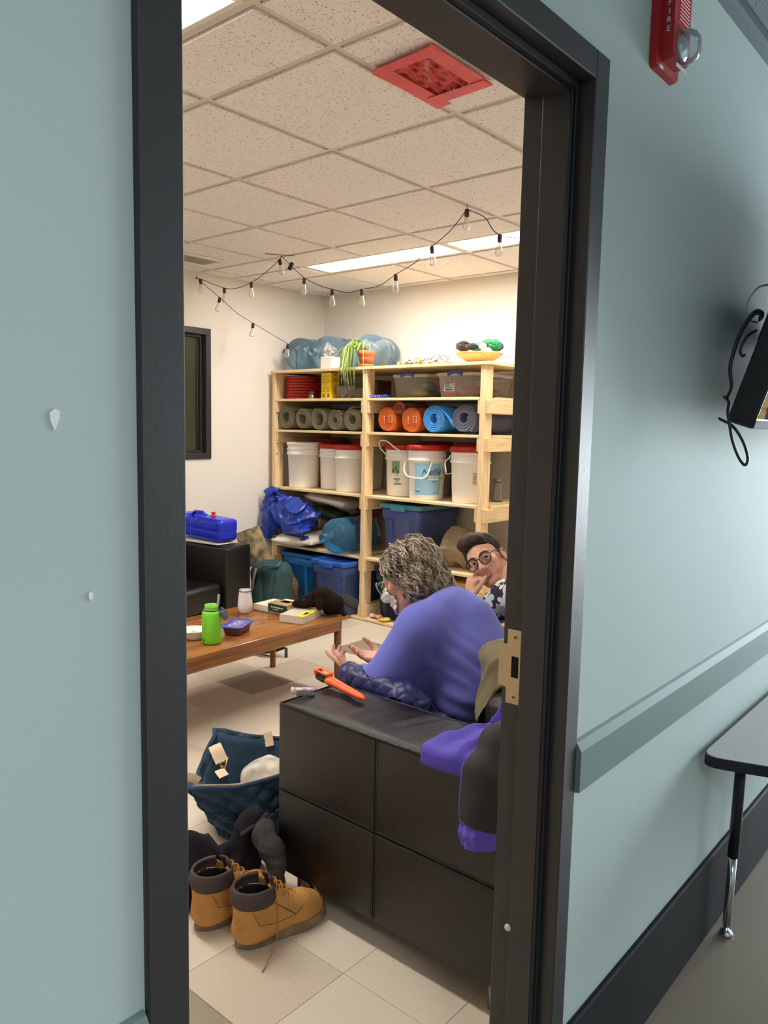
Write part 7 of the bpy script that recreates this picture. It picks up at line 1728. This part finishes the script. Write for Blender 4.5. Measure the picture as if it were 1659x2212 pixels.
# ================================================================== CEILING THINGS IN THE ROOM
# string of filament bulbs
t = thing('string_lights', 'brown-corded string of clear filament bulbs looped below the ceiling', 'string lights', (3.49, 3.5, 2.52))
SO = Vector((3.49, 3.5, 2.52))
M_cord = mat('brown_cord', srgb(46, 30, 26), 0.6); M_sock = mat('brown_socket', srgb(62, 34, 28), 0.5)
M_bulb = clear('bulb_glass', (0.985, 0.98, 0.97), 0.03, 0.03, body=srgb(240, 232, 220)); M_fil = mat('filament_stem', srgb(226, 214, 196), 0.4)
SP = {'R': (3.290, 2.113, 2.355), 0: (3.281, 2.303, 2.501), 1: (3.401, 2.607, 2.384), 2: (3.463, 2.905, 2.282), 3: (3.484, 3.180, 2.229), 4: (3.481, 3.421, 2.251), 5: (3.518, 3.705, 2.352), 6: (3.492, 3.913, 2.486), 7: (3.540, 4.250, 2.384), 8: (3.537, 4.540, 2.374), 9: (3.508, 4.775, 2.455), 10: (3.543, 4.600, 2.315), 11: (3.817, 4.562, 2.163), 12: (4.111, 4.506, 2.036)}
hang = {'R': (-0.10, 0.05), 0: (-0.05, 0.04), 1: (0.10, -0.10), 5: (-0.10, 0.12), 6: (0.22, -0.28), 10: (-0.25, 0.32), 11: (-0.16, 0.20), 12: (-0.20, 0.2), 7: (0.03, 0.0)}
def V3(k): return Vector(SP[k])-SO
up = Vector((0, 0, 0.006))
b = MB(); b.tube(catmull([V3('R')+Vector((0.02, -0.25, -0.05)), V3('R')+up, (V3('R')+V3(0))/2+Vector((0.01, 0, 0.03)), V3(0)+up], 6), 0.0022, 6); b.build('cord', M_cord, t)
seq = [0, 1, 2, 3, 4, 5]
for a, c in zip(seq, seq[1:]):
    mid = (V3(a)+V3(c))/2; sag = Vector((0.004, 0, -0.012 if a in (2, 3) else -0.004))
    b = MB(); b.tube(catmull([V3(a)+up, mid+sag+Vector((0.006, 0, 0)), V3(c)+up], 7), 0.0022, 6); b.build('cord', M_cord, t)
peak = Vector((3.524, 3.927, 2.519))-SO
b = MB(); b.tube(catmull([V3(5)+up, Vector((3.571, 3.880, 2.455))-SO, peak, V3(6)+up, (V3(6)+V3(7))/2+Vector((0, 0, -0.004)), V3(7)+up, (V3(7)+V3(8))/2+Vector((0, 0, -0.012)), V3(8)+up, V3(9)+up, Vector((3.520, 4.846, 2.478))-SO], 6), 0.0022, 6); b.build('cord', M_cord, t)
b = MB(); b.tube(catmull([Vector((3.520, 4.846, 2.476))-SO, V3(10)+up, (V3(10)+V3(11))/2+Vector((0, 0, -0.01)), V3(11)+up, V3(12)+up, Vector((4.195, 4.50, 1.990))-SO, Vector((4.222, 4.535, 1.925))-SO, Vector((4.232, 4.540, 1.8635))-SO], 6), 0.0022, 6); b.build('cord', M_cord, t)
b = MB(); b.box((0, 0, 0), (0.022, 0.022, 0.052), M=basis(Vector((3.571, 3.892, 2.462))-SO, (1, 0.2, 0), (-0.2, -0.5, 0.75)), b=0.004, seg=2); b.build('plug', M_cord, t)
b = MB(); b.tube([Vector((3.40, 3.95, 2.518))-SO, Vector((3.56, 3.845, 2.5190))-SO], 0.0018, 6); b.build('ceiling_tie', M_cord, t)
b = MB(); b.tube([Vector((3.520, 4.8535, 2.478))-SO, Vector((3.520, 4.838, 2.478))-SO, Vector((3.520, 4.836, 2.490))-SO], 0.003, 6); b.build('wall_hook', M_cord, t)
b = MB(); b.tube([V3(0)+up, V3(0)+Vector((0, 0, 0.030))], 0.0015, 6); b.build('ceiling_hook', M_cord, t)
for k, p in SP.items():
    hx, hy = hang.get(k, (0, 0)); M_ = basis(Vector(p)-SO+Vector((0, 0, 0.004)), (1, 0, 0), (-hx, -hy, 1)) @ Matrix.Rotation(0, 4, 'Z')
    b = MB(); b.lathe([(0.0001, 0.004), (0.010, 0.003), (0.0115, -0.002), (0.0115, -0.030), (0.010, -0.034), (0.0001, -0.034)], 14, M=M_); so = b.build('socket', M_sock, t)
    b = MB(); b.lathe([(0.009, -0.034), (0.0105, -0.044), (0.0145, -0.062), (0.0185, -0.080), (0.0180, -0.088), (0.0125, -0.096), (0.0001, -0.099)], 16, M=M_, cap=False); bu = b.build('bulb', M_bulb, so)
    b = MB(); b.tube([tuple(M_ @ Vector((0, 0, -0.034))), tuple(M_ @ Vector((0, 0, -0.060)))], 0.0022, 6)
    for q in (-1, 1): b.tube([tuple(M_ @ Vector((q*0.001, 0, -0.058))), tuple(M_ @ Vector((q*0.006, 0, -0.084)))], 0.0006, 4)
    b.build('filament', M_fil, so)
# air vent in the ceiling
t = thing('air_vent', 'white slatted air vent in the ceiling by the far wall', 'air vent', (3.20, 4.47, 2.5225))
b = MB(); SXV, SYV = 0.40, 0.24
for c, s in (((0, SYV/2-0.015), (SXV, 0.03)), ((0, -SYV/2+0.015), (SXV, 0.03)), ((SXV/2-0.015, 0), (0.03, SYV-0.06)), ((-SXV/2+0.015, 0), (0.03, SYV-0.06))): b.box((c[0], c[1], -0.006), (s[0], s[1], 0.012), b=0.002)
b.build('frame', M_white, t)
b = MB(); b.box((0, 0, -0.0015), (SXV-0.06, SYV-0.06, 0.002)); b.build('backing', mat('vent_dark', srgb(64, 58, 52), 0.9), t)
for k in range(9):
    b = MB(); b.box((0, 0, 0), (SXV-0.06, 0.013, 0.0015), M=Matrix.Translation((0, -0.08+0.02*k, -0.008)) @ Matrix.Rotation(0.6, 4, 'X')); b.build('slat', M_white, t)
# red plastic taped over a grille
t = thing('red_film', 'red plastic sheet taped to the ceiling over a square grille', 'plastic sheet', (2.01, 1.555, 2.5215))
b = MB(); b.box((0, 0.012, -0.0008), (0.21, 0.13, 0.0015)); b.build('dark_grille', mat('dark_red_brown', srgb(84, 28, 26), 0.8), t)
for k in range(7):
    b = MB(); b.box((-0.09+0.03*k, 0.012, -0.0025), (0.006, 0.126, 0.003)); b.build('grille_bar', mat('grille_maroon', srgb(120, 40, 36), 0.6), t)
def rf(u, v): return np.stack([-0.125+u*0.25, -0.085+v*0.19, -0.007-0.004*np.sin(u*24+v*6)*np.sin(v*17+1.0)-0.003*np.sin(v*40+u*11)], 1)
V, F = sheet(rf, 40, 34, -0.0006)
link('film', mesh_from('film', V, F, clear('red_film_plastic', (0.86, 0.16, 0.16), 0.34, 0.12, body=srgb(204, 44, 46), bump=0.4, bscale=30), True), t)
M_rtape = mat('red_tape', srgb(226, 72, 84), 0.35, var=0.12, vscale=18)
for tk, pts in enumerate(([(-0.155, 0.105), (-0.13, 0.135), (0.0, 0.128), (0.205, 0.135), (0.195, 0.07), (0.0, 0.072), (-0.12, 0.07)], [(-0.17, -0.125), (0.15, -0.12), (0.155, -0.065), (-0.16, -0.07)], [(-0.165, -0.115), (-0.115, -0.12), (-0.11, 0.115), (-0.15, 0.11)], [(0.105, -0.115), (0.155, -0.12), (0.165, 0.10), (0.11, 0.105)])):
    b = MB(); b.prism(pts[::-1] if sum((pts[i][0]-pts[i-1][0])*(pts[i][1]+pts[i-1][1]) for i in range(len(pts))) > 0 else pts, -0.0130-0.0012*tk, -0.0122-0.0012*tk); b.build('tape_strip', M_rtape, t)

# ================================================================== THINGS IN THE HALL
# fire alarm strobe
t = thing('fire_alarm', 'red wall fire alarm with a clear strobe dome, right of the door', 'fire alarm', (1.572, HY, 2.215))
M_fred = mat('alarm_red', srgb(176, 30, 36), 0.4)
def xz(p, y): return (p[0], y, p[1])
def plate(w_, h_, y0, y1, r, cx=0.0, cz=0.0, k=1.0):
    a = [(p[0]+cx, y0, p[1]+cz) for p in rrect(w_, h_, r, 4)]; c = [(p[0]*k+cx, y1, p[1]*k+cz) for p in rrect(w_, h_, r, 4)]
    V, F = loft([a, c]); b = MB(); b.add(V, [tuple(reversed(f)) for f in F]); return b
plate(0.118, 0.172, -0.0005, -0.013, 0.012, k=0.97).build('back_plate', M_fred, t)
plate(0.086, 0.150, -0.013, -0.036, 0.012, 0.006, 0.006, 0.95).build('horn_body', M_fred, t)
for k in range(8):
    b = MB(); b.box((0.012, -0.0368, 0.008+k*0.0065), (0.05, 0.002, 0.0028), b=0.0008); b.build('grille_rib', M_fred, t)
M_wlet = mat('white_ink', srgb(240, 240, 240), 0.6)
for k, ch in enumerate('FIRE'):
    V, F = text_geo(ch, 0.015, 0.0006); b = MB(); b.add(V, F, M=basis((-0.0372+0.001, -0.0260, 0.030-0.0155*k), (0, -1, 0), (-1, -0.15, 0))); b.build('letter', M_wlet, t)
V, F = text_geo('FIRE', 0.016, 0.0006); b = MB(); b.add(V, F, M=basis((0.010, -0.0366, 0.070), (1, 0, 0), (0, -1, 0))); b.build('lettering', M_wlet, t)
b = MB(); b.lathe([(0.031, 0.0), (0.032, 0.010), (0.030, 0.020), (0.024, 0.030), (0.014, 0.036), (0.0001, 0.038)], 26, M=basis((0.012, -0.034, -0.038), (1, 0, 0), (0, -1, 0)), cap=False); b.build('strobe_dome', clear('strobe_plastic', (0.94, 0.95, 0.97), 0.16, 0.05, body=srgb(210, 214, 220)), t)
b = MB(); b.lathe([(0.027, 0.001), (0.018, 0.008), (0.006, 0.012), (0.0001, 0.012)], 8, M=basis((0.012, -0.034, -0.038), (1, 0, 0), (0, -1, 0)), smooth=False); b.build('reflector', mat('strobe_mirror', srgb(226, 228, 232), 0.12, metal=0.95), t)
b = MB(); b.box((0.008, -0.0368, -0.076), (0.05, 0.002, 0.007), b=0.0006); b.build('candela_label', mat('pale_grey_label', srgb(206, 206, 204), 0.6), t)
b = MB(); b.box((-0.030, -0.0134, -0.080), (0.018, 0.001, 0.006)); b.build('paint_chip', M_chip, t)
# television
TX0, TZ0, TW, TH, TTH = 1.850, 1.447, 1.05, 0.60, 0.060
t = thing('television', 'black wall-mounted television cut off by the right edge, showing round biscuits on blue', 'television', (TX0, 0.513, TZ0), rot=(0.30, 0, 0))
M_tv = mat('black_tv_plastic', srgb(22, 24, 28), 0.4)
b = MB(); b.box((TW/2, TTH/2, TH/2), (TW, TTH, TH), b=0.004); b.build('cabinet', M_tv, t)
b = MB(); b.box((TW/2, TTH+0.012, TH*0.45), (TW*0.8, 0.03, TH*0.6), b=0.012, seg=2); b.build('rear_cover', M_tv, t)
b = MB(); b.box((TW/2, -0.0012, 0.011), (TW, 0.0024, 0.018), b=0.0006); b.build('bottom_bezel', mat('silver_bezel', srgb(120, 124, 128), 0.75, spec=0.1), t)
scr = bpy.data.materials.new('screen_picture'); scr.use_nodes = True; nt = scr.node_tree; pb = nt.nodes['Principled BSDF']; pb.inputs['Roughness'].default_value = 0.7; pb.inputs['Specular IOR Level'].default_value = 0.0; pb.inputs['Base Color'].default_value = (0.01, 0.01, 0.012, 1)
tc = nt.nodes.new('ShaderNodeTexCoord'); mp = nt.nodes.new('ShaderNodeMapping'); mp.inputs['Scale'].default_value = (11, 0.0, 14); nt.links.new(tc.outputs['Object'], mp.inputs[0])
vo = nt.nodes.new('ShaderNodeTexVoronoi'); vo.inputs['Scale'].default_value = 1.0; vo.inputs['Randomness'].default_value = 0.35; nt.links.new(mp.outputs[0], vo.inputs['Vector'])
rp = nt.nodes.new('ShaderNodeValToRGB'); rp.color_ramp.elements[0].color = (*srgb(206, 170, 104), 1); rp.color_ramp.elements[0].position = 0.30; rp.color_ramp.elements[1].color = (*srgb(30, 84, 150), 1); rp.color_ramp.elements[1].position = 0.46
e = rp.color_ramp.elements.new(0.40); e.color = (*srgb(176, 136, 74), 1)
nt.links.new(vo.outputs['Distance'], rp.inputs[0]); nt.links.new(rp.outputs[0], pb.inputs['Emission Color']); pb.inputs['Emission Strength'].default_value = 0.55
b = MB(); b.box((TW/2, -0.0008, TH/2+0.008), (TW-0.024, 0.0016, TH-0.032)); sc_ = b.build('screen', scr, t); sc_['label'] = 'lit screen showing round biscuits on a blue ground'
b = MB(); b.box((TW/2, 0.135, TH*0.45-0.03), (0.16, 0.12, 0.10), b=0.006); b.build('wall_bracket', mat('dark_bracket', srgb(36, 36, 38), 0.5, metal=0.5), t)
M_cab = mat('black_cable', srgb(14, 14, 20), 0.45)
t = thing('power_cable', 'black cable bundle looping beside the left edge of the television', 'cable', (1.83, 0.57, 1.45))
CO = Vector((1.83, 0.57, 1.45))
def cab(pts, r, nm, m_=M_cab):
    b = MB(); b.tube(catmull([Vector(p)-CO for p in pts], 7), r, 8); return b.build(nm, m_, t)
for o in (0.0, 0.006):
    cab([(1.90, 0.528, 1.690+o), (1.880, 0.517, 1.697+o), (1.865, 0.530, 1.699+o), (1.844-o, 0.548, 1.660), (1.828-o*0.7, 0.558, 1.606), (1.824-o*0.5, 0.560, 1.575), (1.826, 0.556, 1.540), (1.850, 0.572, 1.515)], 0.0035, 'cable')
cab([(1.880, 0.528, 1.666), (1.834, 0.532, 1.649), (1.822, 0.541, 1.619), (1.828, 0.538, 1.606), (1.870, 0.546, 1.612)], 0.0032, 'cable')
cab([(1.865, 0.582, 1.520), (1.828, 0.560, 1.506), (1.813, 0.556, 1.484), (1.814, 0.551, 1.458), (1.816, 0.543, 1.422), (1.821, 0.530, 1.387), (1.831, 0.518, 1.368), (1.837, 0.514, 1.383), (1.832, 0.525, 1.419), (1.824, 0.546, 1.452), (1.850, 0.585, 1.470)], 0.0032, 'hanging_loop')
t = thing('data_cable', 'pale grey cable looping behind the top left of the television', 'cable', (1.83, 0.57, 1.45))
cab([(1.96, 0.512, 1.778), (1.921, 0.524, 1.770), (1.906, 0.538, 1.763), (1.893, 0.551, 1.738), (1.887, 0.554, 1.714), (1.895, 0.548, 1.692), (1.935, 0.542, 1.690)], 0.0022, 'cable', mat('grey_cable', srgb(150, 156, 152), 0.5))
# trapezoid hall table
t = thing('hall_table', 'grey-topped school table with black edge and adjustable legs along the hall wall', 'table', (2.26, 0.60, 0))
poly = [(2.030, 0.636), (2.170, 0.215), (3.40, 0.215), (3.54, 0.636)]
def rounded(pl, r, n=5):
    out = []; m_ = len(pl)
    for i in range(m_):
        p, a, c = Vector(pl[i]), Vector(pl[i-1]), Vector(pl[(i+1) % m_]); da = (a-p).normalized(); dc = (c-p).normalized()
        for k in range(n+1):
            q = k/n; e0 = p+da*r*(1-q)**2*1.0; out.append(tuple(p*0+(p+da*r)*(1-q)**2+p*2*q*(1-q)+(p+dc*r)*q**2))
    return out
pl = [(x-2.26, y-0.60) for x, y in rounded(poly, 0.06)]
b = MB(); b.prism(pl, 0.572, 0.5995); b.build('edge_band', mat('black_edge_band', srgb(20, 21, 26), 0.5), t)
cx = sum(p[0] for p in pl)/len(pl); cy = sum(p[1] for p in pl)/len(pl)
b = MB(); b.prism([(cx+(p[0]-cx)*0.993, cy+(p[1]-cy)*0.985) for p in pl], 0.5995, 0.6005); b.build('laminate_top', mat('grey_laminate', srgb(186, 181, 179), 0.5, var=0.04, vscale=80), t)
M_bleg = mat('black_enamel', srgb(18, 19, 22), 0.35)
for (lx, ly, dx) in ((0.0, 0.0, 0.022), (0.12, -0.30, 0.02), (1.02, 0.0, -0.02), (0.92, -0.30, -0.02)):
    foot = Vector((lx, ly, 0)); topv = Vector((lx+dx, ly-0.004, 0.572)); at_ = lambda z: foot.lerp(topv, z/0.572)
    b = MB(); b.tube([at_(0.235), at_(0.5715)], 0.0155, 16); lg = b.build('leg', M_bleg, t)
    b = MB(); b.tube([at_(0.028), at_(0.24)], 0.0118, 16); b.build('chrome_insert', mat('bright_chrome', srgb(206, 206, 208), 0.12, metal=1.0), lg)
    b = MB(); b.lathe([(0.0001, 0.0), (0.019, 0.0), (0.020, 0.005), (0.014, 0.014), (0.006, 0.019), (0.005, 0.030)], 18, M=Matrix.Translation(foot)); b.build('glide', mat('bright_chrome', srgb(206, 206, 208), 0.12, metal=1.0), lg)
b = MB(); b.tube([(0.018, -0.006, 0.47), (0.10, -0.05, 0.57)], 0.004, 8); b.build('brace', M_bleg, t)
